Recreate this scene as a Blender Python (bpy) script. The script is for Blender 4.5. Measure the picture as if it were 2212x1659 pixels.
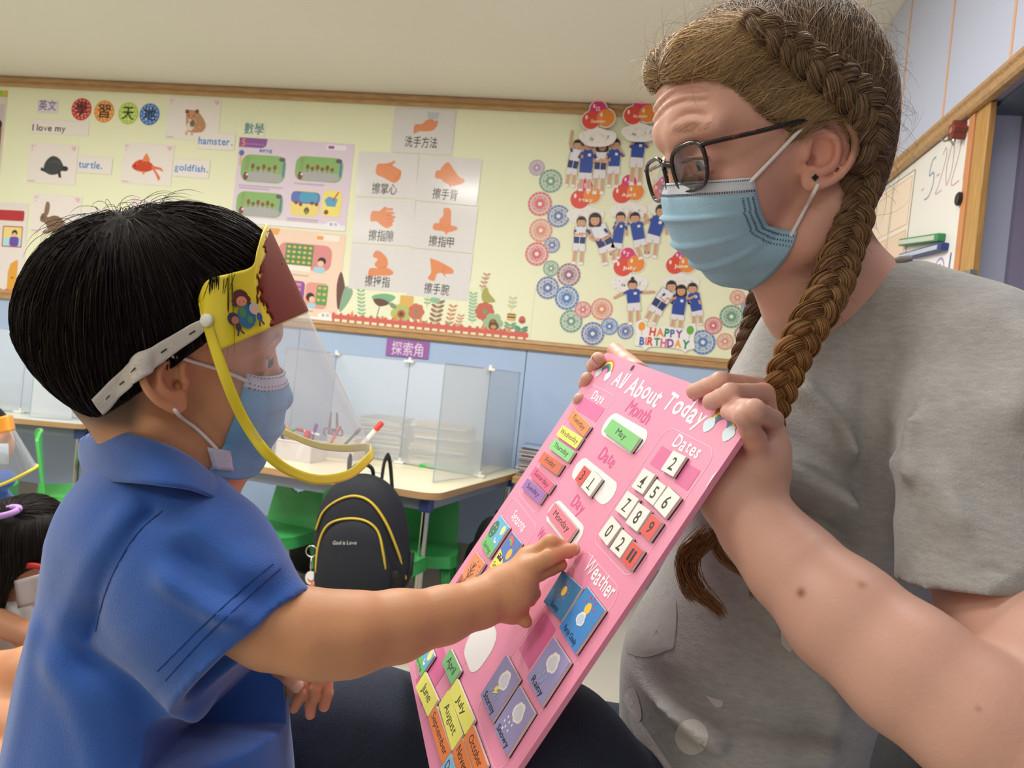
import bpy, bmesh, math, random
import numpy as np
import openvdb as vdb
from mathutils import Vector, Matrix
for _o in list(bpy.data.objects): bpy.data.objects.remove(_o)
SC = bpy.context.scene
COL = SC.collection
rnd = random.Random(7)
RN = np.random.RandomState(5)
# ---------------------------------------------------------------- camera
PW, PH, FP = 2212.0, 1659.0, 1660.0
YAW, PITCH, ROLL, CZ = 0.1564, 0.0090, 0.1035, 0.97
_cy, _sy = math.cos(YAW), math.sin(YAW)
F0 = np.array([-_sy, _cy, 0.]); R0 = np.array([_cy, _sy, 0.]); U0 = np.array([0, 0, 1.])
CF = F0*math.cos(PITCH)-U0*math.sin(PITCH); U1 = U0*math.cos(PITCH)+F0*math.sin(PITCH)
CR = R0*math.cos(ROLL)+U1*math.sin(ROLL); CU = U1*math.cos(ROLL)-R0*math.sin(ROLL)
CO = np.array([0, 0, CZ])
cam_d = bpy.data.cameras.new('camera'); cam = bpy.data.objects.new('camera', cam_d); COL.objects.link(cam)
cam_d.sensor_width = 36; cam_d.lens = 36*FP/PW; cam_d.clip_start = .02; cam_d.clip_end = 60
cam.matrix_world = Matrix(((CR[0], CU[0], -CF[0], CO[0]), (CR[1], CU[1], -CF[1], CO[1]), (CR[2], CU[2], -CF[2], CO[2]), (0, 0, 0, 1)))
SC.camera = cam
cam_d.dof.use_dof = True; cam_d.dof.focus_distance = 0.70; cam_d.dof.aperture_fstop = 15.0
# ---------------------------------------------------------------- world, lights, exposure
CEIL = CZ+1.401; WY = 3.85; WX = 0.772; WL = -4.6; WB = -2.9
SC.view_settings.view_transform = 'Standard'; SC.view_settings.look = 'None'
SC.view_settings.exposure = 0.0; SC.view_settings.gamma = 1.0; SC.view_settings.use_curve_mapping = False
w_ = bpy.data.worlds.new('world'); SC.world = w_; w_.use_nodes = True
w_.node_tree.nodes['Background'].inputs[0].default_value = (.75, .8, .9, 1); w_.node_tree.nodes['Background'].inputs[1].default_value = .4
def area_light(name, loc, sx, sy, power, col=(1, .97, .92), rot=(0, 0, 0)):
    d = bpy.data.lights.new(name, 'AREA'); d.shape = 'RECTANGLE'; d.size = sx; d.size_y = sy; d.energy = power; d.color = col
    o = bpy.data.objects.new(name, d); COL.objects.link(o); o.location = loc; o.rotation_euler = rot; return o
LIGHTS = [(-.95, 2.0, 1.3), (-2.9, 2.0, 1.3), (-1.2, .2, .5), (-3.1, .2, .7), (0.0, -1.7, .35), (-1.8, -1.9, .45), (.15, 1.0, .42)]
PWR = 33
for _x, _y, _k in LIGHTS:
    area_light('ceiling_panel_light', (_x, _y, CEIL-.035), 1.15, .28, PWR*_k)
# ---------------------------------------------------------------- helpers
def cam2w(p):
    p = np.asarray(p, float); return CO + p[..., 0:1]*CR + p[..., 1:2]*CU + p[..., 2:3]*CF
def cc(px, py, d): return np.array([(px-PW/2)/FP*d, (PH/2-py)/FP*d, d])
def cp(px, py, d): return cam2w(cc(px, py, d))
def ray(px, py): return CR*(px-PW/2)/FP+CU*(PH/2-py)/FP+CF
def on_plane(px, py, o, n):
    r = ray(px, py); t = np.dot(np.asarray(o)-CO, n)/np.dot(r, n); return CO+r*t
def wallp(px, py, y=WY): return on_plane(px, py, (0, y, 0), (0, 1, 0))
def rightp(px, py, x=WX): return on_plane(px, py, (x, 0, 0), (1, 0, 0))
def zp(px, py, z): return on_plane(px, py, (0, 0, z), (0, 0, 1))
def lin(h):
    if isinstance(h, str):
        h = h.lstrip('#'); h = [int(h[i:i+2], 16)/255 for i in (0, 2, 4)]
    return tuple([(c/12.92 if c <= .04045 else ((c+.055)/1.055)**2.4) for c in h[:3]])
_M = {}
def mat(name, col='808080', rough=.6, metal=0., noise=None, bump=None, sss=0., trans=0., attr=False, spec=.5, ior=1.45, alpha=1., sheen=0., aniso=0., coat=0., ssr=(1, .35, .2), detail=None):
    """noise=(scale, amount) colour variation; bump=(scale, strength); detail=(scale, hex, lo, hi) speckle"""
    if name in _M: return _M[name]
    m = bpy.data.materials.new(name); m.use_nodes = True; nt = m.node_tree; N = nt.nodes; L = nt.links
    b = N['Principled BSDF']; c = lin(col)
    b.inputs['Base Color'].default_value = (*c, 1); b.inputs['Roughness'].default_value = rough; b.inputs['Metallic'].default_value = metal
    b.inputs['Specular IOR Level'].default_value = spec; b.inputs['IOR'].default_value = ior; b.inputs['Transmission Weight'].default_value = trans
    b.inputs['Alpha'].default_value = alpha; b.inputs['Sheen Weight'].default_value = sheen; b.inputs['Coat Weight'].default_value = coat
    tc = N.new('ShaderNodeTexCoord'); src = None
    if attr:
        a = N.new('ShaderNodeAttribute'); a.attribute_name = 'Col'; src = a.outputs['Color']
    if noise:
        nz = N.new('ShaderNodeTexNoise'); nz.inputs['Scale'].default_value = noise[0]; nz.inputs['Detail'].default_value = 5
        mp = N.new('ShaderNodeMapping'); L.new(tc.outputs['Object'], mp.inputs[0]); L.new(mp.outputs[0], nz.inputs['Vector'])
        if len(noise) > 2: mp.inputs['Scale'].default_value = noise[2]
        mr = N.new('ShaderNodeMapRange'); mr.inputs[1].default_value = .3; mr.inputs[2].default_value = .7
        mr.inputs[3].default_value = 1-noise[1]; mr.inputs[4].default_value = 1+noise[1]; L.new(nz.outputs[0], mr.inputs[0])
        mx = N.new('ShaderNodeMix'); mx.data_type = 'RGBA'; mx.blend_type = 'MULTIPLY'; mx.inputs[0].default_value = 1
        if src is not None: L.new(src, mx.inputs[6])
        else: mx.inputs[6].default_value = (*c, 1)
        L.new(mr.outputs[0], mx.inputs[7]); src = mx.outputs[2]
    if detail:
        nz = N.new('ShaderNodeTexNoise'); nz.inputs['Scale'].default_value = detail[0]; L.new(tc.outputs['Object'], nz.inputs['Vector'])
        mr = N.new('ShaderNodeMapRange'); mr.inputs[1].default_value = detail[2]; mr.inputs[2].default_value = detail[3]; L.new(nz.outputs[0], mr.inputs[0])
        mx = N.new('ShaderNodeMix'); mx.data_type = 'RGBA'; L.new(mr.outputs[0], mx.inputs[0])
        if src is not None: L.new(src, mx.inputs[6])
        else: mx.inputs[6].default_value = (*c, 1)
        mx.inputs[7].default_value = (*lin(detail[1]), 1); src = mx.outputs[2]
    if src is not None: L.new(src, b.inputs['Base Color'])
    if sss:
        b.inputs['Subsurface Weight'].default_value = sss; b.inputs['Subsurface Radius'].default_value = ssr; b.inputs['Subsurface Scale'].default_value = .006
    if bump:
        nz = N.new('ShaderNodeTexNoise'); nz.inputs['Scale'].default_value = bump[0]; nz.inputs['Detail'].default_value = 6
        mp = N.new('ShaderNodeMapping'); L.new(tc.outputs['Object'], mp.inputs[0]); L.new(mp.outputs[0], nz.inputs['Vector'])
        if len(bump) > 2: mp.inputs['Scale'].default_value = bump[2]
        bp = N.new('ShaderNodeBump'); bp.inputs['Strength'].default_value = bump[1]; bp.inputs['Distance'].default_value = .002
        L.new(nz.outputs[0], bp.inputs['Height']); L.new(bp.outputs[0], b.inputs['Normal'])
    _M[name] = m; return m
def tag(o, label=None, cat=None, group=None, kind=None):
    if label: o['label'] = label
    if cat: o['category'] = cat
    if group: o['group'] = group
    if kind: o['kind'] = kind
    return o
def empty(name, loc, label=None, cat=None, group=None, rot=None, mw=None):
    o = bpy.data.objects.new(name, None); COL.objects.link(o); o.empty_display_size = .02
    if mw is not None: o.matrix_world = mw
    else:
        o.location = Vector(loc)
        if rot: o.rotation_euler = rot
    tag(o, label, cat, group); return o
def link(name, me, m, parent=None, smooth=False, world=False):
    o = bpy.data.objects.new(name, me); COL.objects.link(o)
    for x in (m if isinstance(m, (list, tuple)) else [m]): me.materials.append(x)
    if smooth: me.polygons.foreach_set('use_smooth', [True]*len(me.polygons))
    if parent is not None:
        o.parent = parent
        if world:   # mesh given in world coordinates
            mw = Matrix.Identity(4); p = parent
            while p is not None: mw = p.matrix_basis @ mw; p = p.parent
            o.matrix_basis = mw.inverted()
    return o
def mesh_np(name, V, Fc):
    V = np.asarray(V, float)
    me = bpy.data.meshes.new(name); Fc = np.asarray(Fc) if not isinstance(Fc, list) else Fc
    me.from_pydata(V.tolist(), [], Fc.tolist() if isinstance(Fc, np.ndarray) else Fc); me.update(); return me
def vcol(me, cols):
    a = me.color_attributes.new('Col', 'FLOAT_COLOR', 'POINT'); c = np.ones((len(me.vertices), 4), np.float32); c[:, :3] = cols
    a.data.foreach_set('color', c.ravel())
class MB:
    """collects simple solids into one mesh"""
    def __init__(s): s.v = []; s.f = []; s.mi = []
    def add(s, V, Fc, mi=0):
        b = len(s.v); s.v += [tuple(map(float, p)) for p in V]; s.f += [tuple(i+b for i in f) for f in Fc]; s.mi += [mi]*len(Fc); return s
    def box(s, a, b, bev=0., mi=0, M=None):
        a = np.minimum(a, b).astype(float) if 0 else np.array([min(a[i], b[i]) for i in range(3)], float); b = np.array([max(a[i], b[i]) for i in range(3)], float) if 0 else np.array(b, float)
        bm = bmesh.new(); bmesh.ops.create_cube(bm, size=1)
        c = (a+b)/2; d = np.abs(b-a)
        for v in bm.verts: v.co = Vector(c+np.array(v.co)*d)
        if bev: bmesh.ops.bevel(bm, geom=bm.edges[:], offset=min(bev, d.min()*.45), segments=2, affect='EDGES', profile=.5)
        s._bm(bm, mi, M); return s
    def _bm(s, bm, mi, M=None):
        bm.verts.index_update(); V = [M @ v.co if M is not None else v.co for v in bm.verts]
        s.add(V, [[v.index for v in f.verts] for f in bm.faces], mi); bm.free()
    def tube(s, pts, r, n=8, mi=0, caps=True, sq=None, up=None):
        pts = np.asarray(pts, float); k = len(pts); r = np.broadcast_to(np.asarray(r, float), (k,))
        T = np.gradient(pts, axis=0); T /= np.linalg.norm(T, axis=1)[:, None]+1e-12
        nrm = np.array(up, float) if up is not None else np.array([0, 0, 1.])
        if abs(np.dot(T[0], nrm)) > .9 and up is None: nrm = np.array([1., 0, 0])
        V = []
        for i in range(k):
            nrm = nrm-np.dot(nrm, T[i])*T[i]; nrm /= np.linalg.norm(nrm)+1e-12; bn = np.cross(T[i], nrm)
            q = sq if sq else 1.
            for j in range(n):
                a = 2*math.pi*j/n; V.append(pts[i]+r[i]*(math.cos(a)*bn+math.sin(a)*nrm*q))
        Fc = [(i*n+j, i*n+(j+1) % n, (i+1)*n+(j+1) % n, (i+1)*n+j) for i in range(k-1) for j in range(n)]
        if caps: Fc += [tuple(range(n))[::-1], tuple(range((k-1)*n, k*n))]
        s.add(V, Fc, mi); return s
    def prism(s, poly, z0, z1, mi=0, M=None):
        n = len(poly); V = [(p[0], p[1], z0) for p in poly]+[(p[0], p[1], z1) for p in poly]
        if M is not None: V = [M @ Vector(v) for v in V]
        s.add(V, [tuple(range(n))[::-1], tuple(range(n, 2*n))]+[(i, (i+1) % n, n+(i+1) % n, n+i) for i in range(n)], mi); return s
    def build(s, name, m, parent=None, smooth=False, world=False, ang=None):
        me = bpy.data.meshes.new(name); me.from_pydata(s.v, [], s.f)
        me.polygons.foreach_set('material_index', s.mi); me.update()
        bm = bmesh.new(); bm.from_mesh(me); bmesh.ops.recalc_face_normals(bm, faces=bm.faces[:])
        if ang is not None:
            for e in bm.edges:
                if len(e.link_faces) == 2 and e.calc_face_angle(0) > ang: e.smooth = False
            smooth = True
        bm.to_mesh(me); bm.free()
        return link(name, me, m, parent, smooth, world)
def struct(o): o['kind'] = 'structure'; return o
def catmull(P, n=8, closed=False):
    P = np.asarray(P, float); k = len(P); out = []
    for i in range(k if closed else k-1):
        if closed: a, b, c, d = P[(i-1) % k], P[i], P[(i+1) % k], P[(i+2) % k]
        else: a, b, c, d = P[max(i-1, 0)], P[i], P[i+1], P[min(i+2, k-1)]
        for t in np.arange(n)/n:
            out.append(.5*((2*b)+(-a+c)*t+(2*a-5*b+4*c-d)*t*t+(-a+3*b-3*c+d)*t**3))
    if not closed: out.append(P[-1])
    return np.array(out)
# ------------------------------------------------ printed artwork: coloured flat polygons in one mesh
_TX = {}
def text_mesh(ch, bold):
    if ch in 'MWwVv': bold = 0.
    if ch in 'gy': bold = min(bold, .008)
    k = (ch, bold)
    if k in _TX: return _TX[k]
    c = bpy.data.curves.new('t', 'FONT'); c.body = ch; c.size = 1; c.offset = bold; c.resolution_u = 3
    o = bpy.data.objects.new('t', c); COL.objects.link(o); dg = bpy.context.evaluated_depsgraph_get(); dg.update()
    m = o.evaluated_get(dg).to_mesh(); V = np.array([v.co[:2] for v in m.vertices]).reshape(-1, 2); Fc = [tuple(p.vertices) for p in m.polygons]
    bpy.data.objects.remove(o); bpy.data.curves.remove(c)
    _TX[k] = (V, Fc); return V, Fc
class Print:
    """artwork in (x right, y up) units; layers raise each next shape by a hair of ink"""
    def __init__(s, dz=.00008): s.v = []; s.f = []; s.c = []; s.z = .0003; s.dz = dz
    def poly(s, pts, col, z=None):
        b = len(s.v); z = s.z if z is None else z; s.z += s.dz
        s.v += [(float(p[0]), float(p[1]), z) for p in pts]; s.f.append(tuple(range(b, b+len(pts)))); s.c += [lin(col)]*len(pts)
    def circ(s, x, y, rx, col, ry=None, n=20, a=0.):
        ry = ry or rx; ca, sa = math.cos(a), math.sin(a)
        s.poly([(x+rx*math.cos(t)*ca-ry*math.sin(t)*sa, y+rx*math.cos(t)*sa+ry*math.sin(t)*ca) for t in np.linspace(0, 2*math.pi, n, endpoint=False)], col)
    def ring(s, x, y, r1, r0, col, n=32, a0=0, a1=2*math.pi):
        b = len(s.v); full = abs(a1-a0-2*math.pi) < 1e-6
        for t in np.linspace(a0, a1, n+1): s.v += [(x+r0*math.cos(t), y+r0*math.sin(t), s.z), (x+r1*math.cos(t), y+r1*math.sin(t), s.z)]
        s.c += [lin(col)]*(2*n+2); s.f += [(b+2*i, b+2*i+1, b+2*i+3, b+2*i+2) for i in range(n)]; s.z += s.dz
    def rect(s, x0, y0, x1, y1, col, r=0, a=0.):
        if r <= 0: P = [(x0, y0), (x1, y0), (x1, y1), (x0, y1)]
        else:
            P = []
            for cx_, cy_, a0 in ((x1-r, y0+r, -90), (x1-r, y1-r, 0), (x0+r, y1-r, 90), (x0+r, y0+r, 180)):
                P += [(cx_+r*math.cos(math.radians(a0+t)), cy_+r*math.sin(math.radians(a0+t))) for t in range(0, 91, 15)]
        if a:
            mx, my = (x0+x1)/2, (y0+y1)/2; ca, sa = math.cos(a), math.sin(a)
            P = [(mx+(p[0]-mx)*ca-(p[1]-my)*sa, my+(p[0]-mx)*sa+(p[1]-my)*ca) for p in P]
        s.poly(P, col)
    def line(s, pts, w, col, closed=False):
        pts = np.asarray(pts, float); 
        if closed: pts = np.vstack([pts, pts[:1]])
        T = np.gradient(pts, axis=0); T /= np.linalg.norm(T, axis=1)[:, None]+1e-12; Nn = np.stack([-T[:, 1], T[:, 0]], 1)
        w = np.broadcast_to(np.asarray(w, float), (len(pts),))[:, None]
        A = pts+Nn*w/2; B = pts-Nn*w/2; b = len(s.v)
        for i in range(len(pts)): s.v += [(A[i, 0], A[i, 1], s.z), (B[i, 0], B[i, 1], s.z)]
        s.c += [lin(col)]*(2*len(pts)); s.f += [(b+2*i, b+2*i+1, b+2*i+3, b+2*i+2) for i in range(len(pts)-1)]; s.z += s.dz
    def text(s, txt, x, y, h, col, bold=0., width=None, jit=0., align='c', gap=.0, cols=None, shear=0., narrow=1.):
        """h = capital height; centred on x, baseline y"""
        X = 0; parts = []
        for i, ch in enumerate(txt):
            if ch == ' ': X += .3; continue
            V, Fc = text_mesh(ch, bold)
            if len(V) == 0: continue
            x0, x1 = V[:, 0].min(), V[:, 0].max(); parts.append((V-np.array([x0, 0]), Fc, X, x1-x0, i)); X += x1-x0+.075+gap
        tot = X-.075-gap; sc = h/.72; sx = sc*narrow
        if width: sx = width/tot
        ox = x-(tot*sx/2 if align == 'c' else 0)
        for V, Fc, X, wd, i in parts:
            q = V-np.array([wd/2, .36]); ang = rnd.uniform(-jit, jit)*.35; q = q@np.array([[math.cos(ang), math.sin(ang)], [-math.sin(ang), math.cos(ang)]])
            q = q*(1+rnd.uniform(-jit, jit)*.25)+np.array([wd/2, .36+rnd.uniform(-jit, jit)*.12])
            q[:, 0] += q[:, 1]*shear; q = q+np.array([X, 0]); q = q*np.array([sx, sc])+np.array([ox, y]); b = len(s.v)
            s.v += [(a[0], a[1], s.z) for a in q]; s.f += [tuple(j+b for j in f) for f in Fc]; s.c += [lin(cols[i % len(cols)] if cols else col)]*len(q)
        s.z += s.dz
    def build(s, name, parent, m=None, M=None):
        V = np.array(s.v)
        me = mesh_np(name, V, s.f)
        vcol(me, np.array(s.c)); o = link(name, me, m or mat('printed_ink', 'ffffff', .45, attr=True), parent)
        if M is not None: o.matrix_basis = M
        return o
# ------------------------------------------------ signed distance modelling
class Field:
    def __init__(s, lo, hi, h):
        s.lo = np.array(lo, float); s.h = h; s.n = np.ceil((np.array(hi)-s.lo)/h).astype(int)+1
        s.D = np.full(s.n, 1., np.float32)
    def blk(s, lo, hi):
        a = np.clip(np.floor((np.array(lo)-s.lo)/s.h).astype(int), 0, s.n); b = np.clip(np.ceil((np.array(hi)-s.lo)/s.h).astype(int)+1, 0, s.n)
        if np.any(b <= a): return None, None
        ax = [(s.lo[i]+s.h*np.arange(a[i], b[i])).astype(np.float32) for i in range(3)]
        return tuple(slice(a[i], b[i]) for i in range(3)), (ax[0][:, None, None], ax[1][None, :, None], ax[2][None, None, :])
    def op(s, lo, hi, fn, k=.004, mode='add'):
        sl, X = s.blk(lo, hi)
        if sl is None: return s
        d = fn(*X).astype(np.float32); A = s.D[sl]
        if mode == 'add':
            if k > 0: hh = np.clip(.5+.5*(A-d)/k, 0, 1); s.D[sl] = A*(1-hh)+d*hh-k*hh*(1-hh)
            else: s.D[sl] = np.minimum(A, d)
        elif mode == 'sub':
            d = -d
            if k > 0: hh = np.clip(.5-.5*(A-d)/k, 0, 1); s.D[sl] = A*(1-hh)+d*hh+k*hh*(1-hh)
            else: s.D[sl] = np.maximum(A, d)
        elif mode == 'disp': s.D[sl] = A+d
        elif mode == 'and': s.D[sl] = np.maximum(A, d)
        return s
    def cone(s, a, b, r1, r2, k=.004, mode='add', flat=None):
        """tapered capsule; flat=(axis vector, factor) squashes the section along an axis"""
        a = np.array(a, float); b = np.array(b, float); R = max(r1, r2)+2*k+3*s.h; ba = b-a; bb = float(ba@ba)+1e-12
        fv, ff = (np.array(flat[0], float), flat[1]) if flat else (None, 1.)
        if flat: fv = fv-ba*(fv@ba)/bb; fv /= np.linalg.norm(fv); R = R*1.15
        def fn(x, y, z):
            px, py, pz = x-a[0], y-a[1], z-a[2]; h = np.clip((px*ba[0]+py*ba[1]+pz*ba[2])/bb, 0, 1)
            qx, qy, qz = px-h*ba[0], py-h*ba[1], pz-h*ba[2]; rr = r1+(r2-r1)*h
            if flat:
                t = qx*fv[0]+qy*fv[1]+qz*fv[2]; g = (1/ff-1)*t; d = np.sqrt((qx+g*fv[0])**2+(qy+g*fv[1])**2+(qz+g*fv[2])**2)
                return (d-rr)*(.5+.5*ff)
            return np.sqrt(qx*qx+qy*qy+qz*qz)-rr
        return s.op(np.minimum(a, b)-R, np.maximum(a, b)+R, fn, k, mode)
    def chain(s, pts, rs, k=.003, mode='add', flat=None):
        for i in range(len(pts)-1): s.cone(pts[i], pts[i+1], rs[i], rs[i+1], k, mode, flat)
        return s
    def ell(s, c, r, R=None, k=.005, mode='add'):
        """ellipsoid, R rows = local axes"""
        c = np.array(c, float); r = np.array(r, float); m = r.max()+2*k+3*s.h; Rm = np.eye(3) if R is None else np.asarray(R, float)
        def fn(x, y, z):
            px, py, pz = x-c[0], y-c[1], z-c[2]
            u = [(px*Rm[i, 0]+py*Rm[i, 1]+pz*Rm[i, 2]) for i in range(3)]
            k0 = np.sqrt((u[0]/r[0])**2+(u[1]/r[1])**2+(u[2]/r[2])**2); k1 = np.sqrt((u[0]/r[0]**2)**2+(u[1]/r[1]**2)**2+(u[2]/r[2]**2)**2)+1e-9
            return np.clip(k0*(k0-1)/k1, -.5, .5)
        return s.op(c-m, c+m, fn, k, mode)
    def bump(s, c, r, amt, R=None):
        """gaussian push (amt>0 swells)"""
        c = np.array(c, float); r = np.broadcast_to(np.array(r, float), (3,)); m = r.max()*2.6; Rm = np.eye(3) if R is None else np.asarray(R, float)
        def fn(x, y, z):
            px, py, pz = x-c[0], y-c[1], z-c[2]
            u = [(px*Rm[i, 0]+py*Rm[i, 1]+pz*Rm[i, 2])/r[i] for i in range(3)]
            return -amt*np.exp(-(u[0]**2+u[1]**2+u[2]**2))
        return s.op(c-m, c+m, fn, 0, 'disp')
    def half(s, p, n, keep=True, lo=None, hi=None, k=0.):
        p = np.array(p, float); n = np.array(n, float)/np.linalg.norm(n)
        return s.op(s.lo if lo is None else lo, (s.lo+s.n*s.h) if hi is None else hi, lambda x, y, z: (x-p[0])*n[0]+(y-p[1])*n[1]+(z-p[2])*n[2], k, 'and')
    def mesh(s, smooth=2):
        D = np.clip(s.D, -3*s.h, 3*s.h)/s.h
        for ax in range(3):   # keep it closed at the borders
            i0 = [slice(None)]*3; i0[ax] = 0; D[tuple(i0)] = 3; i0[ax] = -1; D[tuple(i0)] = 3
        g = vdb.FloatGrid(3.0); g.copyFromArray(np.ascontiguousarray(D)); V, Q = g.convertToQuads(0.0)
        V = V*s.h+s.lo; Q = Q[:, ::-1].copy()
        return smooth_np(V, Q, smooth), Q
def fixwind(V, Q):
    c = V.mean(0); a, b, d = V[Q[:, 0]]-c, V[Q[:, 1]]-c, V[Q[:, 2]]-c
    return Q[:, ::-1].copy() if np.einsum('ij,ij->i', np.cross(a, b), d).sum() < 0 else Q
def smooth_np(V, Q, it, lam=.5):
    if not it: return V
    E = np.vstack([Q[:, [i, (i+1) % Q.shape[1]]] for i in range(Q.shape[1])]); E = np.vstack([E, E[:, ::-1]])
    cnt = np.bincount(E[:, 0], minlength=len(V))[:, None].astype(float)
    for i in range(it):
        for l in (lam, -lam*1.04):
            S = np.stack([np.bincount(E[:, 0], weights=V[E[:, 1], j], minlength=len(V)) for j in range(3)], 1)
            V = V+l*(S/np.maximum(cnt, 1)-V)
    return V
def norm(v): v = np.asarray(v, float); return v/np.linalg.norm(v)
def sm(a, b, x): t = np.clip((x-a)/(b-a), 0, 1); return t*t*(3-2*t)
def blob(V, c, r):
    """soft weight near a point"""
    return np.exp(-(np.sum((V-np.asarray(c))**2, 1))/(r*r))
def tubes(name, P, rad, m, parent, n=3, world=True, taper=True, cols=None, kind=None):
    """P: (strands, points, 3); thin tubes in one mesh"""
    S, K, _ = P.shape; T = np.gradient(P, axis=1); T /= np.linalg.norm(T, axis=2, keepdims=True)+1e-12
    ref = RN.normal(size=(S, 1, 3)); A = np.cross(T, ref); A /= np.linalg.norm(A, axis=2, keepdims=True)+1e-12; B = np.cross(T, A)
    rad = np.broadcast_to(np.asarray(rad, float).reshape(-1, 1), (S, 1)); t = np.linspace(0, 1, K)[None]
    rr = rad*(np.clip(1.15-t**3, .12, 1) if taper else np.ones_like(t))
    ang = np.arange(n)*2*math.pi/n
    V = P[:, :, None, :]+rr[:, :, None, None]*(np.cos(ang)[None, None, :, None]*A[:, :, None, :]+np.sin(ang)[None, None, :, None]*B[:, :, None, :])
    idx = np.arange(S*K*n).reshape(S, K, n); nx = np.roll(idx, -1, axis=2)
    Q = np.stack([idx[:, :-1], nx[:, :-1], nx[:, 1:], idx[:, 1:]], -1).reshape(-1, 4)
    V = V.reshape(-1, 3); me = bpy.data.meshes.new(name); me.vertices.add(len(V)); me.vertices.foreach_set('co', V.ravel())
    me.loops.add(Q.size); me.loops.foreach_set('vertex_index', Q.ravel().astype(np.int32)); me.polygons.add(len(Q))
    me.polygons.foreach_set('loop_start', np.arange(0, Q.size, 4, dtype=np.int32)); me.update(calc_edges=True)
    if cols is not None: vcol(me, np.repeat(cols, K*n, axis=0) if np.ndim(cols) == 2 else np.repeat(cols.reshape(-1, 3), n, axis=0))
    o = link(name, me, m, parent, True, world)
    if kind: o['kind'] = kind
    return o
def qmesh(name, V, Q, closed=True):
    if closed: Q = fixwind(np.asarray(V, float), np.asarray(Q))
    me = bpy.data.meshes.new(name); V = np.ascontiguousarray(V, np.float32); Q = np.ascontiguousarray(Q, np.int32)
    me.vertices.add(len(V)); me.vertices.foreach_set('co', V.ravel()); me.loops.add(Q.size); me.loops.foreach_set('vertex_index', Q.ravel())
    k = Q.shape[1]; me.polygons.add(len(Q)); me.polygons.foreach_set('loop_start', np.arange(0, Q.size, k, dtype=np.int32)); me.update(calc_edges=True); return me
def grid_mesh(name, G, m, parent=None, thick=0., smooth=True, world=True, cols=None, mi=None):
    """G (a,b,3) sheet; optional thickness along its normals"""
    a, b, _ = G.shape; du = np.gradient(G, axis=0); dv = np.gradient(G, axis=1); Nn = np.cross(du, dv); Nn /= np.linalg.norm(Nn, axis=2, keepdims=True)+1e-12
    idx = np.arange(a*b).reshape(a, b); Q = np.stack([idx[:-1, :-1], idx[1:, :-1], idx[1:, 1:], idx[:-1, 1:]], -1).reshape(-1, 4)
    V = G.reshape(-1, 3); mis = None if mi is None else list(np.asarray(mi)[:-1, :-1].ravel())
    if thick:
        V2 = (G-Nn*thick).reshape(-1, 3); V = np.vstack([V, V2]); n = a*b; Q2 = Q[:, ::-1]+n
        ring = list(idx[0, :])+list(idx[1:, -1])+list(idx[-1, ::-1][1:])+list(idx[::-1, 0][1:-1])
        R = [(ring[i], ring[(i+1) % len(ring)], ring[(i+1) % len(ring)]+n, ring[i]+n) for i in range(len(ring))]
        Q = np.vstack([Q, Q2, np.array(R)]); 
        if mis is not None: mis = mis+mis+[0]*len(R)
    me = qmesh(name, V, Q, bool(thick))
    if mis is not None: me.polygons.foreach_set('material_index', np.array(mis, np.int32))
    if cols is not None:
        c = cols.reshape(-1, 3); vcol(me, np.vstack([c, c]) if thick else c)
    return link(name, me, m, parent, smooth, world)
def frame_mw(o, x, y):
    """matrix with given origin and x, y axes"""
    x = Vector(x).normalized(); y = Vector(y).normalized(); z = x.cross(y).normalized(); y = z.cross(x)
    return Matrix(((x[0], y[0], z[0], o[0]), (x[1], y[1], z[1], o[1]), (x[2], y[2], z[2], o[2]), (0, 0, 0, 1)))
# ================================================================ the room
blue = mat('blue_laminate', 'a9bfdf', .42, noise=(3, .02)); blue2 = mat('pale_blue_laminate', 'c3cbe4', .45, noise=(2, .02))
wood = mat('varnished_wood', 'b58f63', .34, noise=(14, .2, (1, 9, 9)), bump=(30, .15)); wood2 = mat('varnished_wood_side', 'b98f55', .36, noise=(14, .18, (9, 9, 1)))
cream = mat('cream_paint', 'efe9dc', .85, noise=(1.2, .02), bump=(90, .06)); floor_m = mat('vinyl_floor', 'b5b0a4', .35, noise=(5, .05), detail=(260, '9d988c', .56, .68))
strip_m = mat('groove', '8293b2', .6); orange_g = mat('orange_edging', 'e0ac84', .5); grey_base = mat('grey_skirting', '8f8c86', .5)
struct(MB().box((WL, WB, -.08), (WX+.6, WY+.1, 0)).build('floor', floor_m))
struct(MB().box((WL, WB, CEIL), (WX+.7, WY+.1, CEIL+.1)).build('ceiling', cream))
struct(MB().box((WL-.1, WB, 0), (WL, WY, CEIL)).build('wall_left', cream)); struct(MB().box((WL, WB-.1, 0), (WX+.6, WB, CEIL)).build('wall_front', cream))
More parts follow.
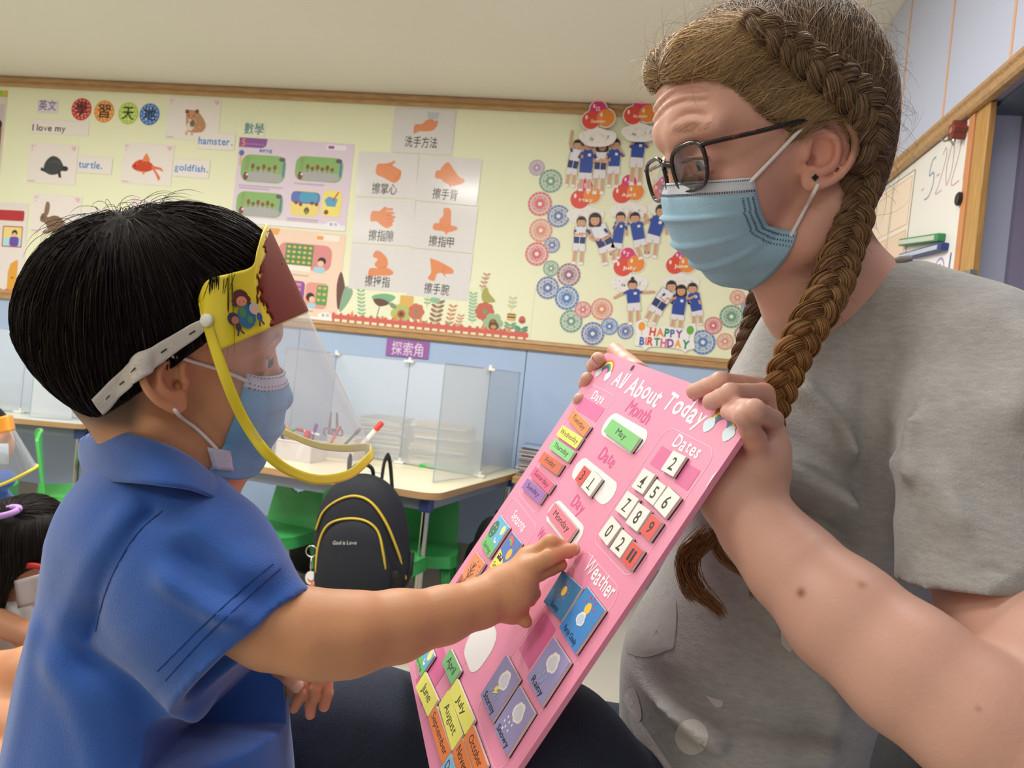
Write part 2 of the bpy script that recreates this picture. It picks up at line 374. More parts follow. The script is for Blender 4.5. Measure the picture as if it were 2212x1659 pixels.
# back wall: tall blue laminate boards with recessed joints, corkboard above
BT0, BT1, BB1, BB0 = CZ+1.401, CZ+1.342, CZ+.195, CZ+.142     # trim top, cork top, cork bottom, trim bottom
wb = struct(MB().box((WL, WY+.012, 0), (WX, WY+.1, CEIL)).build('wall_back', strip_m))
gx = [wallp(1128, 860)[0]]
while gx[-1] > WL: gx.append(gx[-1]-1.22)
edges = sorted([WL]+[g for g in gx if g > WL]+[WX])
for a, b in zip(edges[:-1], edges[1:]):
    MB().box((a+.002, WY-.004, .1), (b-.002, WY+.012, BB0+.01), .001).build('panel', blue, wb)
struct(MB().box((WL, WY-.014, 0), (WX, WY+.012, .1), .003).build('baseboard_back', grey_base))
def moulding(name, y0, z0, z1, x0, x1, m, along='x', sgn=-1):
    """stepped wooden picture-rail profile"""
    h = z1-z0; prof = [(0, 0), (.018, 0), (.024, .12*h), (.024, .3*h), (.016, .42*h), (.016, .55*h), (.022, .66*h), (.020, .86*h), (.010, h), (0, h)]
    V = []; 
    for X in (x0, x1):
        for d, z in prof: V.append((X, y0+sgn*d, z0+z) if along == 'x' else (y0+sgn*d, X, z0+z))
    n = len(prof); Fc = [tuple(range(n)), tuple(range(n, 2*n))[::-1]]+[(i, (i+1) % n, n+(i+1) % n, n+i) for i in range(n)]
    return struct(MB().add(V, Fc).build(name, m))
moulding('trim_1', WY, BT1, BT0-.001, WL, WX-.03, wood); moulding('trim_2', WY, BB0, BB1, WL, WX-.03, wood)
green = mat('pale_green_paper', 'eaeccd', .7, noise=(1.5, .015), bump=(4, .25))
board = MB().box((WL, WY-.005, BB1-.01), (WX-.001, WY+.02, BT1+.01)).build('display_board', green)
tag(board, 'long pale green paper display board inside the brown wooden moulding', 'notice board')
# right wall: whiteboard, niche and pale blue panels edged in orange
RT0, RT1 = CZ+1.081*WX, CZ+1.004*WX
yN = rightp(2112, 260)[1]       # where the niche begins (towards the camera)
yE = rightp(2139, 262)[1]
wr = struct(MB().box((WX+.012, WB, RT0-.01), (WX+.1, WY+.1, CEIL)).box((WX+.012, yN, 0), (WX+.1, WY+.1, RT0)).build('wall_right', blue2))
ge = sorted([rightp(2052, 130)[1], rightp(1955, 175)[1], rightp(2192, 66)[1]])
stp = [WY]+[ge[2], ge[1], ge[0]]; d0 = ge[0]-ge[1]
y = ge[0]
while y > WB+.5: y -= .62; stp.append(y)
stp.append(WB); stp = sorted(stp)
for a, b in zip(stp[:-1], stp[1:]):
    MB().box((WX-.003, a+.006, RT0-.005), (WX+.012, b-.006, CEIL-.002), .001).build('panel', blue2, wr)
for g in stp[1:-1]: MB().box((WX-.0045, g-.0048, RT0-.004), (WX+.012, g+.0048, CEIL-.002), .001).build('panel_strip', orange_g, wr)
moulding('trim_3', WX, RT1, RT0, WB, WY-.02, wood, 'y')
struct(MB().box((WX-.002, yN+.03, .55), (WX+.013, WY-.01, .6)).build('trim_4', wood))
MB().box((WX-.001, yN, .1), (WX+.013, WY-.012, RT1+.002)).build('panel', blue, wr)
# niche behind her shoulder
lil = mat('grey_lilac_laminate', '8f8aa6', .5, noise=(3, .03)); drk = mat('steel_grey_strip', '5a6672', .4)
nz0 = .42
nb = MB(); nb.box((WX+.52, WB, nz0), (WX+.56, yN, RT1)); nb.box((WX, WB, nz0-.03), (WX+.56, yN, nz0)); nb.box((WX+.0, WB, RT1+.004), (WX+.56, yN, RT1+.03)); nb.box((WX+.1, yN-.02, nz0), (WX+.54, yN, RT1+.01))
struct(nb.build('wall_niche', lil))
struct(MB().box((WX, WB, 0), (WX+.05, yN, nz0-.03)).build('wall_cupboard', blue))
struct(MB().box((WX+.02, yE-1.4, RT1-.006), (WX+.13, yN-.002, RT1+.006), .001).build('trim_5', drk))
struct(MB().box((WX-.004, yE, nz0), (WX+.012, yN-.001, RT1), .002).build('trim_6', wood2))
# switch plate-like dark catch in the niche
cpt = on_plane(2190, 305, (WX+.52, 0, 0), (1, 0, 0))
# lamp housings for the ceiling lights (out of frame, over and behind the camera)
for _x, _y, _k in LIGHTS:
    r = empty('ceiling_light', (_x, _y, CEIL), 'slim rectangular ceiling light panel out of frame overhead', 'ceiling light', 'ceiling light panels')
    MB().box((-.6, -.16, -.03), (.6, .16, 0), .004).build('housing', mat('white_metal', 'e8e8e6', .4), r)
# ================================================================ papers pinned on the display board
PY = WY-.0062
ink = mat('printed_ink', 'ffffff', .45, attr=True); gloss_ink = mat('laminated_ink', 'ffffff', .18, attr=True)
def wframe(TL, TR, BL, y=PY):
    a, b, c = wallp(*TL, y), wallp(*TR, y), wallp(*BL, y)
    w = np.linalg.norm(b-a); s = w/math.hypot(TR[0]-TL[0], TR[1]-TL[1]); h = np.linalg.norm(c-a)
    return frame_mw(a, b-a, a-c), w, h, s
_pn = [0]
def card(name, TL, TR, BL, col, label, cat, group=None, lift=0., m=None, r=0., tk=.0006):
    """a sheet of paper; drawing units are photograph pixels from its top-left corner, y up"""
    _pn[0] += 1
    M, w, h, s = wframe(TL, TR, BL, PY-lift-.00002*(_pn[0] % 10))
    b = MB()
    if r: b.prism([(p[0], p[1]) for p in rrect(w/2, -h/2, w/2, h/2, r*s)], 0, tk)
    else: b.box((0, -h, 0), (w, 0, tk))
    o = b.build(name, m or paper(col)); o.matrix_basis = M; tag(o, label, cat, group)
    P = Print(); P.z = (tk+.0001); P.dz = .00001; P.S = Matrix.Diagonal((s, s, 1, 1)); P.o = o; P.w = w/s; P.h = h/s
    return P
def paper(col, rough=.55): return mat('paper_'+col, col, rough, noise=(30, .01))
def rrect(cx, cy, hx, hy, r, n=5):
    P = []
    for sx, sy, a0 in ((1, -1, -90), (1, 1, 0), (-1, 1, 90), (-1, -1, 180)):
        for t in np.linspace(0, 90, n): P.append((cx+sx*(hx-r)+r*math.cos(math.radians(a0+t)), cy+sy*(hy-r)+r*math.sin(math.radians(a0+t))))
    return P
def done(P, name='printed_picture', m=None): return P.build(name, P.o, m, P.S)
W = 'ebe4e0'
def corners(P, c='e8b9c6'):
    P.rect(4, -9, 9, -4, c); P.rect(11, -7, 14, -4, c); P.rect(5, -15, 8, -12, c); P.poly([(P.w-16, -3), (P.w-4, -3), (P.w-5, -10), (P.w-10, -12)], c); P.rect(3, -P.h+3, 18, -P.h+4.5, 'c99aa4')
P = card('word_card', (82, 216), (126, 218), (78, 243), 'e0d8e2', 'small pale card with two purple Chinese characters above the I love my strip', 'word card')
P.text('英文', P.w/2, -P.h+7, 15, '6b5592', .01, width=38); done(P)
for ch, (x, y), c, c2, lb in zip('學習天地', ((176, 236), (225, 241), (277, 245), (323, 247)), ('c8383c', 'e8923c', 'b5cf58', '4a76c0'), ('f0b0a8', 'f6d09a', 'e4efb0', 'b4cbef'), ('red', 'orange', 'lime green', 'blue')):
    M, w, h, s = wframe((x, y), (x+20, y+1.2), (x-1.6, y+20)); b = MB(); b.prism([(21.5*s*math.cos(t), 21.5*s*math.sin(t)) for t in np.linspace(0, 2*math.pi, 28, endpoint=False)], 0, .0006)
    o = b.build('round_sign', paper(c)); o.matrix_basis = M; tag(o, f'{lb} round lacy sign with a black Chinese character in the title row', 'sign', 'round title signs')
    P = Print(); P.z = .0007; P.dz = .00001; P.S = Matrix.Diagonal((s, s, 1, 1)); P.o = o
    for k in range(14): a = k*2*math.pi/14; P.circ(17.5*math.cos(a), 17.5*math.sin(a), 1.6, c2, n=6)
    for k in range(9): a = k*2*math.pi/9; P.circ(12*math.cos(a), 12*math.sin(a), 2.6, c2, n=6)
    P.text(ch, 0, -10, 21, '1e1e1e', .012, width=26); done(P)
P = card('word_card', (70, 257), (193, 262), (67, 288), W, 'long white strip reading I love my under the Chinese title signs', 'word card')
P.text('I love my', 38, -22, 12.5, '2a2a2e', .02, width=72); done(P)
def mottled(P, pts, c, c2, n, sz=2.2):
    P.poly(pts, c); A = np.array(pts); mn, mx = A.min(0), A.max(0)
    for _ in range(n):
        x, y = rnd.uniform(mn[0], mx[0]), rnd.uniform(mn[1], mx[1])
        k = 0; ins = False; j = len(pts)-1
        for i in range(len(pts)):
            if (pts[i][1] > y) != (pts[j][1] > y) and x < (pts[j][0]-pts[i][0])*(y-pts[i][1])/(pts[j][1]-pts[i][1])+pts[i][0]: ins = not ins
            j = i
        if ins: P.circ(x, y, rnd.uniform(.5, 1)*sz, c2 if rnd.random() < .6 else c, ry=rnd.uniform(.3, .7)*sz, n=6)
P = card('picture_card', (365, 210), (479, 215), (355, 299), W, 'white picture card of a brown hamster, top right of the pet cards', 'picture card'); corners(P)
body = catmull([(42, -44), (41, -32), (46, -26), (56, -24), (66, -27), (76, -36), (84, -48), (85, -58), (78, -66), (66, -68), (50, -67), (44, -58)], 4, True)
mottled(P, body.tolist(), 'bb8a64', 'd3a980', 60); P.circ(52, -35, 11, 'c98f6a', 12); P.circ(43, -27, 4.5, '7a5548'); P.circ(64, -26, 4.5, '7a5548'); P.circ(52, -56, 8, 'e6d6c6', 9); P.circ(56, -50, 5, '6a6460', 7)
P.circ(47, -35, 1.6, '1c1414'); P.circ(58, -35, 1.6, '1c1414'); P.circ(52, -40, 2.2, 'c4706c'); P.circ(50, -44, 4, 'e7c9b4', 3)
for x in (45, 57, 74): P.rect(x-2, -74, x+3, -66, 'd9a892', 1)
done(P)
P = card('word_card', (429.5, 286), (509, 290), (427, 321), W, 'white strip reading hamster in blue letters', 'word card', lift=.001); P.text('hamster', 35, -23, 15, '3f86cf', .02, width=68); P.circ(74, -22, 1.4, '222222'); done(P)
P = card('picture_card', (65, 307.7), (170, 314), (56, 393.6), W, 'white picture card of a dark turtle left of the word turtle', 'picture card'); corners(P)
sh = catmull([(35, -50), (38, -35), (50, -24), (64, -26), (74, -36), (77, -46), (70, -55), (55, -60), (42, -57)], 4, True)
mottled(P, sh.tolist(), '3e4347', '565046', 30); P.poly(catmull([(74, -42), (84, -42), (88, -46), (84, -51), (74, -50)], 3, True), '2f3132'); P.poly([(66, -54), (72, -53), (75, -64), (69, -64)], '2f3132'); P.poly([(38, -50), (30, -46), (28, -52), (38, -55)], '2f3132'); P.line([(45, -37), (58, -33), (70, -37)], 1.2, '6d6457'); done(P)
P = card('word_card', (169, 336), (244, 341), (166, 372), W, 'white strip reading turtle in blue letters', 'word card', lift=.001); P.text('turtle', 26, -23, 14, '3f86cf', .02, width=46); P.circ(53, -22, 1.4, '222222'); done(P)
P = card('picture_card', (268, 307.7), (377, 313.7), (257.7, 395), W, 'white picture card of an orange goldfish', 'picture card'); corners(P)
mottled(P, catmull([(22, -46), (30, -36), (42, -32), (56, -34), (66, -40), (70, -47), (60, -54), (44, -56), (30, -53)], 4, True).tolist(), 'cf4327', 'e06a33', 40)
P.poly(catmull([(44, -34), (50, -20), (54, -22), (60, -34)], 3, True), 'e58a4c'); P.poly([(64, -42), (86, -46), (92, -54), (82, -50), (72, -49), (86, -66), (82, -72), (74, -58), (66, -48)], 'e2764a'); P.circ(29, -45, 1.5, '1d1010'); P.poly([(44, -54), (48, -62), (54, -55)], 'e58a4c'); done(P)
P = card('word_card', (376.7, 341), (454.5, 347), (374.6, 380), W, 'white strip reading goldfish in blue letters', 'word card', lift=.001); P.text('goldfish', 36, -24, 13.5, '3f86cf', .02, width=66); P.circ(74, -23, 1.4, '222222'); done(P)
P = card('picture_card', (72, 417.7), (178, 425), (63, 500.6), W, "white picture card of a brown rabbit just above the boy's hair", 'picture card'); corners(P)
mottled(P, catmull([(20, -46), (24, -38), (32, -36), (36, -44), (48, -40), (62, -42), (74, -52), (77, -66), (70, -76), (52, -74), (40, -68), (32, -56), (22, -53)], 4, True).tolist(), '7d6350', '9a7f68', 90)
P.poly(catmull([(28, -38), (30, -16), (36, -15), (39, -24), (36, -40)], 3, True), '8f6f60'); P.circ(26, -45, 1.6, '1c1414'); P.poly([(28, -72), (42, -66), (46, -74), (30, -76)], '8a6f5a'); done(P)
P = card('word_card', (178, 449), (250, 453), (175, 484), W, "white strip with blue letters mostly behind the boy's hair", 'word card', lift=.001); P.text('rabbit', 28, -22, 14, '3f86cf', .02, width=48); done(P)
P = card('picture_card', (284, 427), (396, 435), (276, 515), W, "white picture card with only its top edge showing over the boy's head", 'picture card'); corners(P); done(P)
P = card('word_card', (527, 263), (574, 266), (524, 292), 'e4ebdc', 'small pale card with two green Chinese characters above the lilac poster', 'word card'); P.text('數學', P.w/2, -P.h+5, 18, '3c7a6a', .008, width=42); done(P)
# lilac lesson poster and peach lesson poster
def scene_box(P, x, y, w, h, c1, c2, n): 
    P.poly(rrect(x+w/2, y-h/2, w/2, h/2, h*.32), c1); P.poly([(x+w*.04, y-h*.68), (x+w*.5, y-h*.56), (x+w*.97, y-h*.68), (x+w*.9, y-h*.94), (x+w*.5, y-h), (x+w*.1, y-h*.94)], c2)
    for k in range(n): P.circ(x+w*(.26+.62*k/max(n, 1)), y-h*(.42+.06*(k % 2)), 4.2, '8a4a38', 5.6+(k % 2)*-1.6, n=10); P.line([(x+w*(.26+.62*k/max(n, 1)), y-h*.5), (x+w*(.26+.62*k/max(n, 1)), y-h*.64)], 1.2, '6d3a2c')
    P.circ(x+w*.12, y-h*.8, 5.5, '7a4030', 8.5, n=12); P.circ(x+w*.15, y-h*.74, 2.4, 'e8e4e0', n=8)
    for q in (0, 5): P.line([(x+w*.12+q, y-h*.05), (x+w*.09+q, y-h*.6)], 1, '8a7a58')
    for q in range(4): P.line([(x+w*.115, y-h*(.15+.11*q)), (x+w*.115+5, y-h*(.15+.11*q))], 1, '8a7a58')
    P.circ(x+w*.9, y-h*.12, 7, '5b5560', 4.5, n=12); P.rect(x+w*.93, y-h*.75, x+w*.97, y-h*.2, '4e76b0')
def fake_lines(P, x, y, w, n, c='b3a2b8'):
    for k in range(n):
        q = x
        while q < x+w*(1 if k < n-1 else .7): P.rect(q, y-k*5-1.6, q+2.6, y-k*5+1, c); q += 4
P = card('lesson_poster', (518, 296), (766, 312), (500, 480), 'dfcfe0', 'lilac lesson poster with green cartoon panels hanging above the peach poster', 'poster')
P.poly([(0, -.5), (62, -.5), (60, -15), (52, -20), (0, -20)], '8d549c'); P.text('5', 10, -17, 14, 'f08a4c', .03); P.text('……', 36, -13, 5, 'd9c0de', .03, width=36)
P.circ(8, -32, 6, '5a6cb0'); P.rect(5, -58, 9, -38, 'e8a47a', 1); P.text('螞蟻搬運', 60, -29, 6, '4a6cb4', .02, width=28); P.rect(190, -14, 232, -4, 'efe6ee', 3); P.rect(194, -12, 207, -6, '9a5aa2', 2)
scene_box(P, 10, -34, 98, 56, '86b266', 'a9a8aa', 5); scene_box(P, 128, -30, 102, 50, '86b266', 'a9a8aa', 6); scene_box(P, 8, -110, 102, 50, '86b266', 'a9a8aa', 6)
P.poly(rrect(157, -126, 31, 26, 12), 'e9d27c'); P.poly(rrect(157, -114, 31, 12, 9), '5a70b8'); P.poly(rrect(164, -113, 20, 10, 8), '4a9cc0')
for x, y in ((138, -125), (148, -128), (172, -124), (182, -126)): P.circ(x, y, 4, '7d3f30', n=10)
P.circ(162, -140, 6, '7a4632', 7, n=12); P.circ(162, -144, 4, '5f9a50', n=10)
P.poly(rrect(214, -122, 20, 26, 10), 'ecdc6e'); P.poly([(198, -116), (206, -108), (226, -112), (222, -128), (204, -128)], '5a9fc8'); P.line([(216, -116), (226, -98)], 3, 'c04a34'); P.circ(204, -140, 5, '8a3c34', n=10)
fake_lines(P, 10, -98, 96, 2); fake_lines(P, 130, -86, 90, 1); fake_lines(P, 30, -168, 55, 1); fake_lines(P, 122, -158, 66, 3)
P.rect(0, -P.h, P.w, -P.h+12, 'eae6ea'); P.circ(8, -174, 5, 'c45468', 3); P.circ(222, -166, 16, 'ece8ee', 9); P.text('金 句', 222, -166, 5, '5e6a9c', .01, width=16); done(P)
P = card('lesson_poster', (516, 486), (748, 507), (494, 674), 'eed2be', "peach lesson poster half hidden behind the boy's face shield", 'poster')
P.poly([(0, 0), (92, 0), (88, -13), (0, -12)], 'e8a45c'); P.rect(172, -16, 220, -4, 'f2e6dc', 3); P.rect(172, -15, 186, -7, 'e8a058', 2)
P.poly(rrect(150, -52, 58, 26, 16), 'd98a8a'); P.rect(108, -70, 168, -28, '4d8a5a', 2)
for r_ in range(4):
    for c_ in range(5): P.circ(115+c_*11.5, -34-r_*10, 4, 'e4b45c', 2.8, n=8)
P.rect(108, -82, 166, -71, 'ede6dc', 4); P.circ(188, -58, 9, '2c2328', 8); P.circ(186, -63, 7, 'edc2a4', 6); P.poly(rrect(184, -76, 12, 6, 4), 'a4cfe0'); fake_lines(P, 120, -90, 60, 1, 'a89a90')
P.poly(rrect(132, -128, 26, 26, 8), '8c54a0'); P.poly(rrect(113, -124, 8, 20, 4), '8ec0e0'); P.rect(122, -112, 150, -106, 'd98a9a'); P.rect(122, -122, 150, -116, 'd98a9a'); P.circ(138, -134, 8, '2c2328'); P.circ(134, -139, 6, 'edc2a4'); P.poly(rrect(134, -149, 9, 5, 3), 'a4cfe0')
P.poly(rrect(184, -128, 24, 26, 9), 'e29a92'); P.rect(184, -146, 208, -106, '5d9a62', 4)
for r_ in range(3):
    for c_ in range(2): P.circ(190+c_*11, -112-r_*12, 4, 'e4b45c', 2.8, n=8)
P.circ(172, -132, 9, '3a2428'); P.circ(176, -136, 6, 'edc2a4'); P.poly(rrect(176, -149, 9, 5, 3), 'a4cfe0'); fake_lines(P, 110, -160, 70, 2, 'a89a90'); P.circ(208, -168, 16, 'f0ece8', 9); P.text('金 句', 208, -168, 5, '5e6a9c', .01, width=16); P.rect(0, -P.h, P.w, -P.h+10, 'f0eee8'); done(P)
# hand-washing cards
SK, SK2 = 'e2936a', 'cc7c56'
def hand_a(P, x, y, s, k):
    Q = lambda L: [(x+s*a, y+s*b) for a, b in L]; c = lambda L: catmull(Q(L), 4, True)
    if k == 0:
        P.poly(c([(-24, -16), (-23, 3), (-6, 6), (2, 14), (14, 18), (24, 14), (30, 16), (29, 2), (20, -8), (4, -11), (-10, -11), (-22, -17)]), SK)
        for i in range(6): P.line(Q([(9+i*3.6, 18), (6+i*5, 34)]), 1.3, '7d9ccc')
    elif k == 1:
        P.poly(c([(-27, -8), (-26, 14), (-10, 16), (6, 20), (12, 24), (16, 20), (10, 12), (28, 4), (32, -4), (30, -16), (20, -26), (8, -24), (-8, -16)]), SK)
        for i in range(4): P.line(Q([(14+i*3.5, -22+i*4), (26+i*1.5, -15+i*5)]), 1, SK2)
        P.line(Q([(-4, 13), (8, 12), (18, 8)]), 1, SK2)
    elif k == 2:
        P.poly(c([(-22, 14), (-8, 30), (4, 20), (22, 0), (36, -6), (35, -14), (20, -20), (8, -22), (-14, -14), (-20, -4)]), SK); P.poly(c([(-32, -8), (-32, 8), (-18, 9), (-2, 2), (2, -14), (-14, -10)]), SK)
        for i in range(4): P.line(Q([(0+i*7, -18+i*1.5), (8+i*7, -26+i*3)]), 3.2, SK)
        for i in range(3): P.line(Q([(8+i*6, -8), (16+i*6, -16)]), 1, SK2)
    elif k == 3:
        P.poly(c([(-32, -10), (-31, 12), (-14, 14), (-2, 24), (4, 22), (2, 12), (20, 4), (18, -16), (8, -24), (-6, -18), (-18, -10)]), SK)
        for i in range(5): P.line(Q([(2+i*1.2, 18-i*8), (24+i*.5-abs(i-2)*3, 20-i*9)]), 5, SK)
        for i in range(4): P.line(Q([(2+i*1.2, 13-i*8), (16, 15-i*8.5)]), 1, SK2)
    elif k == 4:
        P.poly(c([(-8, 32), (8, 32), (12, 10), (12, -10), (-12, -10), (-14, 6), (-7, 16)]), SK); P.poly(c([(-26, -18), (-25, -3), (0, -4), (24, -6), (30, -12), (20, -18), (8, -22), (6, -28), (-2, -20)]), SK); P.line(Q([(-12, -2), (-8, -10), (6, -12), (11, -4)]), 1.2, SK2)
    elif k == 5:
        P.poly(c([(-20, 16), (-12, 30), (6, 22), (16, 8), (14, -8), (-8, -8), (-14, 0), (-8, 10)]), SK); P.poly(c([(-26, -32), (-25, -12), (-4, -10), (16, -8), (26, -12), (32, -18), (26, -24), (4, -26), (-14, -28)]), SK); P.line(Q([(-12, -3), (-6, -9), (6, -9), (14, -4)]), 1.2, SK2)
    else:
        P.poly(c([(-28, 22), (-24, 24), (2, 16), (6, 2), (-8, -10), (-12, -26), (-28, -22), (-22, -6)]), SK); P.poly(c([(-2, 14), (18, 10), (30, 2), (28, -6), (12, -8), (14, -16), (2, -6), (-8, -8)]), SK); P.line(Q([(4, 16), (8, 4), (2, -6)]), 1.2, SK2)
wash = [((854, 232), (985.5, 238), (847, 328), '洗手方法', 'top white card of a hand under running water alone above the others', 0), ((775.5, 328), (905, 333), (769, 424), '擦掌心', 'hand-washing card of rubbing palms, left in the row of cards under the single top card', 1),
        ((908, 333.6), (1042, 345), (902, 433), '擦手背', 'hand-washing card of rubbing the back of a hand, right in the upper row', 2), ((769, 427), (898, 434.5), (760.6, 524), '擦指隙', 'hand-washing card of interlaced fingers, left in the middle row', 3),
        ((899, 435.5), (1033, 447), (892, 535), '擦指甲', 'hand-washing card of fingertips held upright in a palm, right in the middle row', 4), ((760, 528), (889.5, 536), (751, 622.7), '擦拇指', 'hand-washing card of rubbing a thumb, left in the bottom row', 5), ((890, 537), (1022, 549.5), (882, 637), '擦手腕', 'hand-washing card of rubbing a wrist, right in the bottom row', 6)]
lam = mat('laminated_card', 'dedbdc', .16, noise=(30, .01))
for TL, TR, BL, t, lb, k in wash:
    P = card('instruction_card', TL, TR, BL, 'dedbdc', lb, 'instruction card', 'laminated hand-washing cards', lift=.0012, m=lam)
    hand_a(P, P.w*.51, -P.h*.40, .92, k); P.text(t, P.w*.48, -P.h+9 if k else -P.h+14, 18, '3a3838', .006, width=54 if k else 70); done(P, m=gloss_ink)
# flower and fence border
P = card('paper_border', (728, 584), (1156, 622), (722, 700), 'dfe6bb', 'paper garden border of flowers behind a low red picket fence', 'border', m=green)
wd = P.w
def leafy(x, y, h, c, n=6, w=5, lean=0.):
    P.line([(x, y), (x+lean, y+h)], 1.2, c)
    for i in range(n):
        q = (i+1)/n; yy = y+h*q; xx = x+lean*q
        for sg in (-1, 1): P.circ(xx+sg*w*.8, yy+1.5, w*.85, c, w*.38, n=8, a=sg*.5)
def flower(x, y, r, c, c2, c3, n=7):
    for i in range(n): a = 2*math.pi*i/n; P.circ(x+r*.62*math.cos(a), y+r*.62*math.sin(a), r*.46, c, n=10)
    P.circ(x, y, r*.6, c, n=12); P.circ(x, y, r*.42, c2, n=12); P.circ(x, y, r*.22, c3, n=10)
b0 = -100
P.poly(catmull([(8, b0+26), (3, b0+70), (10, b0+98), (22, b0+66), (22, b0+44), (14, b0+18)], 4, True), '6d4a46'); P.poly(catmull([(22, b0+66), (40, b0+60), (36, b0+40), (20, b0+14), (14, b0+20)], 4, True), '8aac90')
leafy(66, b0+4, 56, '8cb890', 7, 6, -8); P.line([(98, b0+2), (104, b0+40)], 1.6, '4c4238'); P.poly(catmull([(84, b0+52), (112, b0+60), (136, b0+54), (112, b0+34), (96, b0+36)], 4, True), '7ab28a'); P.poly(catmull([(88, b0+46), (108, b0+48), (124, b0+40), (106, b0+32), (94, b0+36)], 4, True), '6d4c44')
flower(152, b0+20, 22, 'b3c072', 'b5664e', '6d4c34', 8); P.rect(146, b0+38, 176, b0+60, 'dcb264', 3); P.circ(132, b0+36, 9, '8a9272', 5, a=-.5); flower(184, b0+28, 17, 'c77460', 'c77460', '4e9c78', 7)
leafy(226, b0+4, 48, '97755f', 5, 9, 4); leafy(206, b0+40, 22, '9ab08c', 3, 5); P.circ(222, b0+56, 12, '8fc09a', 6); leafy(256, b0+2, 44, 'cc8a68', 5, 6, 6); leafy(275, b0+2, 26, 'd09878', 4, 5, 6); leafy(306, b0+14, 62, '9cc0a0', 9, 6, -4)
flower(330, b0+42, 19, 'c46a58', 'c46a58', '5aa880', 8); P.poly(catmull([(320, b0+72), (322, b0+88), (330, b0+92), (336, b0+80), (350, b0+66), (342, b0+62), (326, b0+62)], 4, True), 'a8a85c'); leafy(318, b0+84, 34, 'c49478', 4, 5, 8)
flower(350, b0+20, 20, 'a2bc96', '7d5a3c', 'd4a45c', 6); P.circ(352, b0+14, 11, '6b4a38', 9); P.circ(352, b0+12, 6, 'caa25c', 4)
leafy(386, b0+6, 14, '7aa88a', 2, 8); P.rect(378, b0+28, 396, b0+44, 'dcb070', 4); P.rect(378, b0+34, 396, b0+37, '5f4a38'); P.rect(378, b0+40, 396, b0+42, '5f4a38'); leafy(386, b0+48, 26, 'c6ceA4', 3, 6)
leafy(410, b0+2, 12, '5a9a7c', 2, 9); P.circ(410, b0+32, 7, 'c86464', 8); P.rect(403, b0+28, 417, b0+30, '6d3a3c')
for x in np.arange(40, 420, 24): P.circ(x, b0+rnd.uniform(2, 8), 4, rnd.choice(['9db08c', 'c49a74', 'a87c68', '86a884']), 6, n=8)
P.rect(-1, b0+2-5, 426, b0+2+4, 'd2685e')
for i in range(26):
    x = 3+i*16.6; P.poly([(x-3.5, b0+8), (x, b0+11), (x+3.5, b0+8), (x+3, b0-15), (x-1, b0-15)], 'd2685e')
for x in (44, 140, 196, 330, 385): P.poly([(x-5, b0+4), (x, b0+18), (x+5, b0+4)], 'dd8a5c')
done(P)
# posters cut by the left edge of the frame
P = card('activity_poster', (-80, 191), (17, 196), (-98, 374), 'd8cfc8', 'photo poster with a green top strip cut off by the left edge of the frame', 'poster'); P.rect(0, -12, P.w, 0, '9cc04a'); P.circ(P.w-6, -5, 5, 'e0b040'); P.rect(4, -60, P.w-3, -26, 'c8bcc0'); P.rect(4, -130, P.w-4, -62, 'b8988c'); P.rect(P.w-22, -108, P.w-5, -70, '8a5a58'); P.circ(P.w-14, -64, 9, '3a2a2a'); P.rect(4, -178, P.w-4, -134, '7a6a5c'); done(P)
P = card('activity_poster', (-60, 434), (63, 440), (-76, 622), 'e6dedb', 'white poster with a red bar, small picture and orange arch at lower left', 'poster')
P.rect(0, -34, P.w-8, -14, 'b8343c', 4); P.rect(P.w-52, -84, P.w-9, -44, 'b04a4e', 2); P.rect(P.w-50, -82, P.w-11, -46, 'ecd88a'); P.rect(P.w-50, -82, P.w-11, -66, 'b4dce4'); P.poly(rrect(P.w-26, -73, 10, 9, 5), '6b4fae'); P.circ(P.w-26, -57, 6, '2b2328'); P.circ(P.w-26, -60, 4, 'e8bf9f')
P.poly([(P.w-34, -168), (P.w-14, -168), (P.w-14, -108), (P.w-20, -109), (P.w-30, -116), (P.w-34, -130)], 'e0a33e'); P.circ(P.w-24, -142, 2, '6a4a2a')
for i in range(7): P.rect(6+i*16, -P.h+1, 14+i*16, -P.h+4, 'c87a6a')
done(P)
# lacy paper doilies
def cframe(px, py, lift=0.):
    y = PY-lift; o = wallp(px, py, y); a = wallp(px+10, py, y)-wallp(px-10, py, y); b = wallp(px, py-10, y)-wallp(px, py+10, y)
    return frame_mw(o, a, b), np.linalg.norm(a)/20
Z3 = lambda x, y: (1040+x/2.676, 180+y/2.676)
DO = [(320, 488, 46, 'p'), (400, 565, 68, 'g'), (338, 697, 70, 'r'), (445, 768, 65, 'b'), (343, 850, 68, 'o'), (408, 935, 46, 'b'), (320, 986, 68, 'r'), (402, 1070, 46, 'g'), (505, 1107, 68, 'm'), (383, 1182, 66, 'b'), (493, 1240, 70, 'c'), (587, 1308, 48, 'r'), (695, 1305, 65, 'o'), (518, 1375, 66, 'g'), (643, 1447, 68, 'b'), (740, 1405, 50, 'c'), (833, 1433, 48, 'b'),
      (1280, 1497, 74, 'c'), (1340, 1400, 52, 'r'), (1408, 1492, 50, 'o'), (1445, 1348, 70, 'g'), (1480, 1238, 46, 'o'), (1512, 1450, 52, 'm'), (1555, 1165, 36, 'r'), (1532, 1290, 32, 'b')]
DC = {'p': ('b095b4', 'lilac'), 'g': ('6c9c80', 'green'), 'r': ('d8626e', 'rose pink'), 'b': ('6478b0', 'slate blue'), 'o': ('e08a6c', 'salmon'), 'm': ('9a6680', 'mauve'), 'c': ('4f80c2', 'bright blue')}
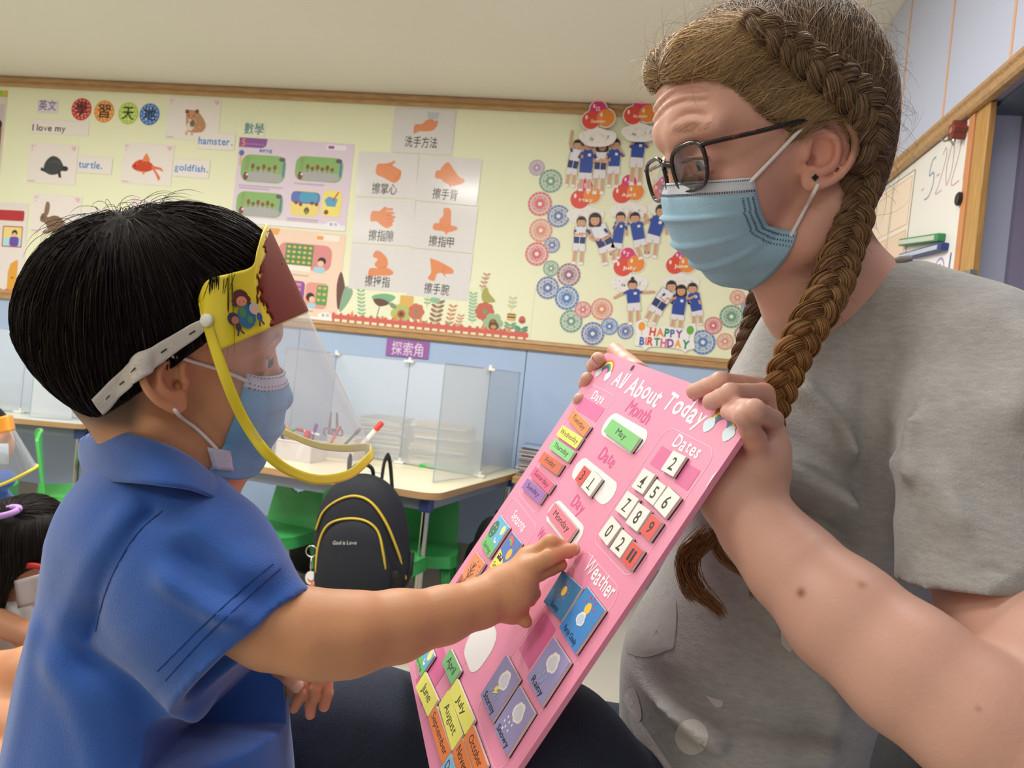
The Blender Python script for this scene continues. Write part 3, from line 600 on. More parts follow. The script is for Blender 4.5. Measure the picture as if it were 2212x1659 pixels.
DW = ['at the top of the left column', 'beside the lilac one at the top of the left column', 'second pink-sized ring down the left column', 'right of the topmost rose pink one', 'between the two rose pink ones in the left column', 'small one right of the large salmon one', 'lower of the two large ones in the left column', 'small one under the lower large rose pink one', 'right of the small green one where the arc begins', 'left side where the arc turns', 'large one below the mauve one', 'small one along the bottom of the arc', 'large one above the bottom of the arc', 'large one at the lower left of the arc', 'large star-patterned one at the bottom of the arc', 'small one beside the large star-patterned one', 'small one just left of the birthday sign',
      'large one touching the right end of the birthday sign', 'above the large blue one right of the birthday sign', 'small one lowest right by the braid', 'large one above the right group by the braid', 'highest one left of the braid', 'half behind the braid', 'just under the blue face mask', 'tiny one tucked behind the green one by the braid']
for i, (zx, zy, r, k) in enumerate(DO):
    px, py = Z3(zx, zy); r = r/2.676; M, s = cframe(px, py, .0004*(i % 4)); c, cn = DC[k]; R_ = r*s
    b = MB(); n = 40; b.prism([((R_*(1+.018*(j % 2)))*math.cos(2*math.pi*j/n), (R_*(1+.018*(j % 2)))*math.sin(2*math.pi*j/n)) for j in range(n)], 0, .0004)
    o = b.build('paper_doily', paper('dfe0d8')); o.matrix_basis = M; tag(o, f'{cn} lacy round paper doily, {DW[i]}', 'doily', 'lacy paper doilies around the birthday children')
    P = Print(); P.z = .0005; P.dz = .00001
    P.ring(0, 0, r*.99, r*.80, c, 30)
    for j in range(18): a = 2*math.pi*j/18; P.circ(r*.89*math.cos(a), r*.89*math.sin(a), r*.045, 'e6e8e0', n=5)
    P.ring(0, 0, r*.70, r*.64, c, 24); q = 6 if i % 2 else 8
    for j in range(q*2): a = math.pi*j/q; P.line([(r*.2*math.cos(a), r*.2*math.sin(a)), (r*.66*math.cos(a), r*.66*math.sin(a))], r*.05, c)
    for j in range(q): a = 2*math.pi*j/q; P.ring(r*.46*math.cos(a), r*.46*math.sin(a), r*.15, r*.09, c, 9)
    if 'star' in DW[i] or k == 'b':
        for a0 in (0, math.pi/3): P.line([(r*.68*math.cos(a0+2*math.pi*j/3), r*.68*math.sin(a0+2*math.pi*j/3)) for j in range(3)], r*.06, c, True)
    P.ring(0, 0, r*.36, r*.18, c, 18); P.circ(0, 0, r*.12, 'eceae4', n=10); P.build('printed_lace', o, ink, Matrix.Diagonal((s, s, 1, 1)))
# balloon bunches
BG = [((672, 148, 48), (633, 214, 52), (718, 200, 52), 'December', '12'), ((925, 107, 50), (877, 185, 54), (962, 176, 52), 'November', '11'), ((597, 592, 44), (570, 670, 56), (640, 645, 50), 'May', '5'), ((852, 570, 44), (812, 640, 55), (890, 628, 50), 'April', '4'), ((1062, 575, 42), (1035, 620, 52), (1105, 610, 50), 'March', '3'), ((845, 990, 42), (818, 1062, 55), (893, 1043, 50), 'July', '7'), ((1150, 1005, 40), (1118, 1052, 52), (1190, 1046, 50), 'June', '6')]
for mg, rd, og, t, n_ in BG:
    cx_, cy_ = (rd[0]+og[0])/2, (rd[1]+og[1])/2; M, s = cframe(*Z3(cx_, cy_), .030 if t in ('December', 'November') else .002); f = 1/2.676
    L = lambda q: ((q[0]-cx_)*f, (cy_-q[1])*f, q[2]*f)
    r = empty('balloon_bunch', (0, 0, 0), f'cut-out of three paper balloons lettered {t} above a white cloud', 'paper balloons', 'monthly balloon bunches', mw=M)
    b = MB(); 
    for q in (mg, rd, og): x, y, rr = L(q); b.prism([(s*(x+(rr+2.2)*math.cos(a)), s*(y+(rr+2.2)*math.sin(a))) for a in np.linspace(0, 2*math.pi, 24, endpoint=False)], -.0006*(1+(q is og)), .0004)
    cloud = [(-36, -46), (-40, -36), (-34, -28), (-20, -24), (0, -18), (20, -24), (36, -28), (41, -38), (36, -50), (22, -58), (0, -60), (-22, -57)]
    b.prism([(s*x, s*y) for x, y in catmull(cloud, 4, True)], -.0004, .0002); b.build('backing', paper('ece8e6'), r)
    P = Print(); P.z = .0006; P.dz = .00001
    for q, c in ((mg, 'd63a78'), (rd, 'dc4c3c'), (og, 'e88a38')):
        x, y, rr = L(q); P.circ(x, y, rr, c, n=24); P.circ(x-rr*.5, y+rr*.35, rr*.13, 'f2e6e0', rr*.25, n=8)
    P.text(t, 0, L(rd)[1]-5, 7, 'f6e6d6', .03, width=30); x, y, _ = L(mg); P.text(n_, x, y-4, 9, 'f4d0dc', .03)
    for j in range(26): P.circ(rnd.uniform(-32, 32), rnd.uniform(-54, -32), .9, rnd.choice(['d86a78', 'e0a050', '4f80b0', '6a9a70']), n=5)
    P.line([(-14, -40), (-2, -28)], .8, 'd8d0cc'); P.line([(14, -40), (2, -28)], .8, 'd8d0cc'); P.text('ha', -12, -46, 7, '45404a', .01, shear=.2); P.text('!', 22, -44, 9, '3c80b8', .02, shear=.3)
    P.build('printed_balloons', r, ink, Matrix.Diagonal((s, s, 1, 1)))
# cut-out photos of children: head, shirt, shorts, legs
def kid(hx, hy, hr, bx, by, bw, fx, fy, arms, jacket, hair, lb, girl=False):
    px, py = Z3(hx, hy); M, s = cframe(px, py, .0035); f = 1/2.676; hr *= f
    B = np.array([(bx-hx)*f, (hy-by)*f]); Ft = np.array([(fx-hx)*f, (hy-fy)*f]); w = bw*f
    ax = B/np.linalg.norm(B); sd = np.array([-ax[1], ax[0]]); top = ax*hr*.95; hip = B+ax*(np.linalg.norm(B)-hr)*.55; leg = (Ft-hip); L_ = np.linalg.norm(leg); lx = leg/L_; ls = np.array([-lx[1], lx[0]])
    shirt = [top+sd*hr*.45, top+sd*w*.9+ax*hr*.3, B+sd*w*.9, hip+sd*w*.85, hip-sd*w*.85, B-sd*w*.9, top-sd*w*.9+ax*hr*.3, top-sd*hr*.45]
    shorts = [hip+sd*w*.85, hip+lx*L_*.36+ls*w*.95, hip+lx*L_*.36+ls*w*.1, hip+lx*L_*.2, hip+lx*L_*.36-ls*w*.1, hip+lx*L_*.36-ls*w*.95, hip-sd*w*.85]
    r = empty('child_cutout', (0, 0, 0), lb, 'cutout photo', 'cut-out photos of children in blue school shirts', mw=M); b = MB(); e = 1.4
    def grow(Pp):
        Pp = np.array(Pp); c = Pp.mean(0); return [tuple(s*(q+(q-c)/(np.linalg.norm(q-c)+1e-9)*e)) for q in Pp]
    legs = []
    for sg in (-1, 1): a = hip+lx*L_*.3+ls*sg*w*.5; z = Ft+ls*sg*w*.55; legs.append((a, z))
    b.prism([(s*(hr*1.12+e*.5)*math.cos(t), s*(hr*1.15+e*.5)*math.sin(t)) for t in np.linspace(0, 2*math.pi, 20, endpoint=False)], -.0004, .0003); b.prism(grow(shirt), -.0004, .0003); b.prism(grow(shorts), -.0004, .00025)
    for a, z in legs: b.prism(grow([a+ls*w*.28, z+ls*w*.3, z-ls*w*.3, a-ls*w*.28]), -.0004, .0002)
    armp = []
    for a in arms:
        pts = np.array([(q[0]*hr, q[1]*hr) for q in a]); armp.append(pts)
        for i in range(len(pts)-1):
            d = pts[i+1]-pts[i]; d /= np.linalg.norm(d)+1e-9; q = np.array([-d[1], d[0]])*hr*.34; b.prism([tuple(s*v) for v in (pts[i]+q, pts[i+1]+q*.9, pts[i+1]-q*.9, pts[i]-q)], -.0003, .0003)
    b.build('backing', paper('d2c4ae'), r)
    P = Print(); P.z = .0004; P.dz = .00001; sk = 'd39f7e'
    for a, z in legs: P.poly([a+ls*w*.2, z+ls*w*.18, z-ls*w*.18, a-ls*w*.2], sk); k_ = z-lx*L_*.1; P.poly([k_+ls*w*.26, z+ls*w*.34+lx*1.5, z-ls*w*.34+lx*1.5, k_-ls*w*.26], 'eeeaea')
    P.poly(shorts, 'e2dfe6'); P.poly(shirt, '2c4aa0' if not jacket else '27386f')
    if jacket: P.poly([top+sd*w*.85+ax*hr*.2, top-sd*w*.85+ax*hr*.2, B-sd*w*.85-ax*1, B+sd*w*.85-ax*1], 'dfe0ea'); P.line([top, hip], 1., 'eef0f4')
    else: P.poly([top+sd*w*.1+ax*hr*.8, top+sd*w*.5+ax*hr*.8, top+sd*w*.5+ax*hr*1.3, top+sd*w*.1+ax*hr*1.3], 'e4e6ee')
    for pts in armp:
        P.line(pts, hr*.42, sk); P.line(pts[:2]*np.array([[1, 1], [.5, .5]])+np.array([[0, 0], [.5, .5]])*pts[0], hr*.5, '2c4aa0' if not jacket else '27386f'); P.circ(pts[-1][0], pts[-1][1], hr*.28, sk, n=8)
    P.circ(0, 0, hr*1.05, '241c1e', hr*1.1, n=18)
    if girl: P.rect(-hr*1.05, -hr*1.3, hr*1.05, 0, '241c1e', hr*.4); P.circ(0, -.2*hr, hr*.75, sk, hr*.85)
    else: P.circ(0, -hr*.25, hr*.86, sk, hr*.86)
    P.poly([(hr*.9*math.cos(t), hr*.2+hr*.75*math.sin(t)) for t in np.linspace(.1, math.pi-.1, 8)], '241c1e')
    for sg in (-1, 1): P.circ(sg*hr*.36, -hr*.2, hr*.11, '2a1c1c', hr*.07, n=6)
    P.line([(-hr*.25, -hr*.68), (0, -hr*.75), (hr*.25, -hr*.68)], hr*.08, 'b0605a')
    if hair == 'bun': P.circ(0, hr*1.25, hr*.4, '241c1e')
    P.build('printed_photo', r, ink, Matrix.Diagonal((s, s, 1, 1)))
dn = [[(-1.2, -1.9), (-1.5, -3.2), (-1.3, -4)], [(1.2, -1.9), (1.5, -3.2), (1.3, -4)]]
cheek = [[(-1.2, -1.8), (-1.7, -2.6), (-.9, -.9)], [(1.2, -1.8), (1.7, -2.6), (.9, -.9)]]
cross = [[(-1.2, -1.8), (-1.4, -2.8), (.3, -2.9)], [(1.2, -1.8), (1.4, -2.7), (-.2, -2.6)]]
kid(556, 352, 25, 538, 450, 34, 522, 595, [[(-1.2, -1.8), (-1.7, 0), (-1.4, 3)], [(1, -1.8), (1.2, -3)]], True, '', 'cut-out child in a jacket raising one arm at the left end under December')
kid(618, 352, 31, 612, 470, 42, 608, 620, cheek, False, '', 'cut-out child holding both cheeks under the December balloons')
kid(700, 354, 34, 694, 460, 38, 688, 640, cross, True, '', 'cut-out child with folded arms in a jacket between two blue shirts under December', True)
kid(772, 350, 30, 772, 445, 38, 768, 600, [[(-1.2, -1.8), (-1.6, -2.8), (-1.3, -3.8)], [(1.2, -1.8), (1.8, -2.4), (1, -1)]], False, '', 'cut-out child in a plain blue shirt at the right end under December')
kid(915, 300, 30, 908, 395, 42, 904, 590, [[(-1.2, -1.9), (-1.7, -2.4), (-1, -1.2)], [(1.2, -1.9), (1.7, -2.4), (1, -1.2)]], False, '', 'cut-out child standing alone under the November balloons', True)
kid(578, 798, 27, 572, 890, 38, 562, 1045, cross, True, '', 'small cut-out child in a white-yoked jacket with arms crossed under May')
kid(657, 785, 35, 706, 895, 52, 752, 1040, [[(-1.1, -1.8), (-.6, -3.2), (.6, -3.4)], [(1.6, -1.6), (2.6, -2.8), (1.4, -3.4)]], True, '', 'cut-out child in a jacket leaning over to the left under May', True)
kid(805, 772, 27, 794, 880, 34, 778, 1010, [[(-1.2, -1.9), (-1.4, -2.6), (-.4, -.8)], [(1.2, -1.9), (1.4, -3.8)]], False, '', 'cut-out child with a hand on the mouth, second from right in the middle row')
kid(888, 774, 28, 908, 868, 40, 950, 1010, [[(-1.3, -1.6), (-1.5, -.6), (-1.1, 1)], [(1.3, -1.7), (2.2, -1), (2, .6)]], False, '', 'cut-out child with both arms raised under April')
kid(1043, 735, 35, 1012, 840, 44, 985, 1010, [[(-1.5, -1.5), (-2.4, -1.9), (-2.7, -.8)], [(.8, -1.9), (.9, -3.8)]], False, '', 'tall cut-out child leaning left with a raised hand beside the face mask')
kid(873, 1162, 27, 880, 1242, 42, 888, 1395, [[(-1.2, -1.7), (-2.6, -2.2), (-3.8, -2.9)], [(1.4, -1.7), (3, -1.7), (4.6, -1.6)]], False, 'bun', 'cut-out child with a bun stretching both arms out sideways under July')
kid(1098, 1170, 29, 1040, 1262, 46, 975, 1385, [[(-1.2, -1.6), (-2.2, -2.4), (-1.2, -3.2)], [(.9, -1.8), (0, -2.8), (-.8, -2.6)]], True, '', 'cut-out child in a jacket leaning right under June, leftmost of the three')
kid(1155, 1196, 31, 1142, 1300, 42, 1128, 1425, cheek, False, '', 'cut-out child with dark hair and raised palms, middle of the three under June', True)
kid(1220, 1182, 28, 1240, 1280, 36, 1252, 1400, [[(-1, -1.8), (-1.2, -2.6), (.6, -1.7)], [(1.2, -1.9), (1.6, -3.2)]], False, '', 'cut-out child crossing an arm over the chest, rightmost of the three under June')
# HAPPY BIRTHDAY
M, s = cframe(*Z3(1060, 1468), .005); M = M @ Matrix.Rotation(-.085, 4, 'Z')
r = empty('birthday_sign', (0, 0, 0), 'white cut-out sign reading HAPPY BIRTHDAY in coloured letters', 'sign', mw=M)
out = [(-64, -22), (-62, 0), (-66, 22), (-56, 34), (-44, 30), (-38, 18), (-12, 22), (0, 26), (14, 22), (40, 22), (44, 30), (58, 34), (66, 22), (62, 4), (66, -18), (52, -24), (46, -30), (36, -24), (0, -22), (-30, -24), (-40, -32), (-48, -24)]
MB().prism([(s*x, s*y) for x, y in catmull(out, 4, True)], 0, .0008).build('backing', paper('f0eeee'), r)
P = Print(); P.z = .0009; P.dz = .00001; RB = ['d8403c', 'ee8a3c', '2f8a5a', '3a66b8', '8a4aa0']
P.text('HAPPY', 2, 2, 17, '', .045, width=72, cols=RB, jit=.25); P.text('BIRTHDAY', 0, -20, 17, '', .045, width=108, cols=['3a66b8', 'ee8a3c', 'd8403c', '2f8a5a', 'e0608a', '8a4aa0', 'eea83c', '2f8a5a'], jit=.25)
P.circ(-52, 20, 8, 'eea03c', 10); P.circ(53, 20, 8, '6ab04a', 10); P.line([(-52, 10), (-50, 0)], 1, 'c88a4a'); P.line([(53, 10), (52, 0)], 1, '5a8a4a')
P.build('printed_letters', r, ink, Matrix.Diagonal((s, s, 1, 1)))
# purple corner sign on the wall below the board
P = card('corner_sign', (836, 731), (928, 739), (834, 768), '9a62a8', 'purple sign with white Chinese characters below the moulding above the table screens', 'sign', lift=.003)
P.text('探索角', P.w/2, -P.h+6, 22, 'e2cfe6', .006, width=68); done(P)
# ================================================================ whiteboard on the right wall
wbm = mat('whiteboard', 'e9e7e4', .22, noise=(3, .02))
yb = yN-.002
t_ = empty('whiteboard', (WX, (yb+WY-.05)/2, CZ), 'large whiteboard on the right wall behind her head, dated -5-2021 in marker', 'whiteboard')
MB().box((WX-.006, yb+.001, .62), (WX-.0012, WY-.03, RT1-.002), .001).build('board_surface', wbm, t_, world=True)
MB().box((WX-.009, yb-.0, .62), (WX-.004, yb+.03, RT1-.004), .001).build('edge_strip', mat('orange_edge', 'c98a5a', .4), t_, world=True)
def rframe(TL, TR, BL, x=WX-.0065):
    a, b, c = rightp(*TL, x), rightp(*TR, x), rightp(*BL, x); return frame_mw(a, b-a, a-c), np.linalg.norm(b-a), np.linalg.norm(c-a)
def rprint(TL, TR, BL, lift=0.):
    M, w, h = rframe(TL, TR, BL, WX-.0065-lift); P = Print(); P.z = 0; P.dz = .00006; return M, w, h, P
M, w, h, P = rprint((1998, 345), (2100, 268), (1992, 445))
def stroke(P, L, c, wd): P.line(catmull(L, 5), wd, c)
u = h/10
stroke(P, [(0*w, -6.4*u), (.06*w, -6.3*u)], 'cc8a94', .0035)
stroke(P, [(.28*w, -1.2*u), (.2*w, -1.6*u), (.16*w, -4.2*u), (.26*w, -4.2*u), (.28*w, -6.5*u), (.2*w, -8.6*u), (.1*w, -8.8*u)], '7f8cb4', .0045)
stroke(P, [(.34*w, -5.4*u), (.41*w, -5.3*u)], 'cc8a94', .0035)
stroke(P, [(.44*w, -1.8*u), (.5*w, -.8*u), (.52*w, -3*u), (.42*w, -7.5*u), (.36*w, -9*u), (.5*w, -9*u)], 'd3a2aa', .003)
stroke(P, [(.62*w, -1.2*u), (.56*w, -5*u), (.6*w, -8.6*u), (.68*w, -6*u), (.68*w, -2*u), (.62*w, -1.2*u)], 'd3a2aa', .003)
stroke(P, [(.74*w, -1.6*u), (.82*w, -1*u), (.8*w, -4*u), (.7*w, -9*u), (.86*w, -9.2*u)], 'd3a2aa', .003)
stroke(P, [(.96*w, -1.0*u), (.94*w, -9.5*u)], 'd3a2aa', .003)
o = P.build('marker_writing', t_); o.matrix_basis = t_.matrix_basis.inverted() @ M; o['label'] = 'faded red and blue marker writing -5-2021'
M, w, h, P = rprint((1893, 424), (1978, 366), (1880, 632)); 
b = MB().box((0, -h, 0), (w, 0, .0006)).build('paper_sheet', paper('efe2d6')); b.matrix_basis = M; tag(b, 'peach paper with a drawn window grid on the whiteboard beside her braid', 'paper')
P.z = .0008
for x0 in (.05, .53):
    for z0 in (-.46, -.93): P.rect(w*x0, h*z0, w*(x0+.42), h*(z0+.42), 'e8cdb8' if z0 < -.5 else 'efdcc8'); P.line([(w*x0, h*z0), (w*(x0+.42), h*z0), (w*(x0+.42), h*(z0+.42)), (w*x0, h*(z0+.42))], .003, 'c9a88a', True)
P.line([(w*.5, 0), (w*.5, -h)], .004, '9fa390'); P.line([(0, 0), (w, 0), (w, -h), (0, -h)], .004, '9a9c88', True); P.build('drawn_window', b)
def magnet_box(TL, TR, BL, c1, c2, lb):
    M, w, h = rframe(TL, TR, BL); r = empty('magnetic_holder', (0, 0, 0), lb, 'pen holder', mw=M)
    MB().box((0, -h, 0), (w, 0, .02), .003).build('case', mat('holder_'+c1, c1, .4), r); MB().box((w*.03, -h*.82, .019), (w*.93, -h*.22, .0215), .0005).build('insert', mat('holder_'+c2, c2, .3), r)
magnet_box((1957, 517), (2044, 504), (1957, 531), '3f8a55', 'c6cfc2', 'long green and white magnetic holder on the whiteboard above the blue one')
magnet_box((1957, 549), (2051, 524), (1957, 562), '2b3f80', 'b9c2d2', 'long blue and white magnetic holder on the whiteboard under the green one')
M, w, h, P = rprint((1969, 560), (2055, 545), (1962, 640), .0002); b = MB().box((0, -h, 0), (w, 0, .0006)).build('paper_sheet', paper('e6e2ec')); b.matrix_basis = M; tag(b, 'white paper with pencil scribbles under the blue magnetic holder', 'paper')
P.z = .0008; P.ring(w*.78, -h*.4, w*.12, w*.1, '9a94b4', 20); P.ring(w*.78, -h*.42, w*.07, w*.055, '9a94b4', 14)
for i in range(5): P.line([(w*(.3+i*.08), -h*.35), (w*(.33+i*.08), -h*.5), (w*(.36+i*.08), -h*.36)], .003, '6d6a78')
P.line([(w, 0), (w, -h)], .005, '5a78b8'); P.build('pencil_marks', b)
M, s_ = frame_mw(rightp(2077, 430, WX-.006), rightp(2087, 425, WX-.006)-rightp(2067, 435, WX-.006), (0, 0, 1)), 1
b = MB(); b.prism([(.0175*math.cos(a), .0175*math.sin(a)) for a in np.linspace(0, 2*math.pi, 24, endpoint=False)], 0, .009); b.prism([(.0145*math.cos(a), .0145*math.sin(a)) for a in np.linspace(0, 2*math.pi, 24, endpoint=False)], .009, .0115)
o = b.build('round_magnet', mat('black_magnet', '26262a', .35), ang=.6); o.matrix_basis = M; tag(o, 'round black magnet on the whiteboard below the date', 'magnet')
M = frame_mw(rightp(2084, 283, WX-.006), rightp(2094, 275, WX-.006)-rightp(2074, 291, WX-.006), (0, 0, 1))
b = MB(); b.prism([tuple(p) for p in catmull([((.021+.0045*math.cos(5*a))*math.cos(a), (.021+.0045*math.cos(5*a))*math.sin(a)) for a in np.linspace(0, 2*math.pi, 30, endpoint=False)], 2, True)], 0, .032)
r = b.build('flower_magnet', mat('brick_red_plastic', '7c3c30', .4), ang=.6); r.matrix_basis = M; tag(r, 'thick brick-red flower-shaped magnet at the top corner of the whiteboard', 'magnet')
MB().prism([(.008*math.cos(a), .008*math.sin(a)) for a in np.linspace(0, 2*math.pi, 16, endpoint=False)], .0321, .034).build('magnet_face', mat('magnet_face', 'b97a6c', .4), r)
M = frame_mw(rightp(2062, 304, WX-.006), rightp(2072, 297, WX-.006)-rightp(2052, 311, WX-.006), (0, 0, 1))
b = MB(); b.tube([(0, 0, 0), (0, 0, .003), (0, 0, .008)], [.011, .011, .006], 16); b.tube([(0, 0, .008), (0, 0, .016), (0, -.003, .024), (0, .004, .034)], [.004, .0035, .003, .0025], 8)
o = b.build('magnetic_hook', mat('chrome', 'c8c8c4', .18, metal=1), ang=.8); o.matrix_basis = M; tag(o, 'small chrome magnetic hook left of the flower magnet', 'hook')
# niche contents
a = on_plane(2190, 305, (WX+.5195, 0, 0), (1, 0, 0)); 
o = MB().box((a[0]-.012, a[1]-.018, a[2]-.014), (a[0]+.0005, a[1]+.018, a[2]+.014), .002).build('catch_plate', mat('dark_plastic', '3c3a42', .5)); tag(o, 'tiny dark catch plate on the lilac back of the niche', 'fitting')
sz = CZ+.12
sh = struct(MB().box((WX+.06, WB, sz-.02), (WX+.52, yN-.02, sz)).build('trim_7', lil))
P0 = on_plane(2160, 690, (WX+.16, 0, 0), (1, 0, 0)); yy = P0[1]
def boxthing(name, a, b, m, lb, cat, grp=None, bev=.003):
    c = [(a[0]+b[0])/2, (a[1]+b[1])/2, a[2]]; o = MB().box((a[0]-c[0], a[1]-c[1], 0), (b[0]-c[0], b[1]-c[1], b[2]-a[2]), bev).build(name, m); o.location = c; return tag(o, lb, cat, grp)
g_ = boxthing('storage_box', (WX+.14, yy-.45, sz), (WX+.40, yy+.0, sz+.075), mat('lime_plastic', '7fae35', .4), 'lime green storage box in the niche behind her shoulder', 'box')
w1 = boxthing('file_box', (WX+.15, yy-.42, sz+.0755), (WX+.38, yy-.06, sz+.17), mat('white_card', 'dcdce4', .5, noise=(40, .02)), 'white box with a small blue mark standing on the lime box', 'box', bev=.006)
P = Print(); P.z = .0004; P.rect(-.03, -.02, .01, .02, '3658a8'); P.rect(-.028, -.018, -.012, .018, 'c8404a'); P.rect(-.03, -.035, .02, -.028, '8a8c98')
P.build('blue_mark', w1, None, frame_mw((-.1151, .06, .05), (0, -1, 0), (0, 0, 1)))
M_ = on_plane(2150, 575, (WX+.3, 0, 0), (1, 0, 0))
o = MB().box((WX+.43, yy-.5, sz+.0), (WX+.445, yy+.10, sz+.22), .001).build('patterned_card', mat('mauve_pattern', '8f7078', .5, detail=(60, 'b89a9c', .45, .55))); tag(o, 'mauve patterned board leaning at the back of the niche', 'board')
# metal bracket below the whiteboard corner
a = rightp(2082, 595, WX-.01); o = MB().box((a[0]-.012, a[1]-.06, a[2]-.07), (a[0]+.006, a[1]+.03, a[2]+.006), .002).build('metal_bracket', mat('dull_metal', '96948a', .45, metal=.6)); tag(o, 'dull metal bracket at the lower corner of the whiteboard', 'bracket')
# ================================================================ tables, screens, chairs, bags
TZ = .52
tbm = mat('cream_tabletop', 'e9e2c2', .3, noise=(6, .01)); ply = mat('plywood_edge', 'b08a62', .5, noise=(8, .15, (1, 1, 40))); chrome = mat('chrome_leg', 'b9b6b0', .16, metal=1); greyp = mat('grey_rail', '8b93a6', .45); bluep = mat('blue_bracket', '3d4c86', .5)
def table(name, o, u, v, W_, D_, lb, topm, legs=True):
    """o = front corner, u along the front, v towards the wall"""
    u = np.array([*u, 0.]); u /= np.linalg.norm(u); v = np.array([*v, 0.]); v = v-u*(u@v); v /= np.linalg.norm(v)
    zz = np.cross(u, v); M = frame_mw((o[0], o[1], 0), u, v)
    if zz[2] < 0: M = Matrix(((u[0], v[0], 0, o[0]), (u[1], v[1], 0, o[1]), (0, 0, 1, 0), (0, 0, 0, 1)))
    t = empty(name, (0, 0, 0), lb, 'table', mw=M)
    out = rrect(W_/2, D_/2, W_/2, D_/2, .07, 8)
    MB().prism(out, TZ-.026, TZ-.001).build('table_edge', ply, t); MB().prism(rrect(W_/2, D_/2, W_/2-.0015, D_/2-.0015, .07, 8), TZ-.001, TZ).build('table_top', topm, t)
    MB().box((.06, .055, TZ-.075), (W_-.06, .07, TZ-.027)).box((.055, .06, TZ-.075), (.07, D_-.06, TZ-.027)).box((W_-.07, .06, TZ-.075), (W_-.055, D_-.06, TZ-.027)).box((.06, D_-.07, TZ-.075), (W_-.06, D_-.055, TZ-.027)).build('rail', greyp, t)
    for x, y in ((.06, .06), (W_-.06, .06), (.06, D_-.06), (W_-.06, D_-.06)):
        l = MB().tube([(x, y, 0), (x, y, TZ-.075)], .0165, 14).build('leg', chrome, t, ang=.8)
        MB().box((x-.022, y-.022, TZ-.08), (x+.022, y+.022, TZ-.028), .004).build('corner_bracket', bluep, l)
    return t, M
tR, MR = table('school_table', (-.66, 2.70), (-.985, .17), (.17, .985), .98, 1.06, 'cream kindergarten table with plywood edge and chrome legs behind the face shield', tbm)
tL, ML = table('school_table', (-2.62, 3.42), (-.88, -.25), (-.28, .96), 1.15, .62, "pale kindergarten table behind the boy's head at the left", mat('pale_tabletop', 'dfe3da', .25, noise=(6, .01)))
clear = mat('frosted_acrylic', 'dfe4e8', .3, alpha=.30, spec=.6); clr_edge = mat('acrylic_edge', '9fb2bf', .2, alpha=.8); cap = mat('white_clip', 'dfdfd8', .4)
Wz = lambda x, y, z=TZ: zp(x, y, z)
def panel(name, a, b, h, lb, grp, z=TZ, m=None):
    a = np.array(a[:2]); b = np.array(b[:2]); L = np.linalg.norm(b-a); M = frame_mw((*a, z+.006), (*(b-a), 0), (0, 0, 1))
    o = MB().box((0, 0, -.0015), (L, h, .0015)).build(name, m or clear); o.matrix_basis = M; tag(o, lb, 'table screen', grp)
    MB().box((-.001, 0, -.0022), (.001, h, .0022)).box((L-.001, 0, -.0022), (L+.001, h, .0022)).box((0, h-.001, -.0022), (L, h+.001, .0022)).box((0, -.001, -.0022), (L, .001, .0022)).build('panel_edge', clr_edge, o); return o
def clip(p, z, lb, grp, parent=None):
    b = MB(); b.box((-.024, -.024, 0), (.024, .024, .012), .004); b.tube([(0, 0, .012), (0, 0, .026)], .008, 10); o = b.build('screen_clip', cap, ang=.7); o.location = (p[0], p[1], z); tag(o, lb, 'clip', grp)
G1 = 'frosted screens on the cream table'
A0, C2, A1, C1 = Wz(935, 1045), Wz(1036, 1031), Wz(1102, 1012), Wz(863, 1001)
dv = (C1-C2); C0 = C1+dv/np.linalg.norm(dv)*.43
HS = .47
panel('table_screen', A0, C2, HS, 'frosted screen nearest the front right corner of the cream table', G1); panel('table_screen', C2, A1, HS, 'frosted screen at the back right end of the cream table', G1)
panel('table_screen', C2, C1, HS, 'frosted screen across the cream table between the two right-hand clips', G1); panel('table_screen', C1, C0, HS, 'frosted screen across the cream table left of the middle clip', G1)
L0, L1 = Wz(594, 990), C0+np.array([.12, .16, 0]); panel('table_screen', L0, C0, HS, 'frosted screen behind the face shield at the left of the cream table', G1)
for p, n_ in ((C2, 'right'), (C1, 'middle'), (C0, 'left')):
    for z, w in ((TZ, 'bottom'), (TZ+HS-.004, 'top')):
        clip(p, z, f'white plastic clip at the {w} of the {n_} joint of the screens', 'white screen clips')
G2 = 'frosted screens on the pale left table'
q = [(-2.62, 3.62), (-3.12, 3.55), (-3.6, 3.45)]
panel('table_screen', q[0], q[1], .42, "frosted screen on the pale table just behind the boy's nape", G2); panel('table_screen', q[1], q[2], .42, 'frosted screen at the left edge of the frame', G2)
clip((-3.12, 3.55), TZ, 'white clip holding the screens on the pale left table', 'white screen clips')
panel('table_screen', (-2.95, 3.42), (-2.78, 3.50), .2, 'short clear screen at the right end of the pale left table', G2)
# bins of markers and scissors
binm = mat('translucent_bin', 'ece6e4', .35, alpha=.5)
def bin_(name, c, sx, sy, h, rot, lb, z=TZ):
    t = empty(name, (c[0], c[1], z), lb, 'pen tub', rot=(0, 0, rot)); k = .0018
    b = MB()
    for s in (-1, 1): b.box((s*sx/2-k/2, -sy/2, 0), (s*sx/2+k/2, sy/2, h)); b.box((-sx/2, s*sy/2-k/2, 0), (sx/2, s*sy/2+k/2, h))
    b.box((-sx/2, -sy/2, 0), (sx/2, sy/2, k)); b.build('tub', binm, t)
    b = MB(); e = .004
    for s in (-1, 1): b.box((s*(sx/2+.001)-e/2, -sy/2-e/2, h-.004), (s*(sx/2+.001)+e/2, sy/2+e/2, h+.001)); b.box((-sx/2-e/2, s*(sy/2+.001)-e/2, h-.004), (sx/2+e/2, s*(sy/2+.001)+e/2, h+.001))
    b.build('rim', mat('bin_rim', 'e6e2e0', .35), t); return t
b1 = Wz(640, 990); b2 = Wz(712, 985); b3 = Wz(575, 985)
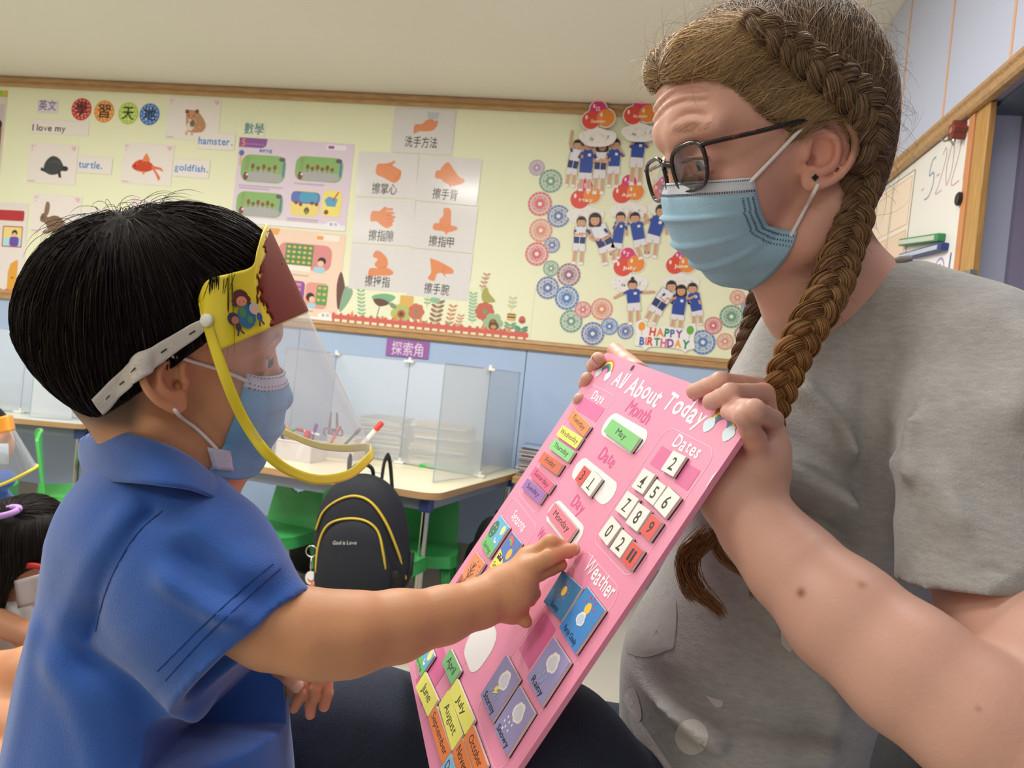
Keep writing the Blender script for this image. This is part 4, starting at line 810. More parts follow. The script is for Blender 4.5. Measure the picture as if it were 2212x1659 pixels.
b1 = b1+np.array([.035, -.03, 0]); bin_('pen_tub', b1, .17, .13, .085, -.15, 'translucent tub of markers behind the bottom of the face shield'); bin_('pen_tub', (b2[0]+.075, b2[1]+.0, 0), .14, .11, .10, -.15, 'translucent tub of scissors right of the marker tub')
bin_('pen_tub', (b3[0]-.04, b3[1]+.02), .12, .12, .08, -.1, "white tub of crayons beside the boy's mask")
def marker(name, p, d, col, capc, lb, L=.12, r=.006):
    d = np.array(d, float); d /= np.linalg.norm(d); z = Vector(d); x = z.orthogonal().normalized(); y = z.cross(x); M = Matrix(((x[0], y[0], z[0], p[0]), (x[1], y[1], z[1], p[1]), (x[2], y[2], z[2], p[2]), (0, 0, 0, 1)))
    t = empty(name, (0, 0, 0), lb, 'marker pen', 'marker pens in the tubs', mw=M)
    MB().tube([(0, 0, 0), (0, 0, L*.66)], r, 10).build('barrel', mat('pen_'+col, col, .4), t, ang=.8); MB().tube([(0, 0, L*.66), (0, 0, L*.97), (0, 0, L)], [r*1.35, r*1.3, r*.9], 10).build('cap', mat('pen_'+capc, capc, .35), t, ang=.8)
def at_(px, py, base): # point seen at a pixel, on the vertical plane through a table point facing the camera
    return on_plane(px, py, base, np.array([CF[0], CF[1], 0]))
pens = [((655, 962), (668, 930), 'e8e4e0', 'd03a34', 'marker with a fat red cap sticking up from the marker tub', .012), ((790, 952), (826, 912), 'ece6e2', 'd8403a', 'marker with a red cap pointing to the upper right of the tub', .010),
        ((600, 942), (640, 926), '4a8a50', '5aa050', 'green marker lying in the tub', .006), ((612, 950), (600, 918), '3c3c46', '2f3038', 'black marker in the tub', .006), ((690, 940), (640, 926), 'f0eeea', 'b03038', 'white marker lying across the tub', .006),
        ((628, 948), (618, 918), 'd89a48', 'd8863a', 'orange marker in the tub', .006), ((676, 945), (684, 915), '7a4a9a', '6a3a8a', 'purple marker in the tub', .006), ((578, 950), (566, 922), 'c83a3a', '3c3c46', 'dark-capped red marker nearest the mask', .006),
        ((720, 948), (735, 920), 'c86a4a', 'a8503a', 'brick-coloured marker beside the scissors', .006), ((760, 945), (780, 925), '2f6a4a', '30303a', 'dark green pen right of the scissors', .006)]
for a, b, c, cc_, lb, r in pens:
    pa = at_(*a, (b1[0], b1[1], 0)); pb = at_(*b, (b1[0], b1[1], 0)); dd_ = norm(pb-pa); L_p = max(np.linalg.norm(pb-pa), .13 if r > .008 else .10); L_p = min(L_p, max(.06, (pb[2]-TZ-.008)/max(dd_[2], .05))); marker('marker_pen', pb-dd_*L_p, dd_, c, cc_, lb, L=L_p, r=r)
def scissors(p, px, col, lb):
    M = frame_mw(p, px, (0, 0, 1)); t = empty('scissors', (0, 0, 0), lb, 'scissors', 'scissors in the tub', mw=M)
    for s in (-1, 1):
        MB().prism([(0, 0), (s*.006, .002), (s*.010-s*.006, .075), (-s*.001, .075)], -.001+s*.001, s*.001+.001).build('blade', mat('steel', 'b8b4b4', .2, metal=1), t)
        a = [(s*.012+.013*math.cos(q), -.02+.017*math.sin(q), 0) for q in np.linspace(0, 2*math.pi, 18)]; MB().tube(a, .0035, 7, caps=False).build('handle', mat('scis_'+col, col, .35), t, True)
p = at_(712, 924, (b2[0]+.05, b2[1], 0)); scissors(p, (1, .2, 0), '8a4a54', 'dark red handled scissors upright in the right tub')
p = at_(728, 926, (b2[0]+.08, b2[1], 0)); scissors(p, (.8, .5, .1), '4a4a7a', 'blue handled scissors leaning beside the red ones')
# stacks of magazines behind the screen and newspapers on the shelf
def stack(name, c, sx, sy, n, z, rot, cols, lb, cat, th=.006):
    zz = z
    for i in range(n):
        t = th*rnd.uniform(.7, 1.3); o = MB().box((-sx/2, -sy/2, 0), (sx/2, sy/2, t*.96), .0008).build(name, mat('paper_edge_'+cols[i % len(cols)], cols[i % len(cols)], .6)); o.location = (c[0]+rnd.uniform(-1, 1)*.012, c[1]+rnd.uniform(-1, 1)*.008, zz); o.rotation_euler = (0, 0, rot+rnd.uniform(-.08, .08)); zz += t
        o['label'] = lb[0] if i == n-1 else lb[1]; o['category'] = cat; o['group'] = lb[2]
    return zz
s1 = on_plane(858, 985, (0, 0, TZ), (0, 0, 1)); s2 = (-.86, 3.62)
stack('workbook', (-1.18, 3.67), .20, .26, 24, TZ, .1, ['c9c6c4', 'b7b4b6', 'd8d4cc', '8f9096', 'c8b9a8'], ('grey topmost workbook of the left stack behind the frosted screen', 'workbook in the left stack behind the frosted screen', 'left workbook stack behind the screen'), 'book', .0085)
stack('workbook', (-.88, 3.65), .27, .21, 20, TZ, .05, ['e3dccc', 'b9a088', 'c4a890', 'a58c7a', '8a8f98', '5f6a72'], ('dark topmost workbook of the right stack behind the frosted screen', 'workbook in the right stack behind the frosted screen', 'right workbook stack behind the screen'), 'book', .0095)
o = MB().box((-.12, -.05, 0), (.12, .05, .014), .003).build('plastic_folder', mat('green_plastic', '3fae4e', .35)); o.location = (-.80, 3.43, TZ); tag(o, 'bright green folder lying on the table behind the right-hand screen', 'folder')
S0 = Wz(1100, 1018); shm = mat('shelf_wood', 'b8925c', .4, noise=(10, .15, (1, 9, 9)))
o = MB().box((-.50, 3.46, TZ-.03), (.40, WY-.016, TZ+.0), .003).build('wall_shelf', shm); tag(o, 'light wooden shelf board against the blue wall right of the table', 'shelf')
zz = TZ+.001; npapers = mat('newsprint', '9b98a0', .75, noise=(80, .12)); npaper2 = mat('newsprint_light', 'c9c4c4', .75, noise=(80, .1))
for i in range(17):
    G = []; bend = .035*max(0, (i-5))/12; wv = rnd.uniform(-.012, .012); nx = 12
    for x in np.linspace(-.14, .15, nx): G.append([(x+wv, y, zz-TZ+.006+bend*math.sin(max(0, (.10-x))*6)*.6-.9*bend*max(0, x)*3) for y in np.linspace(-.11, .11, 3)])
    G = np.array(G)+np.array([S0[0]+.19, 3.66+rnd.uniform(-.01, .01), TZ]); o = grid_mesh('newspaper', G, npapers if i % 2 else npaper2, None, thick=.0052)
    o['label'] = ('topmost folded newspaper of the stack on the wooden shelf' if i == 16 else 'folded newspaper in the stack on the wooden shelf'); o['category'] = 'newspaper'; o['group'] = 'folded newspapers on the shelf'; zz += .0068
    if i == 16: o.data.materials.clear(); o.data.materials.append(mat('news_blue', '9dafc8', .6))
a = Wz(790, 1020); P = MB().box((-.04, -.02, 0), (.05, .02, .0006)).build('name_strip', paper('d6d2de')); P.location = (a[0]+.04, a[1]+.02, TZ+.0002); P.rotation_euler = (0, 0, -.1); tag(P, 'small white printed strip stuck near the front edge of the cream table', 'label strip')
q = Print(); q.z = .0008
for i in range(12): q.rect(-.034+i*.006, -.006, -.030+i*.006, .006, '5c5a78')
q.build('printed_text', P)
# green plastic children's chairs
grn = mat('green_chair_plastic', '3b9b54', .32, noise=(4, .04)); grn2 = mat('bright_green_chair_plastic', '4db556', .3, noise=(4, .04))
def chair(loc, rot, lb, m=grn, scale=1.):
    t = empty('child_chair', (loc[0], loc[1], 0), lb, 'chair', 'green plastic chairs round the tables', rot=(0, 0, rot)); t.scale = (scale,)*3
    # faces -y; backrest at +y
    b = MB(); out = [(-.15, -.13), (.15, -.13), (.155, .12), (.14, .15), (-.14, .15), (-.155, .12)]; o1 = catmull(out, 4, True)
    b.prism([tuple(p) for p in o1], .262, .275); n = len(o1)
    V = [(p[0], p[1], .262) for p in o1]+[(p[0]*1.03, p[1]*1.03, .225) for p in o1]+[(p[0]*.99, p[1]*.99, .225) for p in o1]+[(p[0]*.96, p[1]*.96, .262) for p in o1]
    b.add(V, [(k*n+i, k*n+(i+1) % n, (k+1)*n+(i+1) % n, (k+1)*n+i) for k in range(3) for i in range(n)]); b.build('seat', m, t, ang=.6)
    # backrest with half-moon grip, gently curved
    nx, nz = 53, 49; xs = np.linspace(-1, 1, nx); zs = np.linspace(0, 1, nz); V = []; idx = {}; Fc = []
    def P_(i, j, off):
        z = zs[j]; wd = .150-.022*z**2; 
        x = xs[i]*wd; top = .535-.02*abs(xs[i])**6*1.6; zz = .262+(top-.262)*z; y = .128+.05*z-.02*math.cos(xs[i]*1.4)*z+off; return (x, y, zz)
    def hole(i, j):
        z = zs[j]; x = xs[i]; return .60 < z < .86 and (x/.52)**2+((z-.86)/.26)**2 < 1
    for s_, off in ((0, 0.), (1, .012)):
        for i in range(nx):
            for j in range(nz): idx[(s_, i, j)] = len(V); V.append(P_(i, j, off))
    keep = {(i, j) for i in range(nx-1) for j in range(nz-1) if not (hole(i, j) and hole(i+1, j) and hole(i, j+1) and hole(i+1, j+1))}
    for (i, j) in keep:
        Fc.append((idx[0, i, j], idx[0, i+1, j], idx[0, i+1, j+1], idx[0, i, j+1])); Fc.append((idx[1, i, j], idx[1, i, j+1], idx[1, i+1, j+1], idx[1, i+1, j]))
        for di, dj, a_, b_ in ((-1, 0, (i, j), (i, j+1)), (1, 0, (i+1, j), (i+1, j+1)), (0, -1, (i, j), (i+1, j)), (0, 1, (i, j+1), (i+1, j+1))):
            if (i+di, j+dj) not in keep: Fc.append((idx[(0,)+a_], idx[(0,)+b_], idx[(1,)+b_], idx[(1,)+a_]))
    MB().add(V, Fc).build('backrest', m, t, ang=.7)
    for sx in (-1, 1):
        for sy in (-1, 1):
            x0, y0 = sx*.125, sy*.105+.01; x1, y1 = sx*.165, sy*.15+.01
            b = MB(); prof = [(-.024, .004), (-.020, -.012), (.020, -.012), (.024, .004), (.018, .004), (.015, -.006), (-.015, -.006), (-.018, .004)]
            ca = math.atan2(y1, x1)+math.pi; c_, s_ = math.cos(ca+math.pi/2), math.sin(ca+math.pi/2); V = []
            for (px_, py_, pz_, k) in ((x0, y0, .262, 1.15), (x1, y1, 0, .85)):
                for (u, v) in prof: V.append((px_+k*(u*c_-v*s_), py_+k*(u*s_+v*c_), pz_))
            n = 8; b.add(V, [tuple(range(n)), tuple(range(n, 2*n))[::-1]]+[(i, (i+1) % n, n+(i+1) % n, n+i) for i in range(n)]); b.build('leg', m, t, ang=.9)
    return t
def gp(px, py, z): return zp(px, py, z)
c1 = gp(785, 1045, .52); chair((c1[0]+.075, c1[1]-.02), math.pi-.12, 'green child chair with the yellow-trimmed backpack hung on its back')
c2 = gp(620, 1080, .275); chair((-1.40, 2.98), -.25, 'green child chair with half-moon grip facing out left of the backpack chair', scale=.90)
c3 = gp(925, 1085, .50); chair((-.78, 3.02), .12, 'green child chair behind the front chrome table leg', scale=.90)
chair((-2.36, 3.06), 2.3, "green child chair seen edge-on behind the girl's face shield", grn2); chair((-1.98, 3.26), -.5, "bright green child chair under the pale table beside the boy's nape", grn2)
chair((-2.75, 2.9), 2.0, 'bright green child chair at the left edge of the frame', grn2)
# backpacks
fab = mat('navy_black_fabric', '171b24', .75, noise=(60, .1), bump=(900, .3)); yel = mat('yellow_piping', 'c9ab34', .5); blk = mat('black_webbing', '101114', .7, bump=(600, .3)); mesh_m = mat('black_mesh', '15120f', .8, bump=(1200, .6))
def backpack(c, rot, lean, lb, trim=True, m=fab, s=1.):
    M = Matrix.Translation(Vector(c)) @ Matrix.Rotation(rot, 4, 'Z') @ Matrix.Rotation(lean, 4, 'Y') @ Matrix.Scale(s, 4)
    t = empty('backpack', (0, 0, 0), lb, 'backpack', mw=M)
    # local: x right, -y towards viewer, z up ; size .27 x .13 x .36
    Fd = Field((-.19, -.12, -.03), (.19, .10, .40), .005)
    Fd.ell((0, 0, .17), (.142, .072, .19), k=.02); Fd.ell((0, .01, .09), (.145, .075, .115), k=.03); Fd.ell((0, .012, .25), (.118, .062, .12), k=.03); Fd.half((0, 0, .0), (0, 0, -1), k=0)
    V, Q = Fd.mesh(3); link('body', qmesh('body', V, Q), m, t, True)
    Fd = Field((-.14, -.14, -.03), (.13, .02, .30), .004); Fd.ell((-.012, -.062, .12), (.108, .036, .135), k=.01); Fd.ell((-.012, -.058, .07), (.112, .038, .09), k=.03); Fd.half((0, 0, .0), (0, 0, -1)); V, Q = Fd.mesh(3); link('front_pocket', qmesh('front_pocket', V, Q), m, t, True)
    if trim:
        def surf(x, z): # front surface depth of the body
            q = 1-(x/.146)**2-((z-.17)/.195)**2; return -.072*math.sqrt(max(q, .02))-.003
        L = [(-.125, .215), (-.10, .27), (-.05, .305), (0, .315), (.045, .295), (.085, .24), (.112, .17), (.128, .10), (.135, .06)]
        pts = catmull([(x, surf(x, z), z) for x, z in L], 5); MB().tube(pts, .0055, 6, sq=.6).build('yellow_zip_trim', yel, t, True)
        def sp(x, z): q = 1-((x+.012)/.109)**2-((z-.12)/.137)**2; return -.062-.036*math.sqrt(max(q, .02))-.002
        L = [(-.118, .07), (-.122, .12), (-.113, .19), (-.085, .24), (-.03, .258), (.03, .252), (.07, .22), (.088, .16), (.096, .09)]
        pts = catmull([(x*.93, sp(x*.93, z*.98), z*.98) for x, z in L], 5); MB().tube(pts, .0055, 6, sq=.6).build('yellow_pocket_trim', yel, t, True)
        P = Print(); P.z = 0; P.text('God is Love', 0, 0, .011, 'c9c9c4', .01, width=.068, shear=.2); P.build('stitched_words', t, None, frame_mw((-.024, -.0985, .185), (1, 0, 0), (0, 0, 1)))
        ring_ = [(-.128+.016*math.cos(a), -.07, .16+.016*math.sin(a)) for a in np.linspace(0, 2*math.pi, 20)]; k = MB().tube(ring_, .0018, 6, caps=False).tube([(-.128, -.07, .144), (-.13, -.072, .125), (-.129, -.074, .105)], .0022, 6).build('key_ring', mat('chrome', 'c8c8c4', .18, metal=1), t, True)
        P = Print(); P.z = 0; P.circ(0, 0, .017, 'efe8e4', .02); P.circ(0, -.004, .010, 'd8735a'); P.circ(0, .002, .0085, 'e8ecf4'); P.circ(.004, -.019, .006, 'e08a70'); P.build('charm', k, None, frame_mw((-.129, -.076, .085), (1, 0, 0), (0, 0, 1)))
        MB().tube([(-.11, 0, .05), (-.14, -.01, .02), (-.165, -.02, -.01)], .006, 6, sq=.5).build('webbing_end', blk, t, True)
    MB().tube([(.10, -.02, .02), (.145, -.01, .08), (.15, .0, .14)], .008, 6).build('side_strap', blk, t, True)
    G = catmull([(-.03, .03, .345), (-.03, .02, .385), (.0, .02, .40), (.03, .02, .385), (.03, .03, .345)], 5); MB().tube(G, .006, 6).build('grab_loop', blk, t, True)
    for sx in (-1, 1): MB().tube(catmull([(sx*.05, .05, .34), (sx*.055, .075, .40), (sx*.06, .12, .405), (sx*.07, .11, .3), (sx*.08, .08, .12)], 5), .012, 6, sq=.35).build('shoulder_strap', blk, t, True)
    MB().box((.045, -.066, .005), (.125, -.03, .10), .02).build('mesh_pocket', mesh_m, t)
    return t
cb = at_(782, 1280, (c1[0]+.03, c1[1]-.24, 0)); backpack((cb[0]+.005, cb[1]-.0, .165), .10, -.12, 'navy black backpack with yellow piping reading God is Love', s=1.15)
backpack((-.52, 3.12, .04), -1.2, .08, 'plain black backpack hanging from the chair behind the front table leg', False, blk, .95)
backpack((-1.34, 3.32, .01), .2, 0, 'plain black backpack under the left green chair', False, blk, .85)
backpack((-2.16, 3.42, .1), .1, 0, "plain black backpack under the pale table beside the boy's collar", False, blk, .9)
# ================================================================ pink magnetic calendar board held between the two of them
BLc = norm([(700-PW/2)/FP, (PH/2-540)/FP, 1.]); BDc = np.array([-.557, -.830, 0.]); BDc[2] = -(BDc@BLc)/BLc[2]; BDc = norm(BDc-BLc*(BDc@BLc))
TLr = np.array([(1307-PW/2)/FP, (PH/2-760)/FP, 1.]); tx = (1643-PW/2)/FP; BW = .32
BZ = BW*(BLc[0]*-1+tx*BLc[2])/(tx*1.-TLr[0]); TLc = TLr*BZ              # depth of the far corner
BH = .402; BT = .0045
w3 = lambda v: CR*v[0]+CU*v[1]+CF*v[2]
BO = cam2w(TLc); BU = w3(-BLc); BV = w3(-BDc); BN = np.cross(BU, BV)      # u right, v up, n towards the viewer
if np.dot(BN, CO-BO) < 0: BN = -BN
BM = frame_mw(BO, BU, BV)
def uv(px, py, t=0.):
    p = on_plane(px, py, BO+BN*t, BN)-BO; return np.array([p@BU, p@BV])
pink = mat('pink_board', 'e78fae', .38, noise=(6, .02)); slot = 'd9689a'
brd = empty('magnetic_calendar', (0, 0, 0), 'pink magnetic board lettered All About Today held up by both hands', 'calendar board', mw=BM)
MB().prism(rrect(BW/2, -BH/2, BW/2, BH/2, .009, 6), -BT, 0).build('backing_board', pink, brd, ang=.6)
P = Print(); P.z = .0002; P.dz = .000003
def quad_outline(TL, TR, BL, r, wd, col):
    a, b, c = uv(*TL), uv(*TR), uv(*BL); w = b[0]-a[0]; h = a[1]-c[1]; P.line(rrect(a[0]+w/2, a[1]-h/2, w/2, h/2, r, 6), wd, col, True)
def pill(TL, TR, BL, r, col, dz=0):
    a, b, c = uv(*TL), uv(*TR), uv(*BL); w = b[0]-a[0]; h = a[1]-c[1]; P.poly(rrect(a[0]+w/2, a[1]-h/2, w/2, h/2, min(r, h*.49, w*.49), 7), col)
LN = 'f7b3cd'
quad_outline((1276, 829), (1333, 852), (1121, 1066), .010, .0009, LN); quad_outline((1444, 920), (1553, 970), (1284, 1170), .013, .0009, LN)
a, b = uv(1110, 1072), uv(1163, 1140); P.line(rrect((a[0]+b[0])/2, a[1]-.068, (b[0]-a[0])/2, .068, .010, 6), .0009, LN, True)
quad_outline((1262, 1183), (1352, 1265), (1012, 1490), .013, .0009, LN); 
a = uv(953, 1322); b = uv(1010, 1475); P.line(rrect((a[0]+b[0])/2-.006, -BH*.845, .052, .055, .01, 6), .0009, LN, True)
pill((1324, 888), (1408, 934), (1298, 938), .017, 'ece8e6'); pill((1259, 984), (1341, 1048), (1234, 1030), .017, 'ece8e6'); pill((1204, 1075), (1272, 1137), (1177, 1120), .017, 'ece8e6'); pill((1052, 1318), (1086, 1372), (998, 1400), .017, 'ece8e6')
for TL, TR, BL in (((1262, 858), (1306, 885), (1244, 885)), ((1430, 963), (1458, 978), (1405, 1003)), ((1484, 1000), (1516, 1014), (1457, 1042)), ((1176, 1320), (1200, 1362), (1120, 1400))): pill(TL, TR, BL, .001, slot)
a = uv(932, 1425); P.rect(max(a[0]-.004, .004), max(a[1]-.045, -BH+.006), a[0]+.045, a[1]+.02, slot)
def btext(t, c, w, h, col, bold=.016, jit=.4, nr=None):
    p = uv(*c); h = h*.86; P.text(t, p[0], p[1]-h/2, h, col, bold, width=w, jit=jit)
btext('All About Today', (1415, 852), .200, .0215, 'f8f2f4', .020, .42)
btext('Days', (1294, 857), .032, .012, 'f8eef2'); btext('Month', (1381, 889), .052, .016, 'e0518c'); btext('Date', (1314, 987), .036, .015, 'e0518c'); btext('Day', (1251, 1088), .030, .015, 'e0518c'); btext('Weather', (1183, 1168), .055, .014, 'e0518c')
btext('Seasons', (1122, 1124), .046, .013, 'f8eef2'); btext('Dates', (1487, 962), .044, .014, 'f8eef2'); btext('Weather', (1298, 1246), .060, .016, 'f8eef2')
def rainbow(c, r):
    p = uv(*c)
    for k, cl in enumerate(('e2703f', 'f2e06a', '3f9a78', '6c54a8')): P.ring(p[0], p[1], r*(1-k*.15), r*(.86-k*.15), cl, 18, .1, math.pi-.1)
    for s in (-1, 1):
        for dx, dy, q in ((0, 0, .24), (.18, .02, .19), (-.18, .02, .19), (.06, .15, .19), (-.08, .14, .17), (.02, -.14, .2), (-.1, -.1, .17), (.13, -.1, .17)): P.circ(p[0]+s*r*.74+dx*r, p[1]-.02*r+dy*r, r*q, 'cfe6ee', n=10)
rainbow((1303, 808), .0185); rainbow((1553, 926), .0205)
for c in ((1366.5, 795), (1502, 859)): p = uv(*c); P.circ(p[0], p[1], .0028, '2a1a20', .0034)
a = uv(1540, 1035); P.poly([(BW-.0001, a[1]+.008), (BW-.0022, a[1]+.002), (BW-.0014, a[1]-.006), (BW-.0001, a[1]-.008)], 'f2dcdc')
P.build('printed_layout', brd)
MB().box((BW-.004, -.006, -BT-.0004), (BW+.0012, .0015, -.0002), .0008).build('chipped_corner', mat('bare_board', 'd8d0bc', .7), brd)
# ---- magnet tiles
TT = .0034; edge_m = mat('white_foam', 'd6cfcc', .6); magb = mat('black_magnet_sheet', '1c1a20', .5)
def tile(TL, TR, BL, col, label, draw, r=.0015, grp=None):
    a, b, c = uv(*TL, TT), uv(*TR, TT), uv(*BL, TT); w = np.linalg.norm(b-a); h = np.linalg.norm(c-a)
    o = BO+BU*a[0]+BV*a[1]+BN*.0004; x = BU*(b-a)[0]+BV*(b-a)[1]; y = BU*(a-c)[0]+BV*(a-c)[1]
    t = empty('magnet_tile', (0, 0, 0), label, 'magnet', grp, mw=frame_mw(o, x, y))
    out = rrect(w/2, -h/2, w/2, h/2, r, 4)
    MB().prism(out, 0, .0009).build('magnet_back', magb, t); MB().prism(out, .0009, TT-.0003).build('foam_core', edge_m, t)
    MB().prism(rrect(w/2, -h/2, w/2-.0002, h/2-.0002, r, 4), TT-.0003, TT).build('tile_face', mat('tile_'+col, col, .35, noise=(40, .02)), t)
    q = Print(); q.z = TT+.0001; q.dz = .000008; draw(q, w, h); q.build('printed_word', t); return t
G = 'magnet tiles on the pink board'
def wd(txt, hh=.5, ww=None): 
    def f(q, w, h): q.text(txt, w/2, -h*.5-h*hh*.36, h*hh, '2a2426', .0, width=min(w*.86, ww*w) if ww else w*.72)
    return f
for t_, TL, TR, BL, c, lb, hh, ww in (
    ('Tuesday', (1241, 884), (1277, 921), (1225, 905), 'ec8a50', 'orange Tuesday tile', .46, .7), ('Wednesday', (1216, 918), (1260, 946), (1201, 940), 'f0e66a', 'yellow Wednesday tile', .46, .84), ('Thursday', (1199, 946), (1242, 976), (1184.5, 967), '86ce84', 'green Thursday tile', .46, .7),
    ('Friday', (1176, 975), (1218, 1003), (1161, 996), 'd0694c', 'brick Friday tile', .44, .5), ('Saturday', (1158, 1005.5), (1198, 1045), (1144, 1026), 'ee5f8a', 'hot pink Saturday tile', .46, .72), ('Sunday', (1140, 1032), (1180, 1066), (1125, 1052.5), '9a68b0', 'purple Sunday tile', .44, .62),
    ('May', (1323, 904.5), (1384.5, 946), (1305, 933.5), '7cc878', 'long green May tile in the Month space', .42, .32), ('Monday', (1200, 1085), (1247, 1141.5), (1182, 1114), 'ee7c90', 'coral pink Monday tile just above the pointing fingertip', .44, .66),
    ('April', (974, 1400), (996, 1448), (953.5, 1426), '78c07a', "green April tile just below the boy's forearm", .5, .6), ('June', (919, 1450), (947, 1512), (897, 1475), 'ede86c', 'yellow June tile at the left edge of the board', .46, .5), ('July', (988, 1465), (1025.5, 1556), (969, 1493.6), 'ede86c', 'yellow July tile', .46, .38),
    ('August', (969, 1490), (1000.5, 1587.5), (947, 1520), 'ede86c', 'yellow August tile', .46, .62), ('September', (942.6, 1523), (975, 1622), (924, 1547), 'ea8446', 'orange September tile', .46, .86), ('October', (1022, 1564), (1054, 1652), (1000.5, 1592), 'ea8446', 'orange October tile', .48, .7),
    ('November', (999, 1593), (1030, 1690), (976, 1622), 'ea8446', 'orange November tile cut by the bottom of the frame', .48, .86), ('December', (974, 1626), (1004, 1722), (951, 1655), '93bfe0', 'light blue tile at the very bottom of the frame', .48, .86)):
    tile(TL, TR, BL, c, lb+' on the pink board', wd(t_, hh, ww), grp=G)
WHT = 'efeae2'
def num(n, slab=True):
    def f(q, w, h):
        q.text(n, w/2, -h*.80, h*.60, '26201f', .010, width=None if n == '1' else min(w*.62, h*.36) if len(n) == 1 else w*.42)
        if slab and n in '1247': q.rect(w*.34, -h*.82, w*.70, -h*.77, '26201f')
    return f
for n, TL, TR, BL, c, lb in (('2', (1455, 973), (1482.7, 987), (1426.6, 1014.5), WHT, 'white number 2 tile alone in the top row of dates'), ('4', (1391, 1011), (1416, 1026), (1364, 1052), WHT, 'white number 4 tile, first in the second row of dates'), ('5', (1419, 1035), (1440, 1051), (1390, 1075), WHT, 'white number 5 tile, between the 4 and the 6'), ('6', (1444, 1050.5), (1470, 1075), (1420, 1098), WHT, 'white number 6 tile, last in the second row of dates'),
    ('7', (1356, 1060), (1381, 1078.6), (1330, 1102), WHT, 'white number 7 tile, first in the third row of dates'), ('8', (1380, 1085.5), (1406, 1104), (1352, 1130), WHT, 'white number 8 tile beside the red 9'), ('9', (1409, 1109.6), (1431, 1129), (1385, 1151), 'e0504a', 'red number 9 tile beside the 8'), ('0', (1322, 1114), (1342, 1138), (1293, 1155), WHT, 'white number 0 tile in the bottom row of dates'), ('2', (1345, 1143), (1368, 1163.4), (1316, 1184), WHT, 'white number 2 tile between the 0 and the red 11'), ('11', (1368, 1169), (1391, 1190), (1345, 1212.6), 'e0504a', 'red number 11 tile in the bottom row of dates'),
    ('3', (1263, 1005), (1277, 1018), (1244, 1038), 'e0504a', 'small red number 3 tile in the Date space'), ('1', (1281.5, 1015), (1301, 1035), (1258, 1054.6), WHT, 'white number 1 tile beside the red 3 in the Date space')):
    tile(TL, TR, BL, c, lb, num(n), .0004, grp=G)
class Shift:
    def __init__(s, q, dx): s.q = q; s.dx = dx
    def circ(s, x, y, *a, **k): s.q.circ(x+s.dx, y, *a, **k)
    def text(s, t, x, *a, **k): s.q.text(t, x+s.dx, *a, **k)
def cloud(q, x, y, r, inner='cfd2dc'):
    for c, k in (('e8e2dc', 1.), (inner, .74)):
        for dx, dy, s in ((0, .1, .62), (-.42, 0, .5), (.42, 0, .5), (.18, .38, .5), (-.22, .34, .46), (0, -.15, .5)): q.circ(x+dx*r*k, y+dy*r*k, r*s*k, c, n=14)
def sunny(q, W_, h):
    w = min(W_, h*.80); ox = (W_-w)/2; q0 = q; q = Shift(q0, ox)
    q.circ(w*.5, -h*.38, w*.17, 'f0bf4a', n=20)
    for i in range(8): a = i*math.pi/4+.2; q.circ(w*.5+w*.31*math.cos(a), -h*.38+w*.31*math.sin(a), w*.035, 'd65a50', w*.06, n=8, a=a-math.pi/2)
    q.text('Sunny', w/2, -h*.92, h*.15, '1f2a3a', .004, width=w*.66)
def partly(q, W_, h):
    w = min(W_, h*.80); ox = (W_-w)/2; q0 = q; q = Shift(q0, ox)
    q.circ(w*.5, -h*.26, w*.15, 'f2c443', n=18)
    for i in range(5): a = .3+i*.63; q.circ(w*.5+w*.28*math.cos(a), -h*.26+w*.28*math.sin(a), w*.03, 'd2403c', w*.055, n=8, a=a-math.pi/2)
    cloud(q, w*.5, -h*.52, w*.24, 'b8cfe6'); q.text('Partly Cloudy', w/2, -h*.93, h*.12, '14202e', .004, width=w*.86)
def rainy(q, w, h):
    cloud(q, w*.52, -h*.34, w*.26)
    for i, (x, y) in enumerate(((.3, .6), (.45, .58), (.6, .6), (.38, .72), (.54, .72))): q.circ(w*x, -h*y, w*.026, '8fb0d8', w*.05, n=8, a=-.3)
    q.text('Rainy', w/2, -h*.93, h*.15, '221e2e', .004, width=w*.6)
def stormy(q, w, h):
    cloud(q, w*.54, -h*.34, w*.26); q.poly([(w*.42, -h*.5), (w*.56, -h*.5), (w*.5, -h*.58), (w*.6, -h*.58), (w*.38, -h*.72), (w*.44, -h*.62), (w*.36, -h*.62)], 'e6dc66')
    for x in (.3, .55, .64): q.circ(w*x, -h*.68, w*.022, '8fb0d8', w*.05, n=8, a=-.3)
    q.text('Stormy', w/2, -h*.93, h*.15, '221e2e', .004, width=w*.72)
def snowy(q, w, h):
    cloud(q, w*.54, -h*.34, w*.26)
    for x, y in ((.3, .56), (.44, .6), (.58, .58), (.26, .68), (.4, .72), (.56, .72), (.34, .8)): q.circ(w*x, -h*y, w*.03, 'ece8ee', n=8)
    q.text('Snowy', w/2, -h*.94, h*.14, '221e2e', .004, width=w*.7)
def spring(q, w, h):
    q.poly([(0, -h), (w, -h), (w, -h*.72), (w*.6, -h*.62), (w*.25, -h*.66), (0, -h*.6)], '6fc070'); q.circ(w*.2, -h*.4, w*.24, '2f7a5a', h*.26); q.circ(w*.78, -h*.2, w*.13, 'f2ec94')
    for x, y in ((.12, .3), (.26, .45), (.2, .58), (.3, .3)): q.circ(w*x, -h*y, w*.03, 'e8b0a8', n=6)
    q.ring(w*.72, -h*.52, w*.1, w*.05, 'f0f0ee', 10, math.pi*.9, math.pi*1.9); q.text('Spring', w/2, -h*.93, h*.14, '2a4a34', .004, width=w*.66)
